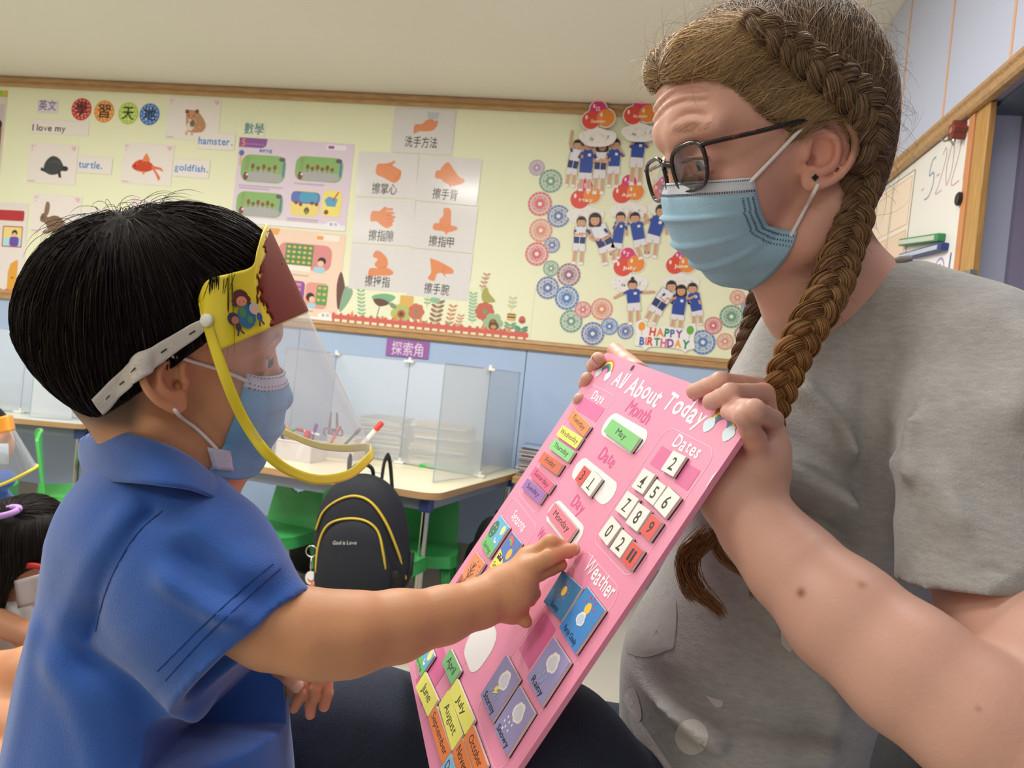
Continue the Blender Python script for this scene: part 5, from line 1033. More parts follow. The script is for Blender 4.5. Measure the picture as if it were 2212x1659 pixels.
def summer(q, w, h):
    q.poly([(0, -h), (w, -h), (w, -h*.86), (w*.5, -h*.6), (0, -h*.5)], 'e8e25c'); q.circ(w*.7, -h*.42, w*.16, 'f2ba4a', n=16)
    for i in range(8): a = i*math.pi/4; q.circ(w*.7+w*.26*math.cos(a), -h*.42+w*.26*math.sin(a), w*.025, 'cf5060', w*.045, n=6, a=a-math.pi/2)
    q.ring(w*.3, -h*.3, w*.3, w*.2, 'd8604c', 12, .3, 2.4); q.ring(w*.3, -h*.3, w*.2, w*.12, '6fae74', 12, .3, 2.4)
    for x in (.2, .4): q.rect(w*x-w*.09, -h*.72, w*x+w*.09, -h*.58, '302428', w*.02); q.rect(w*x-w*.06, -h*.64, w*x+w*.03, -h*.6, 'e8dede')
    q.text('Summer', w/2, -h*.94, h*.14, '2a2a20', .004, width=w*.74)
def autumn(q, w, h):
    q.poly([(0, -h), (w, -h), (w, -h*.7), (w*.4, -h*.74), (0, -h*.66)], 'b5603c'); q.line([(w*.42, -h*.78), (w*.44, -h*.4), (w*.46, -h*.18)], w*.045, '4a2a20')
    for dx, y in ((-.24, .3), (.2, .32), (-.2, .44), (.22, .46), (-.16, .2), (.14, .2)): q.line([(w*.44, -h*(y+.14)), (w*(.44+dx), -h*y)], w*.025, '5a3424')
    for i in range(12): q.circ(w*rnd.uniform(.5, .95), -h*rnd.uniform(.1, .7), w*.03, rnd.choice(['e0764a', '6a7a50', 'c8503c']), n=6)
    q.text('Autumn', w/2, -h*.93, h*.14, '3a2018', .004, width=w*.74)
def winter(q, w, h):
    q.circ(w*.42, -h*.56, w*.2, 'eceaf2', h*.17); q.circ(w*.44, -h*.34, w*.13, 'eceaf2', h*.11); q.rect(w*.32, -h*.26, w*.58, -h*.22, '2a2440'); q.rect(w*.37, -h*.23, w*.53, -h*.12, '2a2440'); q.poly([(w*.5, -h*.34), (w*.62, -h*.37), (w*.5, -h*.37)], 'd86a4a')
    for i in range(14): q.circ(w*rnd.uniform(.05, .95), -h*rnd.uniform(.06, .9), w*.02, 'e4e6f4', n=6)
    q.text('Winter', w/2, -h*.93, h*.14, '2a2440', .004, width=w*.66)
for f, TL, TR, BL, c, lb in ((sunny, (1216, 1232), (1257, 1270), (1172.6, 1298), '3f7cae', 'blue Sunny weather tile just below the pointing hand'), (partly, (1268, 1267), (1307, 1318), (1207, 1354), '3c86cc', 'bright blue Partly Cloudy weather tile'), (rainy, (1196, 1376), (1232, 1431), (1136.6, 1462), '9590c0', 'lilac Rainy weather tile'),
    (stormy, (1094, 1414), (1122.5, 1467), (1036, 1497), '8f88b6', 'lilac Stormy weather tile'), (snowy, (1122.5, 1481), (1155, 1539), (1064.6, 1567), '938cba', 'lilac Snowy weather tile'), (spring, (1080.7, 1112.5), (1100.6, 1139.6), (1039, 1176), '68b4dc', 'Spring tile with a green tree under blue sky'), (summer, (1106, 1148.7), (1127, 1174), (1057, 1219), '4a7cc4', 'Summer tile with a sun and a pair of sunglasses'),
    (autumn, (1028, 1192), (1048, 1217.4), (983, 1261), 'e88f5c', 'orange Autumn tile with a bare tree'), (winter, (1053.6, 1230), (1073, 1256), (1008, 1299), '6468b8', "violet-blue Winter tile with a snowman half hidden by the boy's wrist"), (spring, (925, 1374), (939, 1417), (896, 1407), '68b4dc', 'small green and blue tile at the left edge half under the forearm')):
    tile(TL, TR, BL, c, lb, f, .0004, grp=G)
# ================================================================ people: shared helpers (camera-aligned coordinates, metres)
def hframe(X, Z):
    X = norm(X); Z = np.array(Z, float); Z = norm(Z-X*(X@Z)); return np.stack([X, np.cross(X, Z), Z], 1)
class Head:
    """head frame: x forward, y to the person's left, z up"""
    def __init__(s, X, Z, t, k): s.R = hframe(X, Z); s.t = np.array(t, float); s.k = k
    def P(s, L): return (np.asarray(L, float)*s.k)@s.R.T+s.t
    def L(s, P): return (np.asarray(P, float)-s.t)@s.R/s.k
    def ell(s, F, c, r, k=.012, mode='add'): F.ell(s.P(c), np.array(r)*s.k, s.R.T, k, mode)
    def cone(s, F, a, b, r1, r2, k=.008, mode='add', flat=None): F.cone(s.P(a), s.P(b), r1*s.k, r2*s.k, k, mode, flat)
    def bump(s, F, c, r, amt): F.bump(s.P(c), np.array(r)*s.k, amt, s.R.T)
def bdep(px, py, off=0.): p = on_plane(px, py, BO+BN*off, BN); return float((p-CO)@CF)
def bc(px, py, off=0.): return cc(px, py, bdep(px, py, off))
def ear(F, o, up, fw, out, H, tilt=.42):
    """auricle built round the ear canal; axes in camera coordinates"""
    up = norm(up); fw = np.array(fw, float); fw = norm(fw-up*(fw@up)); out = norm(np.array(out)-up*(np.array(out)@up)-fw*(np.array(out)@fw))
    f2 = norm(fw*math.cos(tilt)-out*math.sin(tilt)); o2 = norm(out*math.cos(tilt)+fw*math.sin(tilt))
    P = lambda f, u, w=0.: o+H*(f*f2+u*up+(w+.10)*o2)
    Rr = np.stack([f2, up, o2])
    F.ell(P(-.08, .04, -.05), np.array([.29, .44, .05])*H, Rr, .004); F.ell(P(.0, -.36, -.03), np.array([.17, .15, .065])*H, Rr, .004)
    F.ell(P(.04, 0, -.16), np.array([.24, .34, .15])*H, Rr, .008)
    hx = catmull([P(.10, .02, .02), P(.22, .20, .04), P(.17, .40, .05), P(-.02, .50, .06), P(-.22, .45, .07), P(-.36, .27, .08), P(-.40, .05, .07), P(-.34, -.16, .05), P(-.22, -.32, .03), P(-.06, -.42, .02)], 3)
    F.chain(hx, [.052*H]*len(hx), .002)
    ah = catmull([P(.02, .30, .02), P(-.12, .22, .05), P(-.20, .05, .06), P(-.17, -.12, .05), P(-.06, -.22, .03)], 3); F.chain(ah, [.045*H]*len(ah), .004)
    F.ell(P(.02, .02, .05), np.array([.15, .17, .10])*H, Rr, .004, 'sub'); F.ell(P(.09, -.08, -.02), np.array([.085, .10, .12])*H, Rr, .004, 'sub')
    sc = catmull([P(.06, .38, .07), P(-.14, .36, .08), P(-.285, .2, .09), P(-.29, 0, .08)], 3); F.chain(sc, [.028*H]*len(sc), .004, 'sub')
    F.ell(P(-.16, .1, -.10), np.array([.22, .34, .07])*H, Rr, .006)
    F.ell(P(.20, -.04, .02), np.array([.06, .10, .06])*H, Rr, .004); F.ell(P(.06, -.22, .02), np.array([.07, .05, .05])*H, Rr, .004)
def skin_obj(name, V, Q, m, parent, cols, world=True):
    me = qmesh(name, cam2w(V), Q); vcol(me, cols); return link(name, me, m, parent, True, world)
def base_cols(V, base, spots):
    """spots: (centre, radius, colour, amount)"""
    C = np.tile(np.array(lin(base)), (len(V), 1))
    for c, r, col, a in spots:
        w = (a*blob(V, c, r))[:, None]; C = C*(1-w)+np.array(lin(col))*w
    return C
def sample(F, P):
    """trilinear distance and gradient of a field"""
    q = (P-F.lo)/F.h; q = np.clip(q, 1.001, np.array(F.n)-2.001); i = np.floor(q).astype(int); f = q-i
    def g(dx, dy, dz): return F.D[i[:, 0]+dx, i[:, 1]+dy, i[:, 2]+dz]
    def tri(ox=0, oy=0, oz=0):
        r = 0
        for dx in (0, 1):
            for dy in (0, 1):
                for dz in (0, 1): r = r+g(dx+ox, dy+oy, dz+oz)*np.where(dx, f[:, 0], 1-f[:, 0])*np.where(dy, f[:, 1], 1-f[:, 1])*np.where(dz, f[:, 2], 1-f[:, 2])
        return r
    d = tri(); i = np.clip(i, 1, np.array(F.n)-3)
    n = np.stack([tri(1, 0, 0)-tri(-1, 0, 0), tri(0, 1, 0)-tri(0, -1, 0), tri(0, 0, 1)-tri(0, 0, -1)], 1); n /= np.linalg.norm(n, axis=1, keepdims=True)+1e-9
    return d, n
def grow(F, S, flow, K, step, off, lift=None, jitter=.15):
    """comb strands over the surface of a field"""
    P = S.copy(); out = [P.copy()]; o = off if np.ndim(off) else np.full(len(S), off); nz_ = RN.normal(size=S.shape)*jitter; st = np.asarray(step).reshape(-1, 1) if np.ndim(step) else step
    for k in range(K):
        d, n = sample(F, P); v = flow(P, k)+nz_; v = v-n*(v*n).sum(1, keepdims=True); v /= np.linalg.norm(v, axis=1, keepdims=True)+1e-9
        P = P+v*st; d, n = sample(F, P); tgt = o*(1 if lift is None else lift(k/K)); P = P-n*np.clip(d-tgt, -.01, .01)[:, None]; out.append(P.copy())
    return np.stack(out, 1)
def surf_pts(V, Q, N, mask):
    ok = np.where(mask)[0]; i = RN.choice(ok, N); return V[i]+RN.normal(size=(N, 3))*.001
def finger(F, pts, rs, k=.0022, palmk=.006):
    n = len(pts)
    for i in range(n-1):
        a, b = np.array(pts[i]), np.array(pts[i+1]); m = a*.5+b*.5; rm = (rs[i]+rs[i+1])/2*.93
        F.cone(a, m, rs[i], rm, palmk if i == 0 else k); F.cone(m, b, rm, rs[i+1], k)
def nail(name, tip, prev, up, r, m, parent):
    """thin curved nail plate lying on the back of a fingertip"""
    tip = np.array(tip, float); d = norm(tip-np.array(prev)); up = np.array(up, float); up = norm(up-d*(up@d)); sd = np.cross(d, up); G = []
    for u in np.linspace(-.5, 1.0, 7):
        row = []
        wsc = (1-.35*max(0, u-.5)**2*4)*(1-.25*max(0, -u)*1.5)
        for a in np.linspace(-.95, .95, 8): row.append(tip+d*(r*(u*.95-.15))+r*1.02*(math.cos(a*wsc)*up+math.sin(a*wsc)*sd)*(1-.10*max(0, u-.4)))
        G.append(row)
    return grid_mesh(name, cam2w(np.array(G)), m, parent, thick=.0004)
nail_m = mat('fingernail', 'e3b3a0', .3, sss=.1)
strap_m = mat('ear_loop', 'e6e2de', .75)
def loop(name, pts, r, parent, m=None): return MB().tube([cam2w(p) for p in catmull(pts, 6)], r, 7).build(name, m or strap_m, parent, True, True)

def hitd(px, py, fields, off=0., d0=.42, d1=.95, default=.6):
    """depth of the first surface met along the line of sight, lifted by off"""
    ds = np.arange(d0, d1, .0008); P = cc(px, py, 1.)[None]*ds[:, None]; best = None
    for F in fields:
        ins = np.all((P > F.lo+F.h*2) & (P < F.lo+(F.n-3)*F.h), axis=1); d, _ = sample(F, P); k = np.where(ins & (d < off))[0]
        if len(k) and (best is None or ds[k[0]] < best): best = ds[k[0]]
    return default if best is None else best
def pushout(G, fields, off=.0015, it=4):
    """move points that lie inside the given fields to just outside them"""
    P = G.reshape(-1, 3).copy()
    for _ in range(it):
        for F in fields:
            ins = np.all((P > F.lo+F.h*2) & (P < F.lo+(F.n-3)*F.h), axis=1); d, n = sample(F, P); P = P+n*(np.clip(off-d, 0, .03)*ins)[:, None]
    return P.reshape(G.shape)
def lay(pts, fields, off, default=.6):
    return [cc(x, y, hitd(x, y, fields, off, default=default)) for x, y in pts]
# ================================================================ the boy
HB = Head((.90, -.08, .37), (.12, .96, -.18), (-.281, .023, .625), .95)
boy = empty('person', cp(340, 1659, .64), 'small boy in a royal blue polo shirt and yellow face shield pointing at the board', 'person')
bskin = mat('boy_skin', 'c98f68', .5, attr=True, noise=(18, .035), bump=(420, .10), sss=.12)
def boy_body():
    F = Field((-.47, -.20, .50), (-.13, .17, .78), .0018)
    H = HB
    H.ell(F, (-.004, 0, .032), (.090, .072, .078)); H.ell(F, (.045, 0, .038), (.044, .055, .045)); H.ell(F, (-.040, 0, .010), (.056, .062, .060))
    H.ell(F, (.046, 0, -.030), (.042, .054, .060)); H.ell(F, (.052, 0, -.062), (.034, .040, .034), .02)
    for s in (-1, 1):
        H.ell(F, (.052, s*.034, -.034), (.026, .026, .030), .015); H.cone(F, (.002, s*.048, -.050), (.062, s*.012, -.088), .015, .014, .02)
        H.cone(F, (.082, s*.012, .030), (.070, s*.044, .028), .006, .006, .014)
    H.ell(F, (.070, 0, -.086), (.016, .018, .015), .014)
    H.cone(F, (.083, 0, .004), (.096, 0, -.030), .0065, .0105, .012); H.ell(F, (.088, .010, -.033), (.009, .008, .008), .006); H.ell(F, (.088, -.010, -.033), (.009, .008, .008), .006)
    for s in (-1, 1):
        H.ell(F, (.091, s*.030, .011), (.014, .016, .011), .010, 'sub'); H.ell(F, (.0735, s*.030, .010), (.0128, .0128, .0125), .003)
        H.ell(F, (.0875, s*.0345, .0092), (.0105, .0165, .0058), .0010, 'sub'); H.cone(F, (.0865, s*.020, .0150), (.081, s*.043, .0125), .0012, .0012, .002)
    H.ell(F, (.087, 0, -.055), (.009, .019, .007), .006)
    # neck to the collar
    a = H.P((-.022, 0, -.035)); b = cc(384, 1000, .63); F.cone(a, b, .043, .043, .02); F.cone(b, cc(352, 1120, .635), .044, .056, .02); F.cone(H.P((.012, 0, -.05)), cc(388, 1045, .635), .036, .038, .02)
    e0 = cc(362, 824, .562); ear(F, e0, cc(358, 780, .566)-cc(388, 890, .566), H.R[:, 0], -H.R[:, 1], .0495)
    V, Q = F.mesh(3)
    # arm and pointing hand
    G = Field((-.30, -.32, .44), (.10, -.09, .74), .0014)
    arm = [(470, 1290, .575, .034), (590, 1350, .573, .031), (680, 1366, .575, .0300), (760, 1368, .582, .0295), (860, 1352, .60, .0262), (960, 1328, .622, .0215), (1040, 1302, .640, .0188), (1085, 1284, .652, .0182)]
    for p, q in zip(arm[:-1], arm[1:]): G.cone(cc(*p[:3]), cc(*q[:3]), p[3], q[3], .010)
    G.ell(cc(700, 1395, .575), (.026, .016, .022), None, .02)
    # palm
    w = cc(1088, 1280, .652)
    mcp = [bc(1144, 1208, .030), bc(1138, 1230, .034), bc(1128, 1256, .034), bc(1120, 1284, .030)]
    for i, m_ in enumerate(mcp): G.cone(w+(m_-w)*.05, m_, .0155, .0092, .012)
    G.cone(mcp[0], mcp[3], .0095, .0095, .010); G.cone(w, cc(1112, 1318, .655), .016, .011, .012)
    finger(G, [mcp[0], bc(1190, 1172, .027), bc(1215, 1181, .014), bc(1229, 1194, .0072)], [.0084, .0070, .0061, .0053], .0015, .004)
    finger(G, [mcp[1], bc(1186, 1204, .026), bc(1215, 1192, .015), bc(1240, 1187, .0072)], [.0084, .0072, .0063, .0055], .0015, .004)
    finger(G, [mcp[2], bc(1166, 1238, .020), bc(1192, 1228, .012), bc(1212, 1220, .0072)], [.0082, .0068, .0060, .0054], .0015, .004)
    finger(G, [mcp[3], bc(1148, 1266, .020), bc(1154, 1282, .013), bc(1146, 1298, .010)], [.0078, .0064, .0056, .005], .0015, .004)
    finger(G, [cc(1104, 1302, .650), cc(1120, 1322, .658), bc(1128, 1334, .012), bc(1136, 1343, .008)], [.0098, .0074, .0062, .0054], .0015, .004)
    V2, Q2 = G.mesh(2)
    # left hand resting on her knee, arm hidden behind the shirt
    K = Field((-.36, -.31, .60), (-.13, -.12, .78), .0013)
    K.chain([cc(430, 1240, .73), cc(500, 1380, .735), cc(580, 1446, .712)], [.032, .024, .017], .008)
    pl = cc(600, 1456, .700); kn = [cc(694, 1448, .684), cc(678, 1456, .680), cc(660, 1478, .676), cc(640, 1490, .678)]
    for k_ in kn: K.cone(pl, k_, .013, .0072, .005)
    finger(K, [cc(582, 1436, .690), cc(606, 1442, .672), cc(628, 1462, .664), cc(642, 1480, .662)], [.0100, .0086, .0078, .0066], .0015, .004)
    finger(K, [kn[0], cc(706, 1468, .674), cc(707, 1498, .670), cc(700, 1526, .668)], [.0072, .0058, .0053, .0047], .0008, .003); finger(K, [kn[1], cc(689, 1472, .668), cc(680, 1492, .664), cc(681, 1506, .664)], [.007, .0056, .0052, .0046], .0008, .003)
    finger(K, [kn[2], cc(681, 1500, .668), cc(671, 1524, .665), cc(670, 1543, .665)], [.007, .0056, .0052, .0046], .0008, .003); finger(K, [kn[3], cc(655, 1500, .668), cc(642, 1516, .667), cc(635, 1530, .668)], [.0066, .0054, .0050, .0044], .0008, .003)
    V3, Q3 = K.mesh(2)
    VA = np.vstack([V, V2, V3]); QA = np.vstack([fixwind(V, Q), fixwind(V2, Q2)+len(V), fixwind(V3, Q3)+len(V)+len(V2)])
    E_ = HB.L(V)
    C = base_cols(VA, 'cf956c', [(cc(640, 1478, .66), .012, 'e0a493', .6), (cc(690, 1515, .668), .024, 'd78f7c', .7), (bc(1232, 1195, .006), .012, 'dd8f7c', .6), (e0+HB.R[:, 1]*-.01, .022, 'd08a66', .5), (cc(262, 878, .60), .020, '2c221c', .75), (cc(235, 905, .615), .020, '2c221c', .8), (cc(300, 850, .585), .014, '3a2c22', .6), (bc(1220, 1222, .01), .010, 'b9604f', .5), (cc(665, 1352, .55), .006, 'b3765a', .6), (cc(700, 1396, .55), .018, 'b98463', .35)])
    # short dark undercut hair on the skin below the strap, brows
    x, y, z = E_.T; line = .016+.62*(x+.0) ; wd = sm(.004, -.010, x+.012)*sm(-.062, -.045, z+.0*x)*1.0
    wd = np.clip(wd+sm(-.05, -.08, x)*sm(-.075, -.05, z), 0, 1)*.78; wd = np.maximum(wd, sm(.0, .02, z-.028)*sm(.066, .04, x)); 
    br = np.exp(-((np.abs(y)-.032)/.014)**2-((z-.0315+.25*(np.abs(y)-.03)**2/.01)/.0028)**2)*(x > .05)*.8
    n0 = len(V); dk = np.array(lin('2a211c'))
    C[:n0] = C[:n0]*(1-wd[:, None])+dk*wd[:, None]; C[:n0] = C[:n0]*(1-br[:, None])+dk*br[:, None]
    lip = (np.exp(-((x-.094)/.012)**2-(y/.018)**2-((z+.055)/.007)**2)*.6)[:, None]; C[:n0] = C[:n0]*(1-lip)+np.array(lin('b5685c'))*lip
    return VA, QA, C, F
V, Q, C, BF = boy_body(); bb = skin_obj('body', V, Q, bskin, boy, C)
nail('fingernail', cc(642, 1480, .662), cc(628, 1462, .664), (.1, .35, -1), .0066, nail_m, boy)
nail('fingernail', bc(1238, 1188, .0075), bc(1214, 1193, .015), (.4, .8, -.6), .0057, nail_m, boy)
# eyes
eye_w = mat('eye_white', 'd9d2cc', .2, spec=.6); 
def eyes(H, parent, ex, ey, ez, r, look, iris, names=('eye',)):
    im = mat('iris_'+iris, iris, .15, spec=.7); pm = mat('pupil', '0a0808', .1)
    for s in (-1, 1):
        c = H.P((ex, s*ey, ez)); d = norm(H.R@norm(look)); bm = bmesh.new(); bmesh.ops.create_uvsphere(bm, u_segments=24, v_segments=16, radius=r*H.k); me = bpy.data.meshes.new('eye'); bm.to_mesh(me); bm.free()
        o = link('eye', me, eye_w, parent, True); pi = np.eye(4); 
        o.parent = parent; wloc = cam2w(c); dw = Vector(w3(d)); o.matrix_basis = parent.matrix_basis.inverted() @ (Matrix.Translation(Vector(wloc)) @ dw.to_track_quat('Z', 'Y').to_matrix().to_4x4())
        R_ = r*H.k
        def cap_(name, a, k, m):
            G = [[(R_*k*math.sin(t)*math.cos(p), R_*k*math.sin(t)*math.sin(p), R_*k*math.cos(t)) for p in np.linspace(0, 2*math.pi, 21)] for t in np.linspace(0.001, a, 5)]
            return grid_mesh(name, np.array(G), m, o, world=False)
        cap_('iris', .50, 1.012, im); cap_('pupil', .22, 1.02, pm)
eyes(HB, boy, .0735, .030, .010, .0118, (1, -.50, -.15), '2a1d18')
# ---- polo shirt
royal = mat('royal_blue_cotton', '2c5cae', .85, noise=(25, .04), bump=(700, .35), sheen=.35)
def boy_shirt():
    F = Field((-.48, -.44, .44), (-.06, -.03, .80), .0025)
    F.ell(cc(335, 1230, .655), (.070, .085, .080), None, .03); F.ell(cc(342, 1420, .665), (.096, .115, .088), None, .05); F.ell(cc(328, 1640, .668), (.108, .13, .092), None, .06); F.ell(cc(325, 1860, .66), (.116, .13, .095), None, .06)
    F.cone(cc(355, 1060, .645), cc(330, 1180, .65), .052, .07, .03); F.cone(cc(285, 1150, .61), cc(420, 1160, .70), .038, .045, .04)
    F.ell(cc(290, 1140, .63), (.045, .045, .048), None, .03)
    # right sleeve, a loose cone
    A, B = cc(345, 1175, .585), cc(524, 1404, .566); ax = norm(B-A)
    F.cone(cc(360, 1130, .60), cc(440, 1200, .590), .048, .050, .03)
    F.cone(A, cc(430, 1290, .578), .052, .060, .03, flat=((0, 0, 1), .8)); F.cone(cc(430, 1290, .578), B+ax*.03, .062, .0675, .02, flat=((0, 0, 1), .66))
    F.ell(cc(350, 1415, .60), (.045, .03, .03), None, .03)
    F.half(B, ax, True, lo=B-.075-np.array([0, .02, .0]), hi=B+np.array([.11, .085, .10]))
    # fold ridges and valleys
    rd = [([cc(300, 1110, .56), cc(240, 1200, .575), cc(170, 1330, .60)], .006, .010, 1), ([cc(330, 1100, .555), cc(260, 1230, .565), cc(200, 1350, .58)], .006, .008, -1),
          ([cc(420, 1130, .56), cc(500, 1215, .545), cc(560, 1255, .55)], .008, .012, 1), ([cc(390, 1200, .53), cc(470, 1250, .525), cc(560, 1290, .535)], .007, .012, -1), ([cc(360, 1240, .53), cc(450, 1310, .522), cc(520, 1330, .53)], .007, .010, 1),
          ([cc(150, 1400, .60), cc(210, 1500, .590), cc(250, 1659, .585)], .008, .012, 1), ([cc(200, 1400, .59), cc(300, 1480, .575), cc(330, 1640, .575)], .008, .012, -1), ([cc(440, 1520, .59), cc(420, 1600, .585), cc(405, 1700, .585)], .006, .010, 1), ([cc(530, 1480, .60), cc(520, 1580, .60)], .006, .010, -1), ([cc(120, 1340, .62), cc(100, 1500, .62), cc(70, 1659, .62)], .008, .010, 1)]
    for L, amt, r, sg in rd:
        for p in catmull(L, 5): F.bump(p, (r*1.1, r*1.1, .03), sg*amt*.62)
    # sleeve seam groove
    for p in catmull([cc(318, 1105, .545), cc(245, 1230, .56), cc(205, 1370, .585)], 12): F.bump(p, (.0035, .0035, .03), -.0022)
    # hollow sleeve and neck
    F.cone(B-ax*.035, B+ax*.05, .044, .0645, .003, 'sub', flat=((0, 0, 1), .60))
    F.cone(cc(375, 960, .63), cc(355, 1075, .635), .054, .046, .004, 'sub')
    for k_, d_ in ((-.015, .0004), (-.021, .0004)):   # stitched hem lines
        for t in np.linspace(-1, 1, 170):
            sd = norm(np.cross(ax, (0, 0, 1.))); p = B+ax*k_+sd*t*.066; p = p+np.array([0, 0, -1.])*.048*math.sqrt(max(0, 1-t*t)); F.bump(p, (.0022, .0022, .006), -d_)
    return F.mesh(2)+(F,)
V, Q, BS = boy_shirt(); link('polo_shirt', qmesh('polo_shirt', cam2w(V), Q), royal, boy, True, True)
dkb = mat('royal_blue_seam', '16377a', .9)
for nm_, L, r_ in (('sleeve_seam', [(352, 1104), (300, 1150), (258, 1215), (226, 1290), (208, 1365)], .0009), ('hem_stitching', [(590, 1218), (530, 1268), (470, 1322), (400, 1390), (340, 1450)], .0005), ('hem_stitching', [(606, 1228), (548, 1280), (486, 1336), (418, 1404), (358, 1470)], .0005)):
    c_ = catmull([np.array([x, y, 0.]) for x, y in L], 8); MB().tube([cam2w(cc(p[0], p[1], hitd(p[0], p[1], [BS], .0006 if r_ < .0008 else -.0001, default=.55))) for p in c_], r_, 6, caps=False).build(nm_, dkb, boy, True, True)
# folded collar: a flaring band round the neck
top = catmull([cc(172, 948, .650), cc(235, 930, .598), cc(330, 948, .565), cc(420, 990, .575), cc(492, 1058, .622), cc(470, 1062, .675), cc(400, 1010, .70), cc(290, 950, .715), cc(205, 935, .695), cc(172, 948, .655)], 8)
bot = catmull([cc(186, 1030, .640), cc(238, 1040, .565), cc(330, 1046, .535), cc(420, 1058, .548), cc(500, 1092, .600), cc(505, 1090, .69), cc(410, 1080, .735), cc(300, 1040, .755), cc(205, 1035, .715), cc(186, 1030, .645)], 8)
G = []
for t in np.linspace(0, 1, 9):
    rowp = top*(1-t)+bot*t; c = (top.mean(0)+bot.mean(0))/2; bulge = .004*math.sin(math.pi*t); rowp = rowp+(rowp-c)*bulge/np.linalg.norm(rowp-c, axis=1, keepdims=True)
    G.append(rowp)
inn = top+(np.array([355*0, 0, 0])); cN = top.mean(0); G = [top+(cN-top)*.10+np.array([0, -.018, 0])]+[top+(cN-top)*.05+np.array([0, -.004, 0])]+G
grid_mesh('collar', cam2w(np.array(G)), royal, boy, thick=.0022)
# neck chain just below the collar
ch = catmull([cc(488, 1092, .60), cc(498, 1130, .605), cc(500, 1170, .61), cc(492, 1200, .61)], 14)
MB_ = MB()
for i, p in enumerate(ch[::2]):
    q = cam2w(p); MB_.tube([q+np.array([0, 0, .0012]), q-np.array([0, 0, .0012])], .0015, 6)
o = MB_.build('neck_chain', mat('steel', 'b8b4b4', .2, metal=1), boy, True, True); o['kind'] = 'stuff'
# ---- hair
hairb = mat('black_hair', '16120f', .55, attr=True, spec=.14)
def smax_(D, F, p, n, k):
    ax = [F.lo[i]+F.h*np.arange(F.n[i]) for i in range(3)]; d = (ax[0][:, None, None]-p[0])*n[0]+(ax[1][None, :, None]-p[1])*n[1]+(ax[2][None, None, :]-p[2])*n[2]
    h = np.clip(.5-.5*(D-d)/k, 0, 1); return (D*(1-h)+d*h+k*h*(1-h)).astype(np.float32)
def boy_hair():
    F = Field((-.50, -.14, .46), (-.12, .21, .80), .0025); H = HB
    H.ell(F, (-.006, 0, .038), (.0935, .079, .083)); H.ell(F, (.022, 0, .064), (.052, .070, .056), .03); H.ell(F, (-.034, 0, .024), (.072, .075, .068), .03); H.ell(F, (-.046, 0, .004), (.048, .060, .048), .03)
    H.ell(F, (.034, 0, .084), (.040, .056, .030), .03)
    H.cone(F, (.030, -.068, .045), (.040, -.064, .008), .018, .010, .02)
    Hf = F.D.copy()
    # trimmed along the strap line and above the brow
    up = cc(330, 700, .57); a, b = cc(448, 706, .565), cc(200, 880, .60)
    n = norm(np.cross(b-a, H.R[:, 1])); 
    if n@(up-a) > 0: n = -n
    lo, hi = F.lo, F.lo+F.n*F.h
    F.half(a+n*.004, n, k=0)
    c1_, c2_ = cc(48, 700, .62), cc(205, 897, .62); n2 = norm(np.cross(c2_-c1_, H.R[:, 1])); mid = H.P((0, 0, .03)); n2 = -n2 if n2@(mid-c1_) > 0 else n2
    F.D = smax_(F.D, F, c1_, n2, .012)
    F.half(H.P((.0795, 0, .05)), norm(H.R[:, 0]*.95-H.R[:, 2]*.15), k=0)
    F.ell(H.P((.085, 0, .012)), np.array([.052, .08, .045])*.95, H.R.T, .012, 'sub')
    return F
HF = boy_hair(); HV, HQ = HF.mesh(3)
hr_ = link('hair', qmesh('hair', cam2w(HV), HQ), hairb, boy, True, True); vcol(hr_.data, np.tile(lin('17120f'), (len(HV), 1)))
wh = HB.P((-.045, -.035, .118)); up_ = -HB.R[:, 2]
def bflow(P, k):
    r = P-wh; r = r/(np.linalg.norm(r, axis=1, keepdims=True)+1e-6); x = HB.L(P); front = sm(-.02, .06, x[:, 0])[:, None]*sm(.06, .10, x[:, 2])[:, None]
    return r*.9+up_*(.95*(1-front)+.15)+HB.R[:, 0]*front*.8+HB.R[:, 0]*.18
Lh = HB.L(HV); vis = (HV-np.array([0, 0, 0]))
N = 5200; S = surf_pts(HV, HQ, N, (Lh[:, 2] > -.02) & ((Lh[:, 1] < .045) | (Lh[:, 2] > .08)))
P_ = grow(HF, S, bflow, 11, .0068, RN.uniform(.0004, .0035, N), lift=lambda t: 1-.6*t, jitter=.10)
g = RN.uniform(.55, 1.7, (N, 1)); br_ = (RN.rand(N, 1) < .12)*1.
cl = np.array(lin('1b1512'))*g*(1-br_)+np.array(lin('32271f'))*g*br_
tubes('hair_strands', cam2w(P_), RN.uniform(.00022, .00042, N), hairb, boy, 3, cols=cl, kind='stuff')
# tufts standing off the crown, wispy nape ends
N = 70; S = surf_pts(HV, HQ, N, (np.linalg.norm(HV-HB.P((-.045, -.02, .118)), axis=1) < .045)); P_ = grow(HF, S, lambda P, k: bflow(P, k)+RN.normal(size=P.shape)*.1, 8, .0042, RN.uniform(.002, .007, N), lift=lambda t: 1.1+math.sin(t*3)*.6, jitter=.35)
tubes('crown_tuft', cam2w(P_), .00022, hairb, boy, 3, cols=np.tile(lin('1b1512'), (N, 1)), kind='stuff')
nm = [cc(205+i*.9, 885+(i % 7)*2, .60+.0009*i) for i in range(60)]; S = np.array(nm); Q_ = [S]
for k in range(6): Q_.append(Q_[-1]+np.array([-.0012, -.0030, 0])+RN.normal(size=S.shape)*.0012)
tubes('nape_wisps', cam2w(np.stack(Q_, 1)), .0004, hairb, boy, 3, cols=np.tile(lin('1b1512'), (60, 1)), kind='stuff')
fr = []
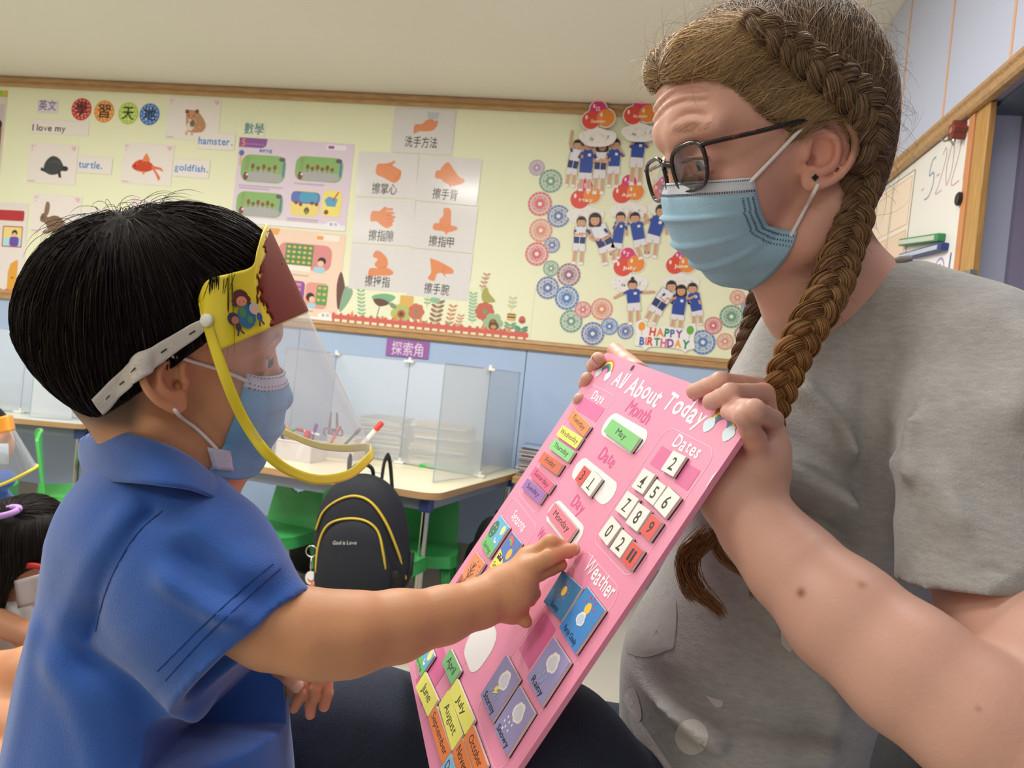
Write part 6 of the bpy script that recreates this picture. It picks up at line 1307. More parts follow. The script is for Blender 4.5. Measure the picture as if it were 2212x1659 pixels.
for i in range(26):
    x0 = 452+rnd.uniform(0, 60)*rnd.random(); y0 = 575+rnd.uniform(0, 30); ln = rnd.uniform(40, 190) if x0 < 530 else rnd.uniform(20, 70); dx = rnd.uniform(-22, 12)
    fr.append([cc(x0+dx*t, y0+ln*t, hitd(452, 610, [BF, HF], .004, default=.575)-.0045+.004*(x0-455)/95) for t in np.linspace(0, 1, 7)])
tubes('fringe_strands', cam2w(np.array(fr)), .00028, hairb, boy, 3, cols=np.tile(lin('1a1411'), (len(fr), 1)), kind='stuff')
# ---- face mask (a thing he wears)
mblue = mat('mask_blue', '6ea3cc', .7, noise=(60, .03), bump=(500, .3)); mwhite = mat('mask_white', 'c9cbdc', .7, bump=(500, .3)); stitch = mat('mask_stitch', '4a5a7c', .7)
bm_ = empty('face_mask', HB.P((.09, 0, -.05)) @ np.eye(3) if 0 else cam2w(HB.P((.09, 0, -.05))), "pleated blue face mask over the boy's nose and mouth behind the clear shield", 'face mask')
def mask_grid(H, rows, nu=33, far=1.0, pleat=.0025, steps=(.33, .55, .77)):
    """rows: (t, front x, front z, edge x, edge y, edge z)"""
    rows = np.array(rows, float); tt = np.linspace(0, 1, 44); G = []; 
    for t in tt:
        v = [np.interp(t, rows[:, 0], rows[:, i]) for i in range(1, 6)]; fx, fz, ex, ey, ez = v; row = []
        st = sum(((t-s) % 1 < .06 and t >= s)*(1-(t-s)/.06) for s in steps)*pleat
        for u in np.linspace(-1, 1, nu):
            a = abs(u)*math.pi/2; c = math.cos(a)**.9; s_ = math.sin(a)**1.08
            x = ex+(fx-ex)*c+st*c; y = ey*s_*np.sign(u)*(1 if u < 0 else far); z = ez+(fz-ez)*c; row.append((x, y, z))
        G.append(row)
    return np.array(G)
G = mask_grid(HB, [(0, .098, -.004, .060, .044, -.002), (.3, .104, -.027, .056, .050, -.026), (.6, .102, -.060, .050, .050, -.056), (1, .082, -.098, .030, .046, -.086)])
GW = pushout(HB.P(G.reshape(-1, 3)).reshape(G.shape), [BF], .0022); grid_mesh('mask_cloth', cam2w(GW[7:]), mblue, bm_, thick=.0012); grid_mesh('nose_band', cam2w(GW[:8]), mwhite, bm_, thick=.0014)
b = MB()
for r_ in (1, 5, 7):
    for c_ in range(1, 32): p0 = GW[r_, c_]*.65+GW[r_, c_-1]*.35; p1 = GW[r_, c_]; n_ = (p0-HB.P((.02, 0, -.04))); b.tube([cam2w(p0+norm(n_)*.0006), cam2w(p1*.8+p0*.2+norm(n_)*.0006)], .0004, 4)
o = b.build('stitching', stitch, bm_, world=True); o['kind'] = 'stuff'
loop('ear_loop', [cc(534, 824, hitd(534, 824, [BF], .004))]+lay([(500, 808), (460, 794), (420, 782), (385, 772)], [BF], .0018)+[cc(352, 768, .553), cc(318, 790, .562), cc(312, 840, .570)], .0015, bm_)
loop('ear_loop', [cc(366, 872, .574)]+lay([(380, 888), (392, 902), (420, 922), (448, 948), (470, 972)], [BF], .0018), .0015, bm_)
# folded lower corner of the mask under the chin
fd0 = hitd(470, 975, [BF], .004, default=.60)
G = np.array([[cc(446+u*46+v*14, 966+v*48-u*6*0+u*4, fd0-.003+.014*u+.004*v) for u in np.linspace(0, 1, 6)] for v in np.linspace(0, 1, 6)]); G = pushout(G, [BF], .003); grid_mesh('mask_corner', cam2w(G), mwhite, bm_, thick=.0012)
# ---- face shield
fs = empty('face_shield', cam2w(cc(445, 690, .57)), 'clear face shield with a yellow printed brow band and yellow rim worn by the boy', 'face shield')
shc = bpy.data.materials.new('clear_visor'); shc.use_nodes = True; nt = shc.node_tree; nt.nodes.clear()
out = nt.nodes.new('ShaderNodeOutputMaterial'); mx = nt.nodes.new('ShaderNodeMixShader'); tr = nt.nodes.new('ShaderNodeBsdfTransparent'); gl = nt.nodes.new('ShaderNodeBsdfPrincipled'); 
gl.inputs['Base Color'].default_value = (*lin('e4e6ea'), 1); gl.inputs['Roughness'].default_value = .12; gl.inputs['Specular IOR Level'].default_value = .8
fr_ = nt.nodes.new('ShaderNodeLayerWeight'); fr_.inputs[0].default_value = .28; mr = nt.nodes.new('ShaderNodeMapRange'); mr.inputs[3].default_value = .10; mr.inputs[4].default_value = .62
nt.links.new(fr_.outputs['Facing'], mr.inputs[0]); nt.links.new(mr.outputs[0], mx.inputs[0]); nt.links.new(tr.outputs[0], mx.inputs[1]); nt.links.new(gl.outputs[0], mx.inputs[2]); nt.links.new(mx.outputs[0], out.inputs[0])
yband = mat('yellow_band', 'e0cc2e', .35, trans=0, spec=.5); redm = mat('dark_red_print', '6c1712', .5, spec=.3)
hd = lambda x, y, o=.004: hitd(x, y, [BF, HF], o, default=.575)
dn_ = min(hd(440, 640), hd(500, 600), hd(448, 692), hd(470, 640))
UTp = [(428, 648, dn_+.004), (448, 606, dn_), (500, 590, dn_+.004), (545, 575, dn_+.016), (556, 540, dn_+.024), (566, 505, dn_+.046), (576, 482, .675), (566, 500, .735), (556, 535, .765), (545, 570, .79), (530, 590, .80)]
CT = catmull([cc(*p) for p in UTp], 12); CL = catmull([cc(*p) for p in ((430, 655, dn_+.003), (452, 740, dn_-.002), (490, 850, dn_-.004), (530, 930, dn_+.002), (580, 995, .552), (640, 1032, .570), (700, 1044, .596), (760, 1030, .632), (800, 995, .668), (806, 984, .692), (800, 972, .715), (745, 974, .750), (690, 968, .775), (640, 950, .795), (596, 926, .81), (575, 880, .815))], 12)
def eqarc(C_, n, a, b):
    d = np.r_[0, np.cumsum(np.linalg.norm(np.diff(C_, axis=0), axis=1))]; d /= d[-1]; return np.stack([np.interp(np.linspace(a, b, n), d, C_[:, i]) for i in range(3)], 1)
def arcat(C_, p):
    d = np.r_[0, np.cumsum(np.linalg.norm(np.diff(C_, axis=0), axis=1))]; return d[np.argmin(np.linalg.norm(C_-p, axis=1))]/d[-1]
aT = arcat(CT, cc(576, 482, .675)); aL = arcat(CL, cc(806, 984, .692))
T_ = np.vstack([eqarc(CT, 70, 0, aT), eqarc(CT, 50, aT, 1)[1:]]); L_ = np.vstack([eqarc(CL, 70, 0, aL), eqarc(CL, 50, aL, 1)[1:]]); nJ = len(T_)
vs = np.linspace(0, 1, 60); G = np.array([T_*(1-v)+L_*v for v in vs]); px_ = PW/2+FP*G[..., 0]/G[..., 2]; py_ = PH/2-FP*G[..., 1]/G[..., 2]
cutl = 765-(px_-455)*(765-676)/(663-455)
cut_v = []
for j in range(nJ):
    if j < 70:
        f_ = py_[:, j]-cutl[:, j]; k_ = np.where(f_ > 0)[0]; cut_v.append(1. if len(k_) == 0 else vs[k_[0]] if k_[0] == 0 else np.interp(0, [f_[k_[0]-1], f_[k_[0]]], [vs[k_[0]-1], vs[k_[0]]]))
    else: cut_v.append(cut_v[69])
cut_v = np.array(cut_v); tg = np.gradient(L_, axis=0); tg /= np.linalg.norm(tg, axis=1, keepdims=True); rd_ = T_-L_; rd_ -= tg*(rd_*tg).sum(1, keepdims=True); rd_ /= np.linalg.norm(rd_, axis=1, keepdims=True)+1e-9
for _ in range(12): rd_[1:-1] = (rd_[:-2]+rd_[1:-1]+rd_[2:])/3
rd_ /= np.linalg.norm(rd_, axis=1, keepdims=True)
rimw = .0066; 
def vgrid(v0, v1, n=14, off=0.): 
    Gq = np.array([T_*(1-(v0+(v1-v0)*t))[:, None]+L_*(v0+(v1-v0)*t)[:, None] for t in np.linspace(0, 1, n)]); return Gq+np.array([0, 0, off])
def solid(o, t=.0006):
    md = o.modifiers.new('thickness', 'SOLIDIFY'); md.thickness = t; md.offset = 0; return o
one = np.ones(nJ); grid_mesh('clear_visor', cam2w(vgrid(cut_v, one, 30)), shc, fs)
solid(grid_mesh('yellow_band', cam2w(vgrid(0*one, cut_v, 24)), yband, fs), .0007)
rim = np.array([L_+rd_*rimw*t for t in np.linspace(-.15, 1, 5)]); solid(grid_mesh('yellow_rim', cam2w(rim), yband, fs), .0010)
# dark red curls printed over the crest of the band
Gr = []; ustart = []
for t in np.linspace(.05, .985, 40):
    row = []
    v_ = cut_v*t; Pr = T_*(1-v_)[:, None]+L_*v_[:, None]; rx, ry = PW/2+FP*Pr[:, 0]/Pr[:, 2], PH/2-FP*Pr[:, 1]/Pr[:, 2]
    xb = np.interp(ry, [480, 505, 535, 576, 617, 647, 669, 699, 730], [584, 577, 571, 563, 557, 563, 578, 585, 590])+3.5*math.sin(t*37)+2*math.sin(t*91)
    kk = np.where((rx > xb) & (np.arange(nJ) > 15))[0]; u0 = float(kk[0]) if len(kk) else 50.
    if len(kk) and kk[0] > 0 and rx[kk[0]] > rx[kk[0]-1]: u0 -= np.clip((rx[kk[0]]-xb[kk[0]])/(rx[kk[0]]-rx[kk[0]-1]), 0, 1)
    ustart.append(u0)
    for q in np.linspace(0, 1, 34):
        jf = u0+(nJ-30-u0)*q; j0 = int(jf); f_ = jf-j0; Tj = T_[j0]*(1-f_)+T_[j0+1]*f_; Lj = L_[j0]*(1-f_)+L_[j0+1]*f_; v = (cut_v[j0]*(1-f_)+cut_v[j0+1]*f_)*t; row.append(Tj*(1-v)+Lj*v)
    Gr.append(row)
Gr = np.array(Gr); solid(grid_mesh('dark_red_print', cam2w(Gr), redm, fs), .0024)
def on_sheet(x, y):
    d_ = (px_[:, :70]-x)**2+(py_[:, :70]-y)**2; i = np.unravel_index(np.argmin(d_), d_.shape); return G[i]
for k_ in range(9):   # loose curls at the edge of the print
    t = .12+.1*k_; j0 = int(ustart[int((t-.05)/.935*39)]); v = cut_v[j0]*t; c_ = T_[j0]*(1-v)+L_[j0]*v; a_ = [c_+np.array([-.003+.0035*math.cos(q+k_), .0045*math.sin(q+k_), -.0009]) for q in np.linspace(0, 4.6, 12)]; MB().tube([cam2w(p) for p in a_], .0007, 5).build('printed_curl', redm, fs, True, True)
p0 = on_sheet(520, 662); px1 = on_sheet(540, 662); py1 = on_sheet(520, 640); Mx = frame_mw(cam2w(p0), cam2w(px1)-cam2w(p0), cam2w(py1)-cam2w(p0)); nrm_ = Vector((Mx[0][2], Mx[1][2], Mx[2][2]))
sgn = 1 if nrm_.dot(Vector(CO)-Vector(cam2w(p0))) > 0 else -1
Pp = Print(); Pp.z = .0016*sgn; Pp.dz = .00002*sgn; u = .55/1660
for (x, y, r, c, ry) in ((8, -22, 22, '2f6a94', 27), (0, -12, 8, '4f8a4a', 12), (14, -30, 7, '4f8a4a', 9), (2, 20, 20, '5a2a24', 18), (-12, 14, 9, '5a2a24', 9), (17, 14, 9, '5a2a24', 9), (3, 12, 13, 'd98a6a', 11), (-26, -22, 14, '3a3a44', 14), (-22, -26, 9, 'b5705a', 9), (30, -8, 13, 'b9bcc4', 13), (31, -11, 10, 'e0b49a', 10), (38, -28, 7, '2f5a9c', 10), (-18, -42, 7, '3a3440', 9)):
    Pp.circ(x*u, y*u, r*u, c, ry*u, 14)
for a_, b_ in (((40, -36), (46, -46)), ((36, -38), (34, -48)), ((-20, -50), (-24, -60)), ((-14, -50), (-8, -58)), ((-12, 2), (-22, 8)), ((16, 2), (24, 6))): Pp.line([(a_[0]*u, a_[1]*u), (b_[0]*u, b_[1]*u)], 4*u, '2f3a5a')
for x in (-2, 8): Pp.circ(x*u, 11*u, 1.2*u, '3a1c18', n=6)
Pp.build('cartoon_print', fs, None, None).matrix_basis = fs.matrix_basis.inverted() @ Mx
# rivets and elastic strap with woven marks
for pt in ((447, 692, dn_-.003),):
    q = cam2w(cc(*pt)); nn = Vector(w3((-.25, .05, -1))).normalized(); o = MB().tube([Vector(q)-nn*.001, Vector(q)+nn*.0016, Vector(q)+nn*.0022], [.0046, .0046, .0034], 18).build('rivet', mat('white_clip', 'dfdfd8', .4), fs, ang=.7, world=True)
def smd(L, o=.0022):
    ds = np.array([hitd(x, y, [BF, HF], o, default=.60) for x, y in L])
    for _ in range(2): ds[1:-1] = np.minimum(ds[1:-1], (ds[:-2]+ds[2:])/2)
    return catmull([cc(x, y, d) for (x, y), d in zip(L, ds)], 5)
Lu = [(440, 688), (412, 700), (375, 722), (340, 742), (310, 762), (280, 784), (258, 802), (236, 822), (216, 842), (200, 858)]; Ll = [(446, 708), (424, 730), (390, 754), (358, 778), (330, 800), (302, 822), (280, 840), (258, 858), (240, 876), (224, 890)]
up_l, lo_l = smd(Lu), smd(Ll)
G_ = np.array([up_l*(1-t)+lo_l*t for t in np.linspace(0, 1, 8)]); G_ = pushout(G_, [BF, HF], .0034, 3); st_m = mat('elastic_strap', 'd3cdc4', .8, noise=(50, .06), bump=(900, .5)); grid_mesh('elastic_strap', cam2w(G_), st_m, fs, thick=.0010)
for k_ in (.10, .30, .52, .66, .82):
    j = int(k_*G_.shape[1]); a_ = G_[4, j]; b_ = G_[4, min(j+3, G_.shape[1]-1)]; off = np.array([-.0003, 0, -.0016]); MB().tube([cam2w(a_+off), cam2w(a_*.35+b_*.65+off)], .0005, 4).build('woven_mark', mat('dark_thread', '2c2622', .8), fs, world=True)

# hair pressed flat under the near side of the shield
nearG = G[:, :70].reshape(-1, 3); ngx, ngy = PW/2+FP*nearG[:, 0]/nearG[:, 2], PH/2-FP*nearG[:, 1]/nearG[:, 2]
gxs = np.arange(420, 830, 6); gys = np.arange(470, 1060, 6); Dm = np.full((len(gxs), len(gys)), np.nan)
for i_, x_ in enumerate(gxs):
    m_ = np.abs(ngx-x_) < 14
    if not m_.any(): continue
    for j_, y_ in enumerate(gys):
        q_ = (ngx[m_]-x_)**2+(ngy[m_]-y_)**2; k_ = q_.argmin()
        if q_[k_] < 140: Dm[i_, j_] = nearG[m_][k_, 2]
def squash(o):
    me = o.data; co = np.empty(len(me.vertices)*3, np.float32); me.vertices.foreach_get('co', co); co = co.reshape(-1, 3).astype(float); mw = np.array(boy.matrix_basis @ o.matrix_basis); W_ = co@mw[:3, :3].T+mw[:3, 3]
    d = W_-CO; C3 = np.stack([d@CR, d@CU, d@CF], 1); x, y = PW/2+FP*C3[:, 0]/C3[:, 2], PH/2-FP*C3[:, 1]/C3[:, 2]
    i = np.round((x-420)/6).astype(int); j = np.round((y-470)/6).astype(int); ok = (i >= 0) & (j >= 0) & (i < len(gxs)) & (j < len(gys)); lim = np.full(len(x), np.nan); lim[ok] = Dm[i[ok], j[ok]]
    mv = ~np.isnan(lim) & (C3[:, 2] < lim+.0025); k = np.where(mv, (lim+.0025)/C3[:, 2], 1.); W2 = CO+d*k[:, None]; inv = np.linalg.inv(mw); co = W2@inv[:3, :3].T+inv[:3, 3]
    me.vertices.foreach_set('co', co.astype(np.float32).ravel()); me.update()
for o in list(boy.children):
    if o.name.split('.')[0] in ('hair', 'hair_strands', 'crown_tuft'): squash(o)
# ================================================================ the woman
HW = Head((-.945, -.25, -.16), (-.25, .93, -.28), (.248, .219, .70), 1.06)
FPOLY = np.array([(1200, 150), (1396, 178), (1409, 187), (1440, 181), (1470, 170), (1515, 160), (1556, 170), (1596, 200), (1630, 234), (1675, 266), (1712, 280), (1745, 262), (1790, 246), (1834, 278), (1846, 345), (1815, 430), (1838, 500), (1900, 525), (2300, 525), (2300, 1300), (1200, 1300)], float)
def poly_sd(x, y, P_):
    ins = np.zeros(x.shape, bool); best = np.full(x.shape, 1e9); n = len(P_)
    for i in range(n):
        a, b = P_[i], P_[(i+1) % n]; e = b-a; t = np.clip(((x-a[0])*e[0]+(y-a[1])*e[1])/(e@e), 0, 1); best = np.minimum(best, np.hypot(x-a[0]-t*e[0], y-a[1]-t*e[1]))
        c = ((a[1] > y) != (b[1] > y)) & (x < (b[0]-a[0])*(y-a[1])/(b[1]-a[1]+1e-12)+a[0]); ins ^= c
    return np.where(ins, -best, best)
def face_sd(P):
    L = HW.L(P); L[:, 1] = np.abs(L[:, 1]); Q_ = HW.P(L); return poly_sd(PW/2+FP*Q_[:, 0]/Q_[:, 2], PH/2-FP*Q_[:, 1]/Q_[:, 2], FPOLY)
wom = empty('person', cp(1620, 1659, .80), 'woman with long ginger braids, tortoiseshell glasses and a grey T-shirt, holding up the pink board', 'person')
wskin = mat('woman_skin', 'd8a48e', .45, attr=True, noise=(14, .045), bump=(380, .14), sss=.14)
def woman_body():
    F = Field((.06, -.02, .56), (.46, .42, .90), .0020); H = HW
    H.ell(F, (.006, 0, .028), (.100, .076, .086)); H.ell(F, (-.030, 0, .004), (.056, .064, .060)); H.ell(F, (.054, 0, .040), (.053, .060, .050))
    H.ell(F, (.053, 0, -.028), (.045, .056, .060)); H.ell(F, (.054, 0, -.060), (.034, .042, .034), .02)
    for s in (-1, 1):
        H.cone(F, (.000, s*.053, -.050), (.022, s*.050, -.078), .016, .015, .02); H.cone(F, (.022, s*.050, -.078), (.062, s*.013, -.090), .015, .014, .02)
        H.ell(F, (.068, s*.038, -.030), (.026, .024, .028), .014)
        H.cone(F, (.101, s*.012, .026), (.086, s*.048, .025), .008, .008, .014)
    H.ell(F, (.066, 0, -.090), (.016, .019, .014), .014)
    H.cone(F, (.100, 0, .004), (.100, 0, -.030), .0072, .0100, .010); H.ell(F, (.094, .012, -.034), (.010, .0085, .0085), .006); H.ell(F, (.094, -.012, -.034), (.010, .0085, .0085), .006)
    for s in (-1, 1):
        H.ell(F, (.107, s*.033, .003), (.016, .017, .012), .010, 'sub'); H.ell(F, (.0855, s*.033, .001), (.0138, .0136, .0134), .004)
        H.ell(F, (.1010, s*.035, .000), (.0105, .0145, .0066), .0010, 'sub'); H.cone(F, (.1005, s*.022, .0072), (.094, s*.047, .0052), .0014, .0014, .002); H.cone(F, (.098, s*.024, -.0068), (.093, s*.045, -.0052), .0012, .0012, .003)
    H.ell(F, (.090, 0, -.056), (.009, .022, .0075), .006)
    # raised-brow creases on the forehead
    for z0, a in ((.052, .0011), (.062, .0010), (.044, .0008)):
        for y in np.linspace(-.03, .045, 26): H.bump(F, (.106-.9*y*y/.11, y, z0+.006*math.sin(y*60)), (.006, .004, .0016), -a*1.3); H.bump(F, (.106-.9*y*y/.11, y, z0+.004+.006*math.sin(y*60)), (.006, .004, .0022), a*.6)
    for t in np.linspace(0, 1, 14): H.bump(F, (.104-.012*t, .016+.030*t, .034+.006*math.sin(3*t)), (.005, .004, .002), -.0010)
    # neck and shoulder slope
    a = H.P((-.014, 0, -.045)); b = cc(1788, 640, .735); c = cc(1800, 740, .745)
    F.cone(a, b, .047, .047, .02); F.cone(b, c, .047, .060, .02); F.cone(cc(1820, 620, .72), cc(1960, 665, .70), .040, .030, .03)
    F.cone(H.P((.035, .015, -.075)), cc(1722, 650, .72), .026, .034, .02)
    e0 = cc(1768, 336, .635); ear(F, e0, cc(1806, 258, .63)-cc(1764, 410, .64), H.R[:, 0], H.R[:, 1], .060, .30)
    V, Q = F.mesh(3)
    # near (left) arm and hand
    G = Field((.10, -.30, .36), (.46, .03, .66), .0016)
    arm = [(1596, 1078, .588, .0262), (1640, 1140, .578, .0285), (1710, 1220, .560, .0325), (1820, 1330, .530, .0385), (1960, 1445, .500, .0410), (2110, 1555, .475, .0415), (2290, 1670, .455, .044)]
    for p, q in zip(arm[:-1], arm[1:]): G.cone(cc(*p[:3]), cc(*q[:3]), p[3], q[3], .012)
    up_ = [(2290, 1660, .455, .045), (2240, 1500, .50, .050), (2200, 1300, .55, .052), (2140, 1100, .60, .054)]
    for p, q in zip(up_[:-1], up_[1:]): G.cone(cc(*p[:3]), cc(*q[:3]), p[3], q[3], .010)
    w = cc(1600, 1066, .590); 
    D = lambda px, py, off: bc(px, py, off)
    mI, mM, mR, mP = cc(1650, 925, .640), cc(1664, 940, .618), cc(1666, 962, .596), cc(1646, 1000, .578)
    for m_, r in ((mI, .0125), (mM, .0125), (mR, .0125), (mP, .0125)): G.cone(w, m_, .0245, r, .012)
    G.cone(mI, mP, .0115, .0105, .008); G.cone(cc(1620, 1010, .60), cc(1600, 1050, .60), .026, .026, .02)
    finger(G, [mI, cc(1632, 836, .632), D(1556, 824, .010), D(1500, 846, .0072)], [0.01038, 0.00898, 0.00774, 0.00686], .002)
    finger(G, [mM, cc(1648, 852, .606), D(1578, 850, .014), D(1536, 868, .0075)], [0.01038, 0.00915, 0.00792, 0.00686], .002)
    finger(G, [mR, cc(1668, 908, .590), D(1630, 884, .016), D(1592, 876, .0075)], [0.00986, 0.00845, 0.00722, 0.00616], .002)
    finger(G, [mP, cc(1628, 948, .560), D(1608, 898, .014), D(1574, 890, .0072)], [0.00968, 0.00880, 0.00757, 0.00634], .002)
    finger(G, [cc(1570, 1030, .605), cc(1530, 985, .628), D(1500, 930, -.018), D(1480, 890, -.015)], [0.01408, 0.01100, 0.00924, 0.00792], .002)   # thumb behind the board
    V2, Q2 = G.mesh(2)
    # far (right) arm and hand
    K = Field((.06, -.22, .80), (.42, .12, 1.06), .0020)
    fa = [(1400, 905, .935, .024), (1440, 1000, .935, .028), (1500, 1120, .935, .035), (1560, 1210, .935, .040)]
    for p, q in zip(fa[:-1], fa[1:]): K.cone(cc(*p[:3]), cc(*q[:3]), p[3], q[3], .010)
    fb = [(1560, 1215, .935, .040), (1620, 1050, .94, .045), (1700, 840, .95, .050)]
    for p, q in zip(fb[:-1], fb[1:]): K.cone(cc(*p[:3]), cc(*q[:3]), p[3], q[3], .010)
    w2 = cc(1396, 890, .930)
    ms = [bc(1352, 812, -.030), bc(1338, 842, -.032), bc(1330, 872, -.032), bc(1330, 900, -.030)]
    for m_ in ms: K.cone(w2, m_, .020, .0115, .010)
    # fingers hook round the left edge of the board, thumb over its top
    finger(K, [ms[0], bc(1306, 812, -.024), bc(1284, 792, -.004), bc(1292, 776, .008)], [.0115, .0100, .0092, .0082])
    finger(K, [ms[1], bc(1288, 846, -.022), bc(1266, 830, -.006), bc(1268, 818, .003)], [.0112, .0096, .0085, .0074])
    finger(K, [ms[2], bc(1280, 876, -.022), bc(1252, 870, -.008), bc(1252, 862, .000)], [.0108, .0092, .0080, .0070])
    finger(K, [ms[3], bc(1280, 908, -.020), bc(1246, 905, -.012), bc(1244, 900, -.006)], [.010, .0086, .0074, .0066])
    finger(K, [cc(1400, 860, .925), bc(1392, 812, -.022), bc(1356, 784, -.014), bc(1328, 757, -.008)], [.014, .0112, .0100, .0088])
    V3, Q3 = K.mesh(2)
    VA = np.vstack([V, V2, V3]); QA = np.vstack([fixwind(V, Q), fixwind(V2, Q2)+len(V), fixwind(V3, Q3)+len(V)+len(V2)])
    sp = [(cc(1520, 430, .66), .030, 'd08a78', .5), (cc(1560, 330, .64), .05, 'cf9079', .35), (cc(1700, 520, .65), .05, 'cd8d7a', .4), (e0+H.R[:, 1]*.012, .022, 'd3826e', .6), (cc(1580, 205, .64), .0022, '8a4a3c', .9), (cc(1742, 567, .665), .0030, 'a03c34', .95), (cc(1732, 1281, .515), .0032, '7a3a2c', .95), (cc(1862, 1262, .50), .0030, 'b07a52', .8),
          (cc(2114, 1531, .44), .0016, '8a4a3c', .9), (cc(1645, 1150, .56), .0010, '7a4a3a', .8), (cc(1612, 1096, .565), .0009, '7a4a3a', .8), (cc(1592, 1105, .568), .0009, '7a4a3a', .8), (cc(2170, 1459, .44), .0010, '8a5a46', .7), (cc(1940, 1480, .47), .0009, '8a5a46', .6), (cc(1700, 1205, .545), .0009, '8a5a46', .7), (cc(2015, 1380, .48), .0010, '8a5a46', .5),
          (cc(1650, 842, .596), .012, 'd8907a', .5), (cc(1640, 945, .552), .012, 'd8907a', .5), (bc(1500, 850, .004), .010, 'd88a78', .6), (bc(1534, 868, .004), .010, 'd88a78', .5), (bc(1580, 895, .006), .010, 'd88a78', .6), (bc(1326, 750, -.01), .016, 'c06a58', .6), (bc(1290, 784, 0), .012, 'd3907a', .4)]
    C = base_cols(VA, 'd2a391', sp)
    x, y, z = H.L(V).T; n0 = len(V)
    hair = (sm(-10, 10, face_sd(V))*sm(-.12, -.09, z)*.85)[:, None]
    C[:n0] = C[:n0]*(1-hair)+np.array(lin('7a5a3e'))*hair
    br = (np.exp(-((np.abs(y)-.034)/.017)**2-((z-.031+3.2*(np.abs(y)-.034)**2)/.0040)**2)*(x > .07)*.5)[:, None]; C[:n0] = C[:n0]*(1-br)+np.array(lin('96694f'))*br
    lip = (np.exp(-((x-.096)/.012)**2-(y/.022)**2-((z+.056)/.008)**2)*.6)[:, None]; C[:n0] = C[:n0]*(1-lip)+np.array(lin('b5605a'))*lip
    return VA, QA, C, F, G, e0
V, Q, C, WF, WG, we0 = woman_body(); skin_obj('body', V, Q, wskin, wom, C)
eyes(HW, wom, .0855, .033, .001, .0122, (1, .05, -.28), '6a8496')
nail('fingernail', bc(1292, 776, .008), bc(1284, 792, -.004), (-.5, -.1, -.8), .0080, nail_m, wom)
# lashes and brow hairs
lb = []
for i in range(26):
    y = .021+.026*i/25; b0_ = HW.P((.1035-.30*(y-.02), y, .0050-.002*abs(y-.034)/.013)); lb.append([b0_+HW.R@np.array([.0055*t, .002*t*(y-.03)/.01, .0012*t+.0015*t*t])*HW.k for t in np.linspace(0, 1, 5)])
tubes('eyelashes', cam2w(np.array(lb)), .00016, mat('lash', '4a3426', .5), wom, 3, kind='stuff')
bh = []
for i in range(60):
    y = rnd.uniform(.016, .056); z0 = .0300-3.2*(y-.034)**2+rnd.uniform(-.0035, .0035); x0 = .1095-2.6*(y-.006)**2*2.2
    p = HW.P((x0, y, z0)); d, n = sample(WF, p[None]); p = p-n[0]*(d[0]-.0003); dr = HW.R@np.array([-.25, 1, .35-6*(y-.034)]); bh.append([p+norm(dr-n[0]*(dr@n[0]))*.0058*t+n[0]*.0009*math.sin(t*3) for t in np.linspace(0, 1, 4)])
tubes('eyebrow_hairs', cam2w(np.array(bh)), .00012, mat('brow_hair', 'a07a5a', .5), wom, 3, kind='stuff')
o = MB().prism([(.0022*math.cos(a)*(1+.25*math.cos(4*a)), .0022*math.sin(a)*(1+.25*math.cos(4*a))) for a in np.linspace(0, 2*math.pi, 24, endpoint=False)], 0, .0016).build('ear_stud', mat('dark_gem', '2c3a34', .15, metal=.4), wom)
ed = hitd(1760, 384, [WF], .0006); o.matrix_basis = wom.matrix_basis.inverted() @ frame_mw(cp(1760, 384, ed), CR, CU)
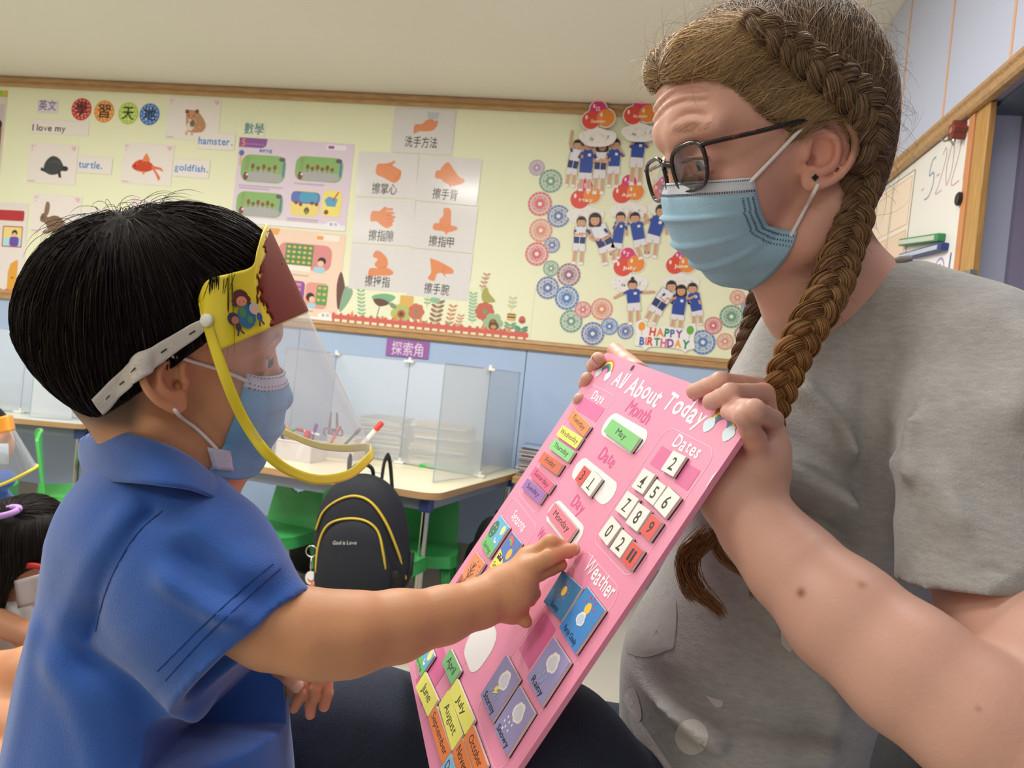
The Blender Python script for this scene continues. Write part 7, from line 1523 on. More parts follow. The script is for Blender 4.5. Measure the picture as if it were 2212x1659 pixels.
# ---- T-shirt
grey = mat('heather_grey_jersey', 'a4a3a1', .9, noise=(90, .13, (1, 1, 3.5)), bump=(500, .4), detail=(900, '9d9c9a', .50, .66), sheen=.2)
def woman_shirt():
    F = Field((.02, -.48, .50), (.60, .16, 1.06), .0036)
    F.ell(cc(1850, 900, .80), (.135, .125, .150), None, .06); F.ell(cc(1740, 1010, .76), (.085, .080, .085), None, .05); F.ell(cc(1700, 985, .88), (.085, .080, .070), None, .05)
    F.ell(cc(1730, 1230, .82), (.130, .150, .125), None, .08); F.ell(cc(1600, 1440, .82), (.125, .110, .13), None, .06); F.ell(cc(1590, 1640, .83), (.125, .13, .135), None, .05)
    F.cone(cc(1830, 730, .76), cc(1850, 820, .78), .075, .10, .05); F.cone(cc(2080, 755, .67), cc(1800, 760, .84), .054, .06, .05); F.cone(cc(1800, 740, .84), cc(1700, 800, .93), .055, .055, .05)
    F.cone(cc(1960, 682, .70), cc(2110, 765, .655), .047, .053, .03)
    # near sleeve
    A, B = cc(2130, 815, .64), cc(2180, 1262, .56); ax = norm(B-A)
    F.cone(A, cc(2140, 980, .605), .062, .070, .03); F.cone(cc(2140, 980, .605), B+ax*.04, .070, .080, .02, flat=((0, 0, 1), .82))
    hn = norm(cc(2180, 1262, .56)-cc(2160, 1000, .59)); hn = norm(np.array([.0, -1, -.10]))
    F.half(cc(2180, 1268, .54), hn, True, lo=cc(1895, 1180, .56)-np.array([0, .12, .08]), hi=cc(2330, 1100, .60)+np.array([.1, .0, .06]))
    # folds
    for L, amt, r, sg in [([cc(1990, 722, .60), cc(1925, 800, .625), cc(1900, 920, .64), cc(1872, 1050, .66), cc(1895, 1130, .655)], .010, .010, -1), ([cc(1880, 1000, .64), cc(1800, 900, .66), cc(1730, 830, .68)], .006, .009, 1), ([cc(1860, 1050, .65), cc(1740, 960, .66), cc(1660, 930, .67)], .006, .009, -1), ([cc(1890, 1120, .65), cc(1760, 1050, .66), cc(1670, 1010, .67)], .010, .011, 1), ([cc(1880, 1160, .67), cc(1760, 1100, .68), cc(1660, 1060, .69)], .010, .012, -1),
                          ([cc(1330, 1400, .76), cc(1420, 1490, .72), cc(1600, 1560, .69), cc(1800, 1580, .70)], .012, .012, -1), ([cc(1310, 1440, .77), cc(1420, 1540, .71), cc(1560, 1620, .69)], .011, .010, 1), ([cc(1320, 1480, .77), cc(1400, 1600, .72), cc(1440, 1680, .70)], .011, .010, -1), ([cc(1700, 1400, .70), cc(1790, 1500, .70), cc(1780, 1620, .70)], .007, .012, 1), ([cc(2190, 720, .60), cc(2190, 800, .58), cc(2150, 900, .56)], .006, .010, 1), ([cc(2000, 780, .58), cc(1960, 900, .575), cc(1950, 1050, .56)], .005, .012, 1), ([cc(2060, 1000, .53), cc(2080, 1150, .515)], .004, .014, 1)]:
        for p in catmull(L, 14): F.bump(p, (r, r, .03), sg*amt*.46)
    for t in np.linspace(0, 1, 190): # hem stitching on the sleeve
        p = cc(1900+330*t, 1226, .552-.05*math.sin(math.pi*min(1, t*1.1))); F.bump(p, (.003, .0014, .03), -.0007)
    F.cone(cc(1775, 600, .735), cc(1800, 745, .752), .058, .050, .004, 'sub')
    F.cone(cc(2168, 1230, .565), cc(2200, 1420, .54), .060, .066, .004, 'sub', flat=((0, 0, 1), .86))
    return F
WS = woman_shirt(); V, Q = WS.mesh(2); ts = link('t_shirt', qmesh('t_shirt', cam2w(V), Q), grey, wom, True, True)
# neckband
ring_ = [(1676, 668, .705), (1700, 662, .682), (1760, 640, .668), (1830, 605, .664), (1900, 575, .672), (1940, 562, .69), (1965, 557, .71)]
nb_ = catmull(lay([(x, y) for x, y, d in ring_], [WS], .0008, .69), 8)
MB().tube([cam2w(p) for p in nb_], .0045, 8, sq=.6).build('neckband', grey, wom, True, True)
# printed motif on the lower front: flat pale and dark shapes laid on the cloth
def patch(name, poly, m, off=.0012, n=9):
    """flat print that follows the cloth"""
    poly = np.array(poly, float); c = poly.mean(0); R_ = [c+(poly-c)*t for t in np.linspace(0.02, 1, n)]; ds = []
    G = []
    for row in R_:
        G.append([cc(x, y, hitd(x, y, [WS], off, default=.74)) for x, y in row]+[cc(row[0][0], row[0][1], hitd(row[0][0], row[0][1], [WS], off, default=.74))])
    return grid_mesh(name, cam2w(np.array(G)), m, wom)
pw = mat('pale_shirt_print', 'c9c5c0', .8, noise=(60, .04)); pd = mat('dark_shirt_print', '2a2b2e', .8)
patch('printed_dot', [(1494+36*math.cos(a), 1592+39*math.sin(a)) for a in np.linspace(0, 2*math.pi, 22, endpoint=False)], pw)
patch('printed_shape', [(1686, 1350), (1700, 1346), (1745, 1390), (1752, 1402), (1705, 1408), (1688, 1392)], pw); patch('printed_shape', [(1524, 1502), (1562, 1514), (1560, 1526), (1548, 1529), (1538, 1520)], pw)
patch('printed_shape', catmull([(1352, 1494), (1372, 1490), (1386, 1545), (1372, 1560), (1350, 1520)], 3, True), pw); patch('printed_shape', catmull([(1356, 1540), (1385, 1560), (1440, 1640), (1450, 1662), (1420, 1662), (1372, 1590)], 3, True), pw)
patch('printed_shape', [(1362, 1634), (1384, 1606), (1410, 1640), (1412, 1664), (1362, 1664)], pd)
patch('printed_shape', catmull([(1432, 1292), (1460, 1300), (1456, 1390), (1440, 1405), (1390, 1420), (1350, 1400), (1400, 1340)], 3, True), mat('faded_shirt_print', 'a8a6a3', .85, noise=(60, .05)))
# ---- jeans and stool
den = mat('dark_denim', '262d3c', .85, noise=(40, .12), bump=(700, .5), detail=(700, '303a50', .52, .72)); 
def jeans():
    F = Field((-.34, -.62, .50), (.36, -.17, 1.12), .006)
    F.ell(cc(1560, 1800, .86), (.15, .12, .15), None, .05)
    F.cone(cc(1500, 1720, .93), cc(760, 1585, .84), .092, .070, .04); F.cone(cc(760, 1585, .84), cc(620, 1590, .82), .070, .062, .03); F.cone(cc(650, 1600, .825), cc(700, 2300, .90), .064, .052, .04)
    F.cone(cc(1580, 1990, .87), cc(1185, 1650, .70), .085, .068, .04); F.cone(cc(1185, 1655, .70), cc(1150, 2400, .73), .064, .052, .04)
    for i, (a, b) in enumerate((((760, 1510), (900, 1600)), ((1190, 1540), (1260, 1640)), ((1000, 1560), (1100, 1640)))):
        for t in np.linspace(0, 1, 8): F.bump(cc(a[0]+(b[0]-a[0])*t, a[1]+(b[1]-a[1])*t, .75), (.012, .012, .08), -.004)
    return F.mesh(2)
V, Q = jeans(); link('jeans', qmesh('jeans', cam2w(V), Q), den, wom, True, True)
# ---- glasses
gl_ = empty('glasses', cam2w(HW.P((.115, 0, 0))), 'tortoiseshell rectangular glasses slipped down her nose above the mask', 'glasses')
tort = mat('tortoiseshell', '1c1210', .2, detail=(90, '7a3020', .60, .66), spec=.7); lens = bpy.data.materials.new('spectacle_lens'); lens.use_nodes = True; nt = lens.node_tree; nt.nodes.clear()
out = nt.nodes.new('ShaderNodeOutputMaterial'); mx = nt.nodes.new('ShaderNodeMixShader'); tr = nt.nodes.new('ShaderNodeBsdfTransparent'); tr.inputs[0].default_value = (.93, .90, .95, 1); g2 = nt.nodes.new('ShaderNodeBsdfGlossy'); g2.inputs['Roughness'].default_value = .03; lw = nt.nodes.new('ShaderNodeFresnel'); lw.inputs[0].default_value = 1.5
nt.links.new(lw.outputs[0], mx.inputs[0]); nt.links.new(tr.outputs[0], mx.inputs[1]); nt.links.new(g2.outputs[0], mx.inputs[2]); nt.links.new(mx.outputs[0], out.inputs[0])
# lens rims in head coordinates: centre, half sizes; front plane leans with the face
GX, GZ, TIL = .1085, -.004, .10
GR = .13
def lens_curve(s, k=1., n=44):
    P_ = []
    for a in np.linspace(0, 2*math.pi, n, endpoint=False):
        ca, sa = math.cos(a), math.sin(a); e = 3.2; r = (abs(ca)**e+abs(sa)**e)**(-1/e); y = .0252*r*ca*k; z = .0172*r*sa*k*(1.06 if sa < 0 else 1); y *= 1-.10*(z < 0)*(-z/.021)
        P_.append(HW.P((GX-.10*abs(s*.0335+y)-TIL*z*-1*.9, s*.0335+y, GZ+z+GR*(s*.0335+y))))
    return np.array(P_)
for s in (-1, 1):
    c = lens_curve(s); cl_ = np.vstack([c, c[:2]]); MB().tube([cam2w(p) for p in cl_], .0019, 8, caps=False).build('rim', tort, gl_, True, True)
    ci = lens_curve(s, .97); cen = ci.mean(0); G = np.array([[cen+(p-cen)*t+HW.R[:, 0]*.0016*(1-t*t) for p in np.vstack([ci, ci[:1]])] for t in np.linspace(0, 1, 6)]); grid_mesh('lens', cam2w(G), lens, gl_)
bridge = catmull([HW.P((GX-.001, -.0088, GZ+.006)), HW.P((GX+.002, 0, GZ+.0095)), HW.P((GX-.001, .0088, GZ+.006))], 6); MB().tube([cam2w(p) for p in bridge], .0026, 8).build('bridge', tort, gl_, True, True)
for s, hp in ((1, HW.P((GX-.0085, .0605, GZ+.020))), (-1, HW.P((GX-.0085, -.0605, GZ+.004)))):
    mid = HW.P((.075, s*.0735, .004)); end_ = HW.P((.010, s*.0765, .020)); tip_ = HW.P((-.012, s*.074, .008))
    if s > 0: end_ = cc(1735, 262, hitd(1735, 262, [WF], .004, default=.635)); mid = (hp+end_)/2+HW.R[:, 1]*.002; tip_ = cc(1800, 262, .634)
    pts = catmull([HW.P((GX-.0055, s*.0570, GZ+.012+GR*s*.0570)), hp, mid, end_, tip_], 8); MB().tube([cam2w(p) for p in pts], [.0031]*len(pts), 8, sq=.6).build('temple_arm', tort, gl_, True, True)
    MB().tube([cam2w(HW.P((GX-.012, s*.010, GZ-.004))), cam2w(HW.P((GX-.016, s*.013, GZ-.010)))], .0028, 8).build('nose_pad', mat('clear_pad', 'd8cfc8', .2, alpha=.6), gl_, True, True)
# ---- her face mask
wm = empty('face_mask', cam2w(HW.P((.11, 0, -.06))), "pleated pale blue surgical mask over the woman's nose and mouth", 'face mask')
pblue = mat('pale_mask_blue', '96bcd2', .75, noise=(60, .02), bump=(600, .35)); pwhite = mat('pale_mask_white', 'cdd2dc', .75, bump=(600, .35))
me_ = [HW.L(cc(x, y, hitd(x, y, [WF], .003, default=.665))) for x, y in ((1629, 383), (1636, 425), (1646, 462), (1660, 488), (1690, 496), (1722, 499))]
GM = mask_grid(HW, [(t_, fx, fz, *e_) for t_, fx, fz, e_ in zip((0, .18, .40, .62, .84, 1), (.1075, .111, .1125, .107, .084, .054), (-.011, -.026, -.045, -.070, -.096, -.110), me_)], 41, pleat=.0058, steps=(.34, .56, .76))
GM = pushout(HW.P(GM.reshape(-1, 3)).reshape(GM.shape), [WF], .0025)
grid_mesh('mask_cloth', cam2w(GM[6:]), pblue, wm, thick=.0012); grid_mesh('nose_band', cam2w(GM[:7]), pwhite, wm, thick=.0015)
b = MB(); cH = HW.P((.02, 0, -.05))
def dash(p0, p1, w=.00045):
    n_ = norm((p0+p1)/2-cH)*.0007; b.tube([cam2w(p0+n_), cam2w(p1+n_)], w, 4)
for r_ in (1, 5): 
    for c_ in range(1, 41):
        for f_ in (0, .5): a0 = GM[r_, c_-1]*(1-f_)+GM[r_, c_]*f_; a1 = GM[r_, c_-1]*(1-f_-.28)+GM[r_, c_]*(f_+.28); dash(a0, a1)
for c_ in range(1, 41):
    for f_ in (0, .5): a0 = GM[6, c_-1]*(1-f_)+GM[6, c_]*f_; a1 = GM[6, c_-1]*(1-f_-.28)+GM[6, c_]*(f_+.28); dash(a0*.5+.5*(GM[5, c_-1]*(1-f_)+GM[5, c_]*f_), a1*.5+.5*(GM[5, c_-1]*(1-f_-.28)+GM[5, c_]*(f_+.28)))
for r_ in range(8, 43):
    for q in (37, 38, 39): dash(GM[r_, q], GM[r_, q]*.65+GM[r_, q+1]*.35 if q < 40 else GM[r_, q], .0004)
o = b.build('stitching', mat('mask_stitch_blue', '4c6478', .7), wm, world=True); o['kind'] = 'stuff'
eA, eB = GM[1, -2], GM[-3, -2]
def loop_to(pA, px2, off, fields=(WF,)):
    L = [pA]; 
    xa, ya = PW/2+FP*pA[0]/pA[2], PH/2-FP*pA[1]/pA[2]
    for t in np.linspace(.2, 1, 5): x, y = xa+(px2[0]-xa)*t, ya+(px2[1]-ya)*t; L.append(cc(x, y, min(hitd(x, y, list(fields), off, default=.65), .66)))
    return L
loop('ear_loop', loop_to(GM[2, -2], (1742, 266), .0026), .0017, wm); loop('ear_loop', loop_to(GM[-3, -2], (1768, 398), .0026), .0017, wm)
# ---- her hair
ginger = mat('ginger_hair', '7c5a3c', .42, attr=True, spec=.4)
def whair():
    F = Field((.06, .00, .56), (.46, .46, .92), .0030); H = HW
    H.ell(F, (.004, 0, .035), (.095, .081, .088)); H.ell(F, (-.024, 0, .010), (.061, .070, .068), .02); H.ell(F, (-.030, 0, -.030), (.045, .056, .060), .03); H.ell(F, (.056, 0, .070), (.046, .060, .036), .02)
    H.cone(F, (.088, .022, .080), (.050, .056, .082), .015, .016, .02); H.cone(F, (.088, -.022, .080), (.050, -.056, .082), .015, .016, .02)
    ax = [F.lo[i]+F.h*np.arange(F.n[i]) for i in range(3)]; g = np.stack(np.meshgrid(*ax, indexing='ij'), -1).reshape(-1, 3); sd = face_sd(g); dd = -sd*.66/FP
    F.D = np.maximum(F.D, dd.reshape(F.D.shape)).astype(np.float32)
    F.half(H.P((0, 0, -.075)), -H.R[:, 2], k=0)
    return F
WH = whair(); WHV, WHQ = WH.mesh(3); ho = link('hair', qmesh('hair', cam2w(WHV), WHQ), ginger, wom, True, True); vcol(ho.data, np.tile(lin('665039'), (len(WHV), 1)))
# path of the near braid over the head then down the chest
BP = [(1610, 38), (1645, 55), (1680, 78), (1722, 112), (1762, 143), (1802, 170), (1834, 196), (1864, 224), (1880, 262), (1880, 310)]
bpts = lay(BP, [WH, WF], .004, .63)
hang = [cc(1868, 362, .655), cc(1848, 415, .655), cc(1838, 480, .655), cc(1820, 540, .652), cc(1800, 605, .645), cc(1774, 660, .640), cc(1750, 698, .640), cc(1728, 740, .642), cc(1706, 785, .644), cc(1686, 838, .648), cc(1666, 890, .655), cc(1640, 980, .668), cc(1600, 1060, .68), cc(1560, 1130, .685)]
for i in range(3, len(hang)):
    x, y = PW/2+FP*hang[i][0]/hang[i][2], PH/2-FP*hang[i][1]/hang[i][2]; hang[i] = cc(x, y, min(hang[i][2], hitd(x, y, [WS], .016, default=hang[i][2])))
NB = np.array(bpts+hang); NBw = [.0085, .0105, .012, .0135, .0145, .015, .0155, .016, .0165, .0168, .0168, .0165, .0165, .0163, .016, .0155, .0152, .0148, .0142, .0135, .013, .012, .0115, .011]
FB = np.array([cc(1668, 560, .80), cc(1654, 615, .815), cc(1642, 670, .82), cc(1628, 725, .825), cc(1606, 785, .83), cc(1590, 850, .84), cc(1560, 940, .84)]); FBw = [.013, .0148, .0148, .0145, .014, .0135, .012]
def grad_(n):
    t = np.linspace(0, 1, n)[:, None]; a = np.array([.74, .86, 1.08]); b = np.array([1.22, 1.05, .72]); w = sm(.35, .9, t); return a*(1-w)+b*w
def braid(name, C_, W_, twist, label, parent, seed, colr, nh=90, out=(0, 0, -1)):
    C_ = catmull(C_, 14); n = len(C_); W_ = np.interp(np.linspace(0, 1, n), np.linspace(0, 1, len(W_)), W_); T = np.gradient(C_, axis=0); seg = np.linalg.norm(T, axis=1); T /= seg[:, None]; s_ = np.cumsum(seg)/np.mean(W_)
    o_ = np.array(out, float)[None]-T*(T@np.array(out, float))[:, None]; o_ /= np.linalg.norm(o_, axis=1, keepdims=True); L_ = np.cross(T, o_)
    r = empty(name+'_root', (0, 0, 0)) if 0 else None
    allP = []; cols = []; R_ = np.random.RandomState(seed); base = MB()
    for k in range(3):
        ph = s_/twist*2*math.pi+k*2*math.pi/3; lat = np.sin(ph)*.62*W_; dep = np.sin(2*ph)*.34*W_
        cen = C_+L_*lat[:, None]+o_*dep[:, None]; tg = np.gradient(cen, axis=0); tg /= np.linalg.norm(tg, axis=1, keepdims=True)
        sd = np.cross(tg, o_); sd /= np.linalg.norm(sd, axis=1, keepdims=True); od = np.cross(sd, tg)
        ra = W_*.50; rb = W_*.40
        G = np.array([cen+sd*(ra*math.cos(a))[:, None]*.94+od*(rb*math.sin(a))[:, None]*.94 for a in np.linspace(0, 2*math.pi, 15)]).transpose(1, 0, 2); grid_mesh('braid_strand', cam2w(G), ginger, parent, cols=(np.array(lin(colr))*.5)[None, None]*grad_(n)[:, None, :]*np.ones(G.shape))
        for j in range(nh):
            a = R_.uniform(0, 2*math.pi); q = R_.uniform(.96, 1.10); wv = a+.35*np.sin(np.arange(n)*.05+R_.uniform(0, 6)); i0 = 0; P = cen+sd*(ra*q*np.cos(wv))[:, None]+od*(rb*q*np.sin(wv))[:, None]
            allP.append(P); cols.append(np.array(lin(colr))*R_.uniform(.5, 1.9)*np.array([1, R_.uniform(.88, 1.05), R_.uniform(.75, 1.05)]))
    P = np.array(allP); step = 1; tubes(name, cam2w(P[:, ::step]), .00042, ginger, parent, 3, taper=False, cols=np.array(cols)[:, None, :]*grad_(n)[None], kind='stuff')
    # flyaway hairs
    S = R_.randint(5, n-5, 90); fl = []
    for i in S: a = R_.uniform(0, 2*math.pi); d = L_[i]*math.cos(a)+o_[i]*abs(math.sin(a)); p = C_[i]+d*W_[i]*.9; v = d*R_.uniform(.2, 1)+T[i]*R_.uniform(-.3, 1); fl.append([p+v*.014*t*R_.uniform(.9, 1.1)+np.array([0, -.006, 0])*t*t for t in np.linspace(0, 1, 6)])
    tubes('stray_hairs', cam2w(np.array(fl)), .00014, ginger, parent, 3, cols=np.tile(lin('8a6642'), (len(fl), 1)), kind='stuff')
braid('near_braid', NB, NBw, 3.1, '', wom, 3, '8c6a48'); braid('far_braid', FB, FBw, 3.1, '', wom, 4, '7c5c3e', 60)
# combed hair on the head: towards the braid from both sides
NBc = catmull(np.array(bpts+hang[:2]), 10)
cen_r = NBc.copy(); cen_r_l = HW.L(NBc); mirror = cen_r_l*np.array([1, -1, 1]); NBm = HW.P(mirror); AL = np.vstack([NBc, NBm])
def wflow(P, k):
    x = HW.L(P); side = (x[:, 1] > 0); out_ = np.zeros_like(P)
    for sgn, B_ in ((True, NBc), (False, NBm)):
        m = side == sgn
        if not m.any(): continue
        d = ((P[m][:, None]-B_[None])**2).sum(2); i = np.minimum(d.argmin(1)+7, len(B_)-1); v = B_[i]-P[m]; out_[m] = v/(np.linalg.norm(v, axis=1, keepdims=True)+1e-6)
    return out_
WL_ = HW.L(WHV)
N = 9000; S = surf_pts(WHV, WHQ, N, (WL_[:, 1] > -.045) | (WL_[:, 2] > .07))
P_ = grow(WH, S, wflow, 10, .0062, RN.uniform(.0003, .0026, N), lift=lambda t: 1-.3*t, jitter=.2)
lc = HW.L(S); fr_ = sm(.03, .10, lc[:, 0])[:, None]; tone = np.array(lin('776049'))*(1-fr_)+np.array(lin('b5966a'))*fr_
cl = tone*RN.uniform(.5, 1.7, (N, 1))
tubes('hair_strands', cam2w(P_), RN.uniform(.0002, .0004, N), ginger, wom, 3, cols=cl, kind='stuff')
# soft hairline: fine strands rooted on the temple and forehead skin, swept back
FVp = []
rt = [(1405, 172), (1435, 172), (1468, 162), (1515, 150), (1556, 160), (1596, 190), (1630, 224), (1675, 256), (1705, 268), (1735, 262), (1720, 285), (1712, 310)]
rtc = catmull([np.array([x, y, 0.]) for x, y in rt], 12)[:, :2]
for i in range(1300):
    x, y = rtc[RN.randint(len(rtc))]+RN.normal(size=2)*np.array([10, 8])-np.array([0, 4]); d = hitd(x, y, [WF, WH], .0008, default=None or -1)
    if d > 0: FVp.append(cc(x, y, d))
FVp = np.array(FVp); U = Field(WH.lo, WH.lo+(WH.n-1)*WH.h, WH.h)
# union field of head and hair for combing
ax = [WH.lo[i]+WH.h*np.arange(WH.n[i]) for i in range(3)]; gx_, gy_, gz_ = np.meshgrid(*ax, indexing='ij'); PP = np.stack([gx_, gy_, gz_], -1).reshape(-1, 3)
ins = np.all((PP > WF.lo+WF.h*2) & (PP < WF.lo+(WF.n-3)*WF.h), axis=1); ii = np.clip(np.round((PP-WF.lo)/WF.h).astype(int), 0, WF.n-1); dd = WF.D[ii[:, 0], ii[:, 1], ii[:, 2]]; dd[~ins] = 1
U.D = np.minimum(WH.D, dd.reshape(WH.D.shape))
P2 = grow(U, FVp, wflow, 12, .0055, RN.uniform(.0004, .0030, len(FVp)), jitter=.22)
tubes('temple_hairs', cam2w(P2), RN.uniform(.00010, .00022, len(FVp)), ginger, wom, 3, cols=np.array(lin('a88a62'))*RN.uniform(.6, 1.6, (len(FVp), 1)), kind='stuff')
# wispy flyaways round the crown, forehead roll and nape
fl = []
for i in range(760):
    j = RN.randint(len(WHV)); p = WHV[j]; d, n_ = sample(WH, p[None]); n_ = n_[0]; fdir = wflow(p[None], 0)[0]; amp = RN.uniform(.004, .020); v = fdir*RN.uniform(-.2, 1)+RN.normal(size=3)*.5; v -= n_*(v@n_); v = norm(v); cu = RN.normal(size=3)*.006
    fl.append([p+n_*amp*math.sin(t*2.4)*.8+v*.035*t+cu*t*t for t in np.linspace(0, 1, 9)])
tubes('flyaway_hairs', cam2w(np.array(fl)), .00013, ginger, wom, 3, cols=np.array(lin('a8875c'))*RN.uniform(.6, 1.5, (len(fl), 1)), kind='stuff')
# loose curls at the end of the near braid, behind the board and wrist
fl = []; cps = [(1530, 1160, .70), (1492, 1200, .70), (1490, 1240, .695), (1512, 1280, .69), (1545, 1310, .688), (1560, 1330, .686)]
cps2 = [(1540, 1150, .70), (1556, 1200, .695), (1600, 1235, .69), (1628, 1262, .688), (1622, 1290, .688)]
for L, nn, sp in ((cps, 130, .009), (cps2, 50, .005), ([(1520, 1160, .70), (1470, 1200, .70), (1478, 1270, .70), (1500, 1300, .695)], 40, .006)):
    c = catmull([cc(*p) for p in L], 4)
    for j in range(len(c)):
        x, y = PW/2+FP*c[j][0]/c[j][2], PH/2-FP*c[j][1]/c[j][2]; c[j] = cc(x, y, min(c[j][2], hitd(x, y, [WS], .008, default=c[j][2])))
    for j in range(nn): o_ = RN.normal(size=3)*sp*.5; tw = RN.uniform(0, 6); fl.append(np.array([np.interp(np.linspace(0, 1, 20), np.linspace(0, 1, len(c)), c[:, q]) for q in range(3)]).T+o_*(1-.55*np.linspace(0, 1, 20))[:, None]+np.stack([np.sin(np.linspace(0, 5, 20)+tw), np.cos(np.linspace(0, 5, 20)+tw), np.zeros(20)], 1)*.0012)
tubes('braid_end', cam2w(np.array(fl)), .00032, ginger, wom, 3, cols=np.array(lin('8f5f34'))*RN.uniform(.6, 1.6, (len(fl), 1)), kind='stuff')
# ================================================================ other children at the left edge, her chair
kskin = mat('child_skin', 'b98363', .5, noise=(18, .04), bump=(400, .1), sss=.1); khair = mat('dark_child_hair', '17120f', .5, attr=True, spec=.25)
girl = empty('person', cp(20, 1500, 1.7), 'girl with a black ponytail and purple band sitting on the floor behind the boy', 'person')
F = Field((-1.40, -.70, 1.40), (-.85, -.10, 2.05), .006)
hc = cc(72, 1170, 1.75); F.ell(hc, (.082, .096, .09), None, .02); F.ell(hc+np.array([.035, -.035, .01]), (.050, .055, .055), None, .02); F.cone(hc+np.array([-.02, -.06, 0]), cc(20, 1350, 1.75), .036, .042, .02)
F.cone(cc(-40, 1330, 1.68), cc(110, 1390, 1.62), .030, .024, .01); F.cone(cc(-90, 1480, 1.70), cc(100, 1430, 1.62), .045, .036, .02); F.cone(cc(-40, 1440, 1.60), cc(120, 1440, 1.66), .034, .028, .02)
V, Q = F.mesh(2); link('body', qmesh('body', cam2w(V), Q), kskin, girl, True, True)
F = Field((-1.45, -.75, 1.45), (-.95, -.10, 2.0), .006); F.ell(cc(-30, 1420, 1.78), (.12, .15, .09), None, .03); F.cone(cc(-40, 1330, 1.75), cc(30, 1340, 1.72), .05, .045, .03); V, Q = F.mesh(2); link('polo_shirt', qmesh('polo_shirt', cam2w(V), Q), mat('white_cotton', 'c9c6c4', .85, bump=(300, .3)), girl, True, True)
F = Field((-1.40, -.55, 1.52), (-.90, -.10, 2.0), .006); F.ell(hc+np.array([-.006, .010, -.004]), (.093, .098, .098), None, .02); F.cone(cc(10, 1120, 1.70), cc(-5, 1230, 1.68), .040, .034, .02); F.cone(cc(-5, 1230, 1.68), cc(-12, 1310, 1.68), .034, .018, .02)
F.ell(hc+np.array([.045, -.075, 0]), (.06, .045, .09), None, .01, 'sub')
GHV, GHQ = F.mesh(2); ho2 = link('hair', qmesh('hair', cam2w(GHV), GHQ), khair, girl, True, True); vcol(ho2.data, np.tile(lin('17120f'), (len(GHV), 1)))
tie = cc(14, 1105, 1.665); S = surf_pts(GHV, GHQ, 1800, GHV[:, 2] < hc[2]+.03); P_ = grow(F, S, lambda P, k: np.where((P[:, 1:2] > tie[1]-.02), tie-P, np.array([[0, -1., 0]])), 8, .008, RN.uniform(.0005, .003, 1800), jitter=.004)
tubes('hair_strands', cam2w(P_), .0006, khair, girl, 3, cols=np.array(lin('1c1613'))*RN.uniform(.6, 1.9, (1800, 1)), kind='stuff')
a = [tie+np.array([.028*math.cos(q), .012*math.cos(q)*.3+.006*math.sin(q), -.006+.022*math.sin(q)]) for q in np.linspace(0, 2*math.pi, 20)]; MB().tube([cam2w(p) for p in a], .007, 8, caps=False).build('hair_tie', mat('lilac_band', 'b58ad0', .6), girl, True, True)
st = catmull([cc(35, 1226, 1.70), cc(70, 1222, 1.655), cc(105, 1230, 1.665), cc(128, 1238, 1.72)], 5); Gs = np.array([st+np.array([0, .006, 0]), st-np.array([0, .006, 0])]); grid_mesh('red_strap', cam2w(Gs), mat('red_elastic', 'c0322c', .6), girl, thick=.002)
gm = empty('face_mask', cam2w(cc(90, 1270, 1.66)), 'white face mask worn by the girl with the purple hair band', 'face mask')
G = np.array([[cc(30+80*u+8*v, 1255+60*v-20*u, 1.665-.03*math.sin(math.pi*u)+.02*v) for u in np.linspace(0, 1, 10)] for v in np.linspace(0, 1, 8)]); grid_mesh('mask_cloth', cam2w(G), mat('grey_white_mask', 'b9b2b4', .8), gm, thick=.002)
# nearer child: bare legs and forearm
k3 = empty('person', cp(-60, 1600, 1.25), "child's bare bent legs and forearm beside the boy's back at the lower left", 'person')
F = Field((-1.30, -.90, 1.00), (-.60, -.08, 1.50), .005)
F.cone(cc(-160, 1500, 1.30), cc(70, 1455, 1.22), .055, .042, .02); F.cone(cc(70, 1455, 1.22), cc(-40, 1580, 1.20), .040, .036, .02); F.cone(cc(-170, 1540, 1.20), cc(120, 1590, 1.16), .058, .046, .02); F.cone(cc(120, 1590, 1.16), cc(0, 1720, 1.14), .040, .036, .02)
F.cone(cc(-60, 1655, 1.12), cc(110, 1660, 1.12), .040, .034, .01); F.ell(cc(-245, 1085, 1.33), (.078, .098, .085), None, .02); F.cone(cc(-235, 1130, 1.33), cc(-232, 1260, 1.33), .036, .042, .02); F.cone(cc(-200, 1330, 1.25), cc(-150, 1480, 1.15), .034, .028, .02); F.cone(cc(-150, 1480, 1.15), cc(-60, 1655, 1.12), .028, .034, .02); F.ell(cc(-220, 1520, 1.3), (.09, .09, .09), None, .03)
V, Q = F.mesh(2); link('body', qmesh('body', cam2w(V), Q), mat('warm_child_skin', 'c58d68', .5, noise=(18, .04), sss=.1), k3, True, True)
F = Field((-1.30, -.80, 1.05), (-.80, -.25, 1.55), .006); F.ell(cc(-230, 1520, 1.3), (.12, .10, .11), None, .03); F.ell(cc(-230, 1330, 1.32), (.10, .13, .09), None, .04); V, Q = F.mesh(2); link('school_uniform', qmesh('school_uniform', cam2w(V), Q), mat('navy_cotton', '27407c', .85), k3, True, True)
F = Field((-1.30, -.40, 1.15), (-.90, -.02, 1.55), .006); F.ell(cc(-248, 1068, 1.33), (.088, .098, .095), None, .02); F.ell(cc(-205, 1120, 1.33), (.055, .07, .09), None, .01, 'sub'); V, Q = F.mesh(2); h3 = link('hair', qmesh('hair', cam2w(V), Q), khair, k3, True, True); vcol(h3.data, np.tile(lin('17120f'), (len(V), 1)))
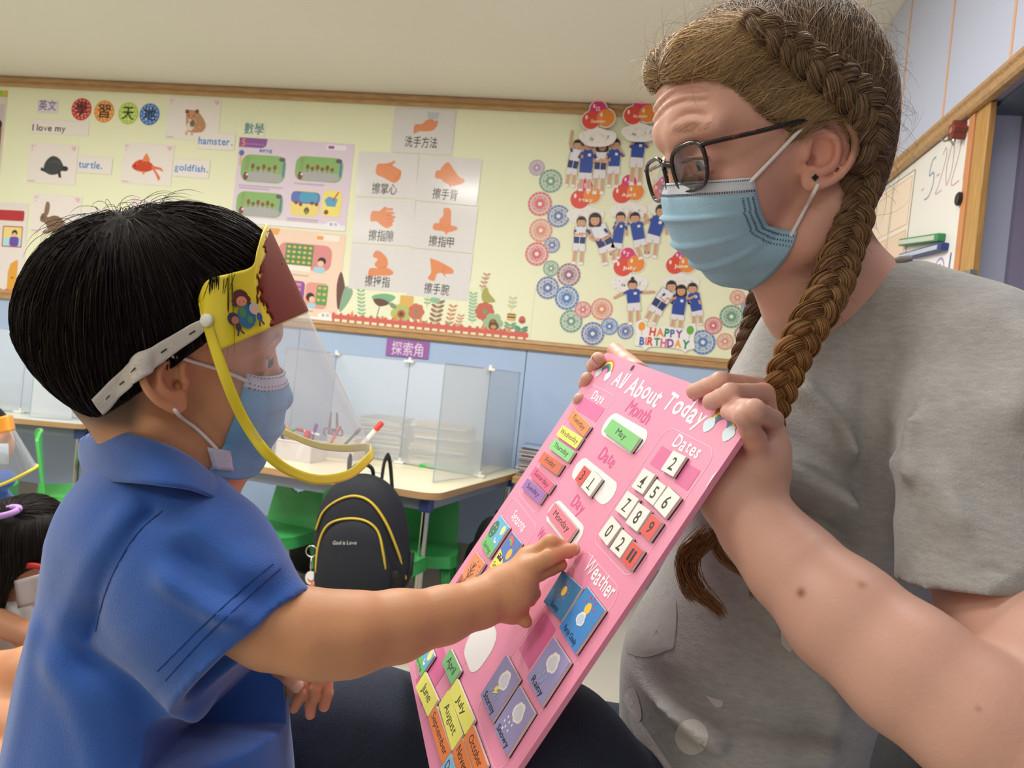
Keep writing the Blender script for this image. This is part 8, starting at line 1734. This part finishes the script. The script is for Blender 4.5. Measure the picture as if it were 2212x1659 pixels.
# child at the very edge with a face shield
k4 = empty('person', cp(-60, 1050, 2.3), 'child in a blue shirt mostly outside the left edge of the frame', 'person')
F = Field((-1.85, -.62, 2.05), (-1.30, .08, 2.60), .008); F.ell(cc(-45, 950, 2.3), (.085, .098, .085), None, .02); F.ell(cc(-20, 965, 2.28), (.06, .06, .06), None, .02); F.cone(cc(-50, 1020, 2.3), cc(-55, 1080, 2.3), .038, .045, .02); V, Q = F.mesh(2); link('body', qmesh('body', cam2w(V), Q), kskin, k4, True, True)
F = Field((-2.0, -.75, 2.0), (-1.28, -.02, 2.62), .008); F.ell(cc(-50, 1120, 2.3), (.115, .12, .09), None, .03); F.cone(cc(-60, 1050, 2.3), cc(10, 1035, 2.27), .05, .03, .03); V, Q = F.mesh(2); link('polo_shirt', qmesh('polo_shirt', cam2w(V), Q), royal, k4, True, True)
F = Field((-1.80, -.30, 2.05), (-1.30, .10, 2.60), .008); F.ell(cc(-55, 935, 2.3), (.094, .10, .094), None, .02); F.ell(cc(-5, 985, 2.27), (.07, .085, .09), None, .01, 'sub'); V, Q = F.mesh(2); h4 = link('hair', qmesh('hair', cam2w(V), Q), khair, k4, True, True); vcol(h4.data, np.tile(lin('17120f'), (len(V), 1)))
f4 = empty('face_shield', cam2w(cc(20, 920, 2.2)), 'face shield with an orange band and yellow rim cut off by the left edge', 'face shield')
def g4(L0, L1, n=8): A, B = catmull([cc(*p) for p in L0], 6), catmull([cc(*p) for p in L1], 6); return np.array([A*(1-t)+B*t for t in np.linspace(0, 1, n)])
top4, mid4, bot4 = [(-50, 906, 2.20), (-10, 902, 2.16), (22, 896, 2.17), (28, 898, 2.3)], [(-50, 945, 2.19), (-10, 940, 2.15), (28, 930, 2.16), (34, 930, 2.3)], [(-50, 1052, 2.15), (0, 1048, 2.12), (74, 1012, 2.15), (78, 1004, 2.3)]
solid(grid_mesh('printed_band', cam2w(g4(top4, mid4)), mat('orange_band', 'e8962c', .4), f4), .001); grid_mesh('clear_visor', cam2w(g4(mid4, bot4, 12)), shc, f4)
MB().tube([cam2w(p) for p in catmull([cc(*p) for p in bot4], 8)], .0042, 7).build('yellow_rim', yband, f4, True, True)
m4 = empty('face_mask', cam2w(cc(0, 980, 2.2)), 'pale mask behind the orange-banded shield at the left edge', 'face mask')
G = np.array([[cc(-30+48*u, 958+45*v, 2.215-.02*math.sin(math.pi*v)) for u in np.linspace(0, 1, 6)] for v in np.linspace(0, 1, 6)]); grid_mesh('mask_cloth', cam2w(G), mat('mask_pale', 'b4c4d4', .7), m4, thick=.002)
# the woman's chair
chr_ = empty('stacking_chair', cp(1700, 1900, 1.0), 'black chair the woman sits on, its back showing under her forearm at the lower right', 'chair')
bp_ = mat('black_vinyl', '17181b', .45, bump=(200, .2))
A, B = cc(1990, 1490, .93), cc(1820, 1800, .90); nrm = norm(np.cross(B-A, (.2, 0, 1.)))
G = np.array([[A+(B-A)*t+np.array([.0, .0, .40])*(u-.35)+np.array([.02, 0, 0])*math.sin(math.pi*u) for u in np.linspace(0, 1, 10)] for t in np.linspace(0, 1, 8)]); grid_mesh('backrest', cam2w(G), bp_, chr_, thick=.035)
sz_ = CZ-.52
sw = zp(1560, 2050, sz_) if 0 else cam2w(cc(1540, 1985, .90)); 
MB().box((sw[0]-.2, sw[1]-.2, sz_-.09), (sw[0]+.2, sw[1]+.2, sz_-.05), .015).build('seat', bp_, chr_, world=True)
for dx in (-.17, .17):
    for dy in (-.17, .17): MB().tube([(sw[0]+dx, sw[1]+dy, sz_-.09), (sw[0]+dx*1.15, sw[1]+dy*1.15, 0)], .012, 10).build('leg', chrome, chr_, True, True)
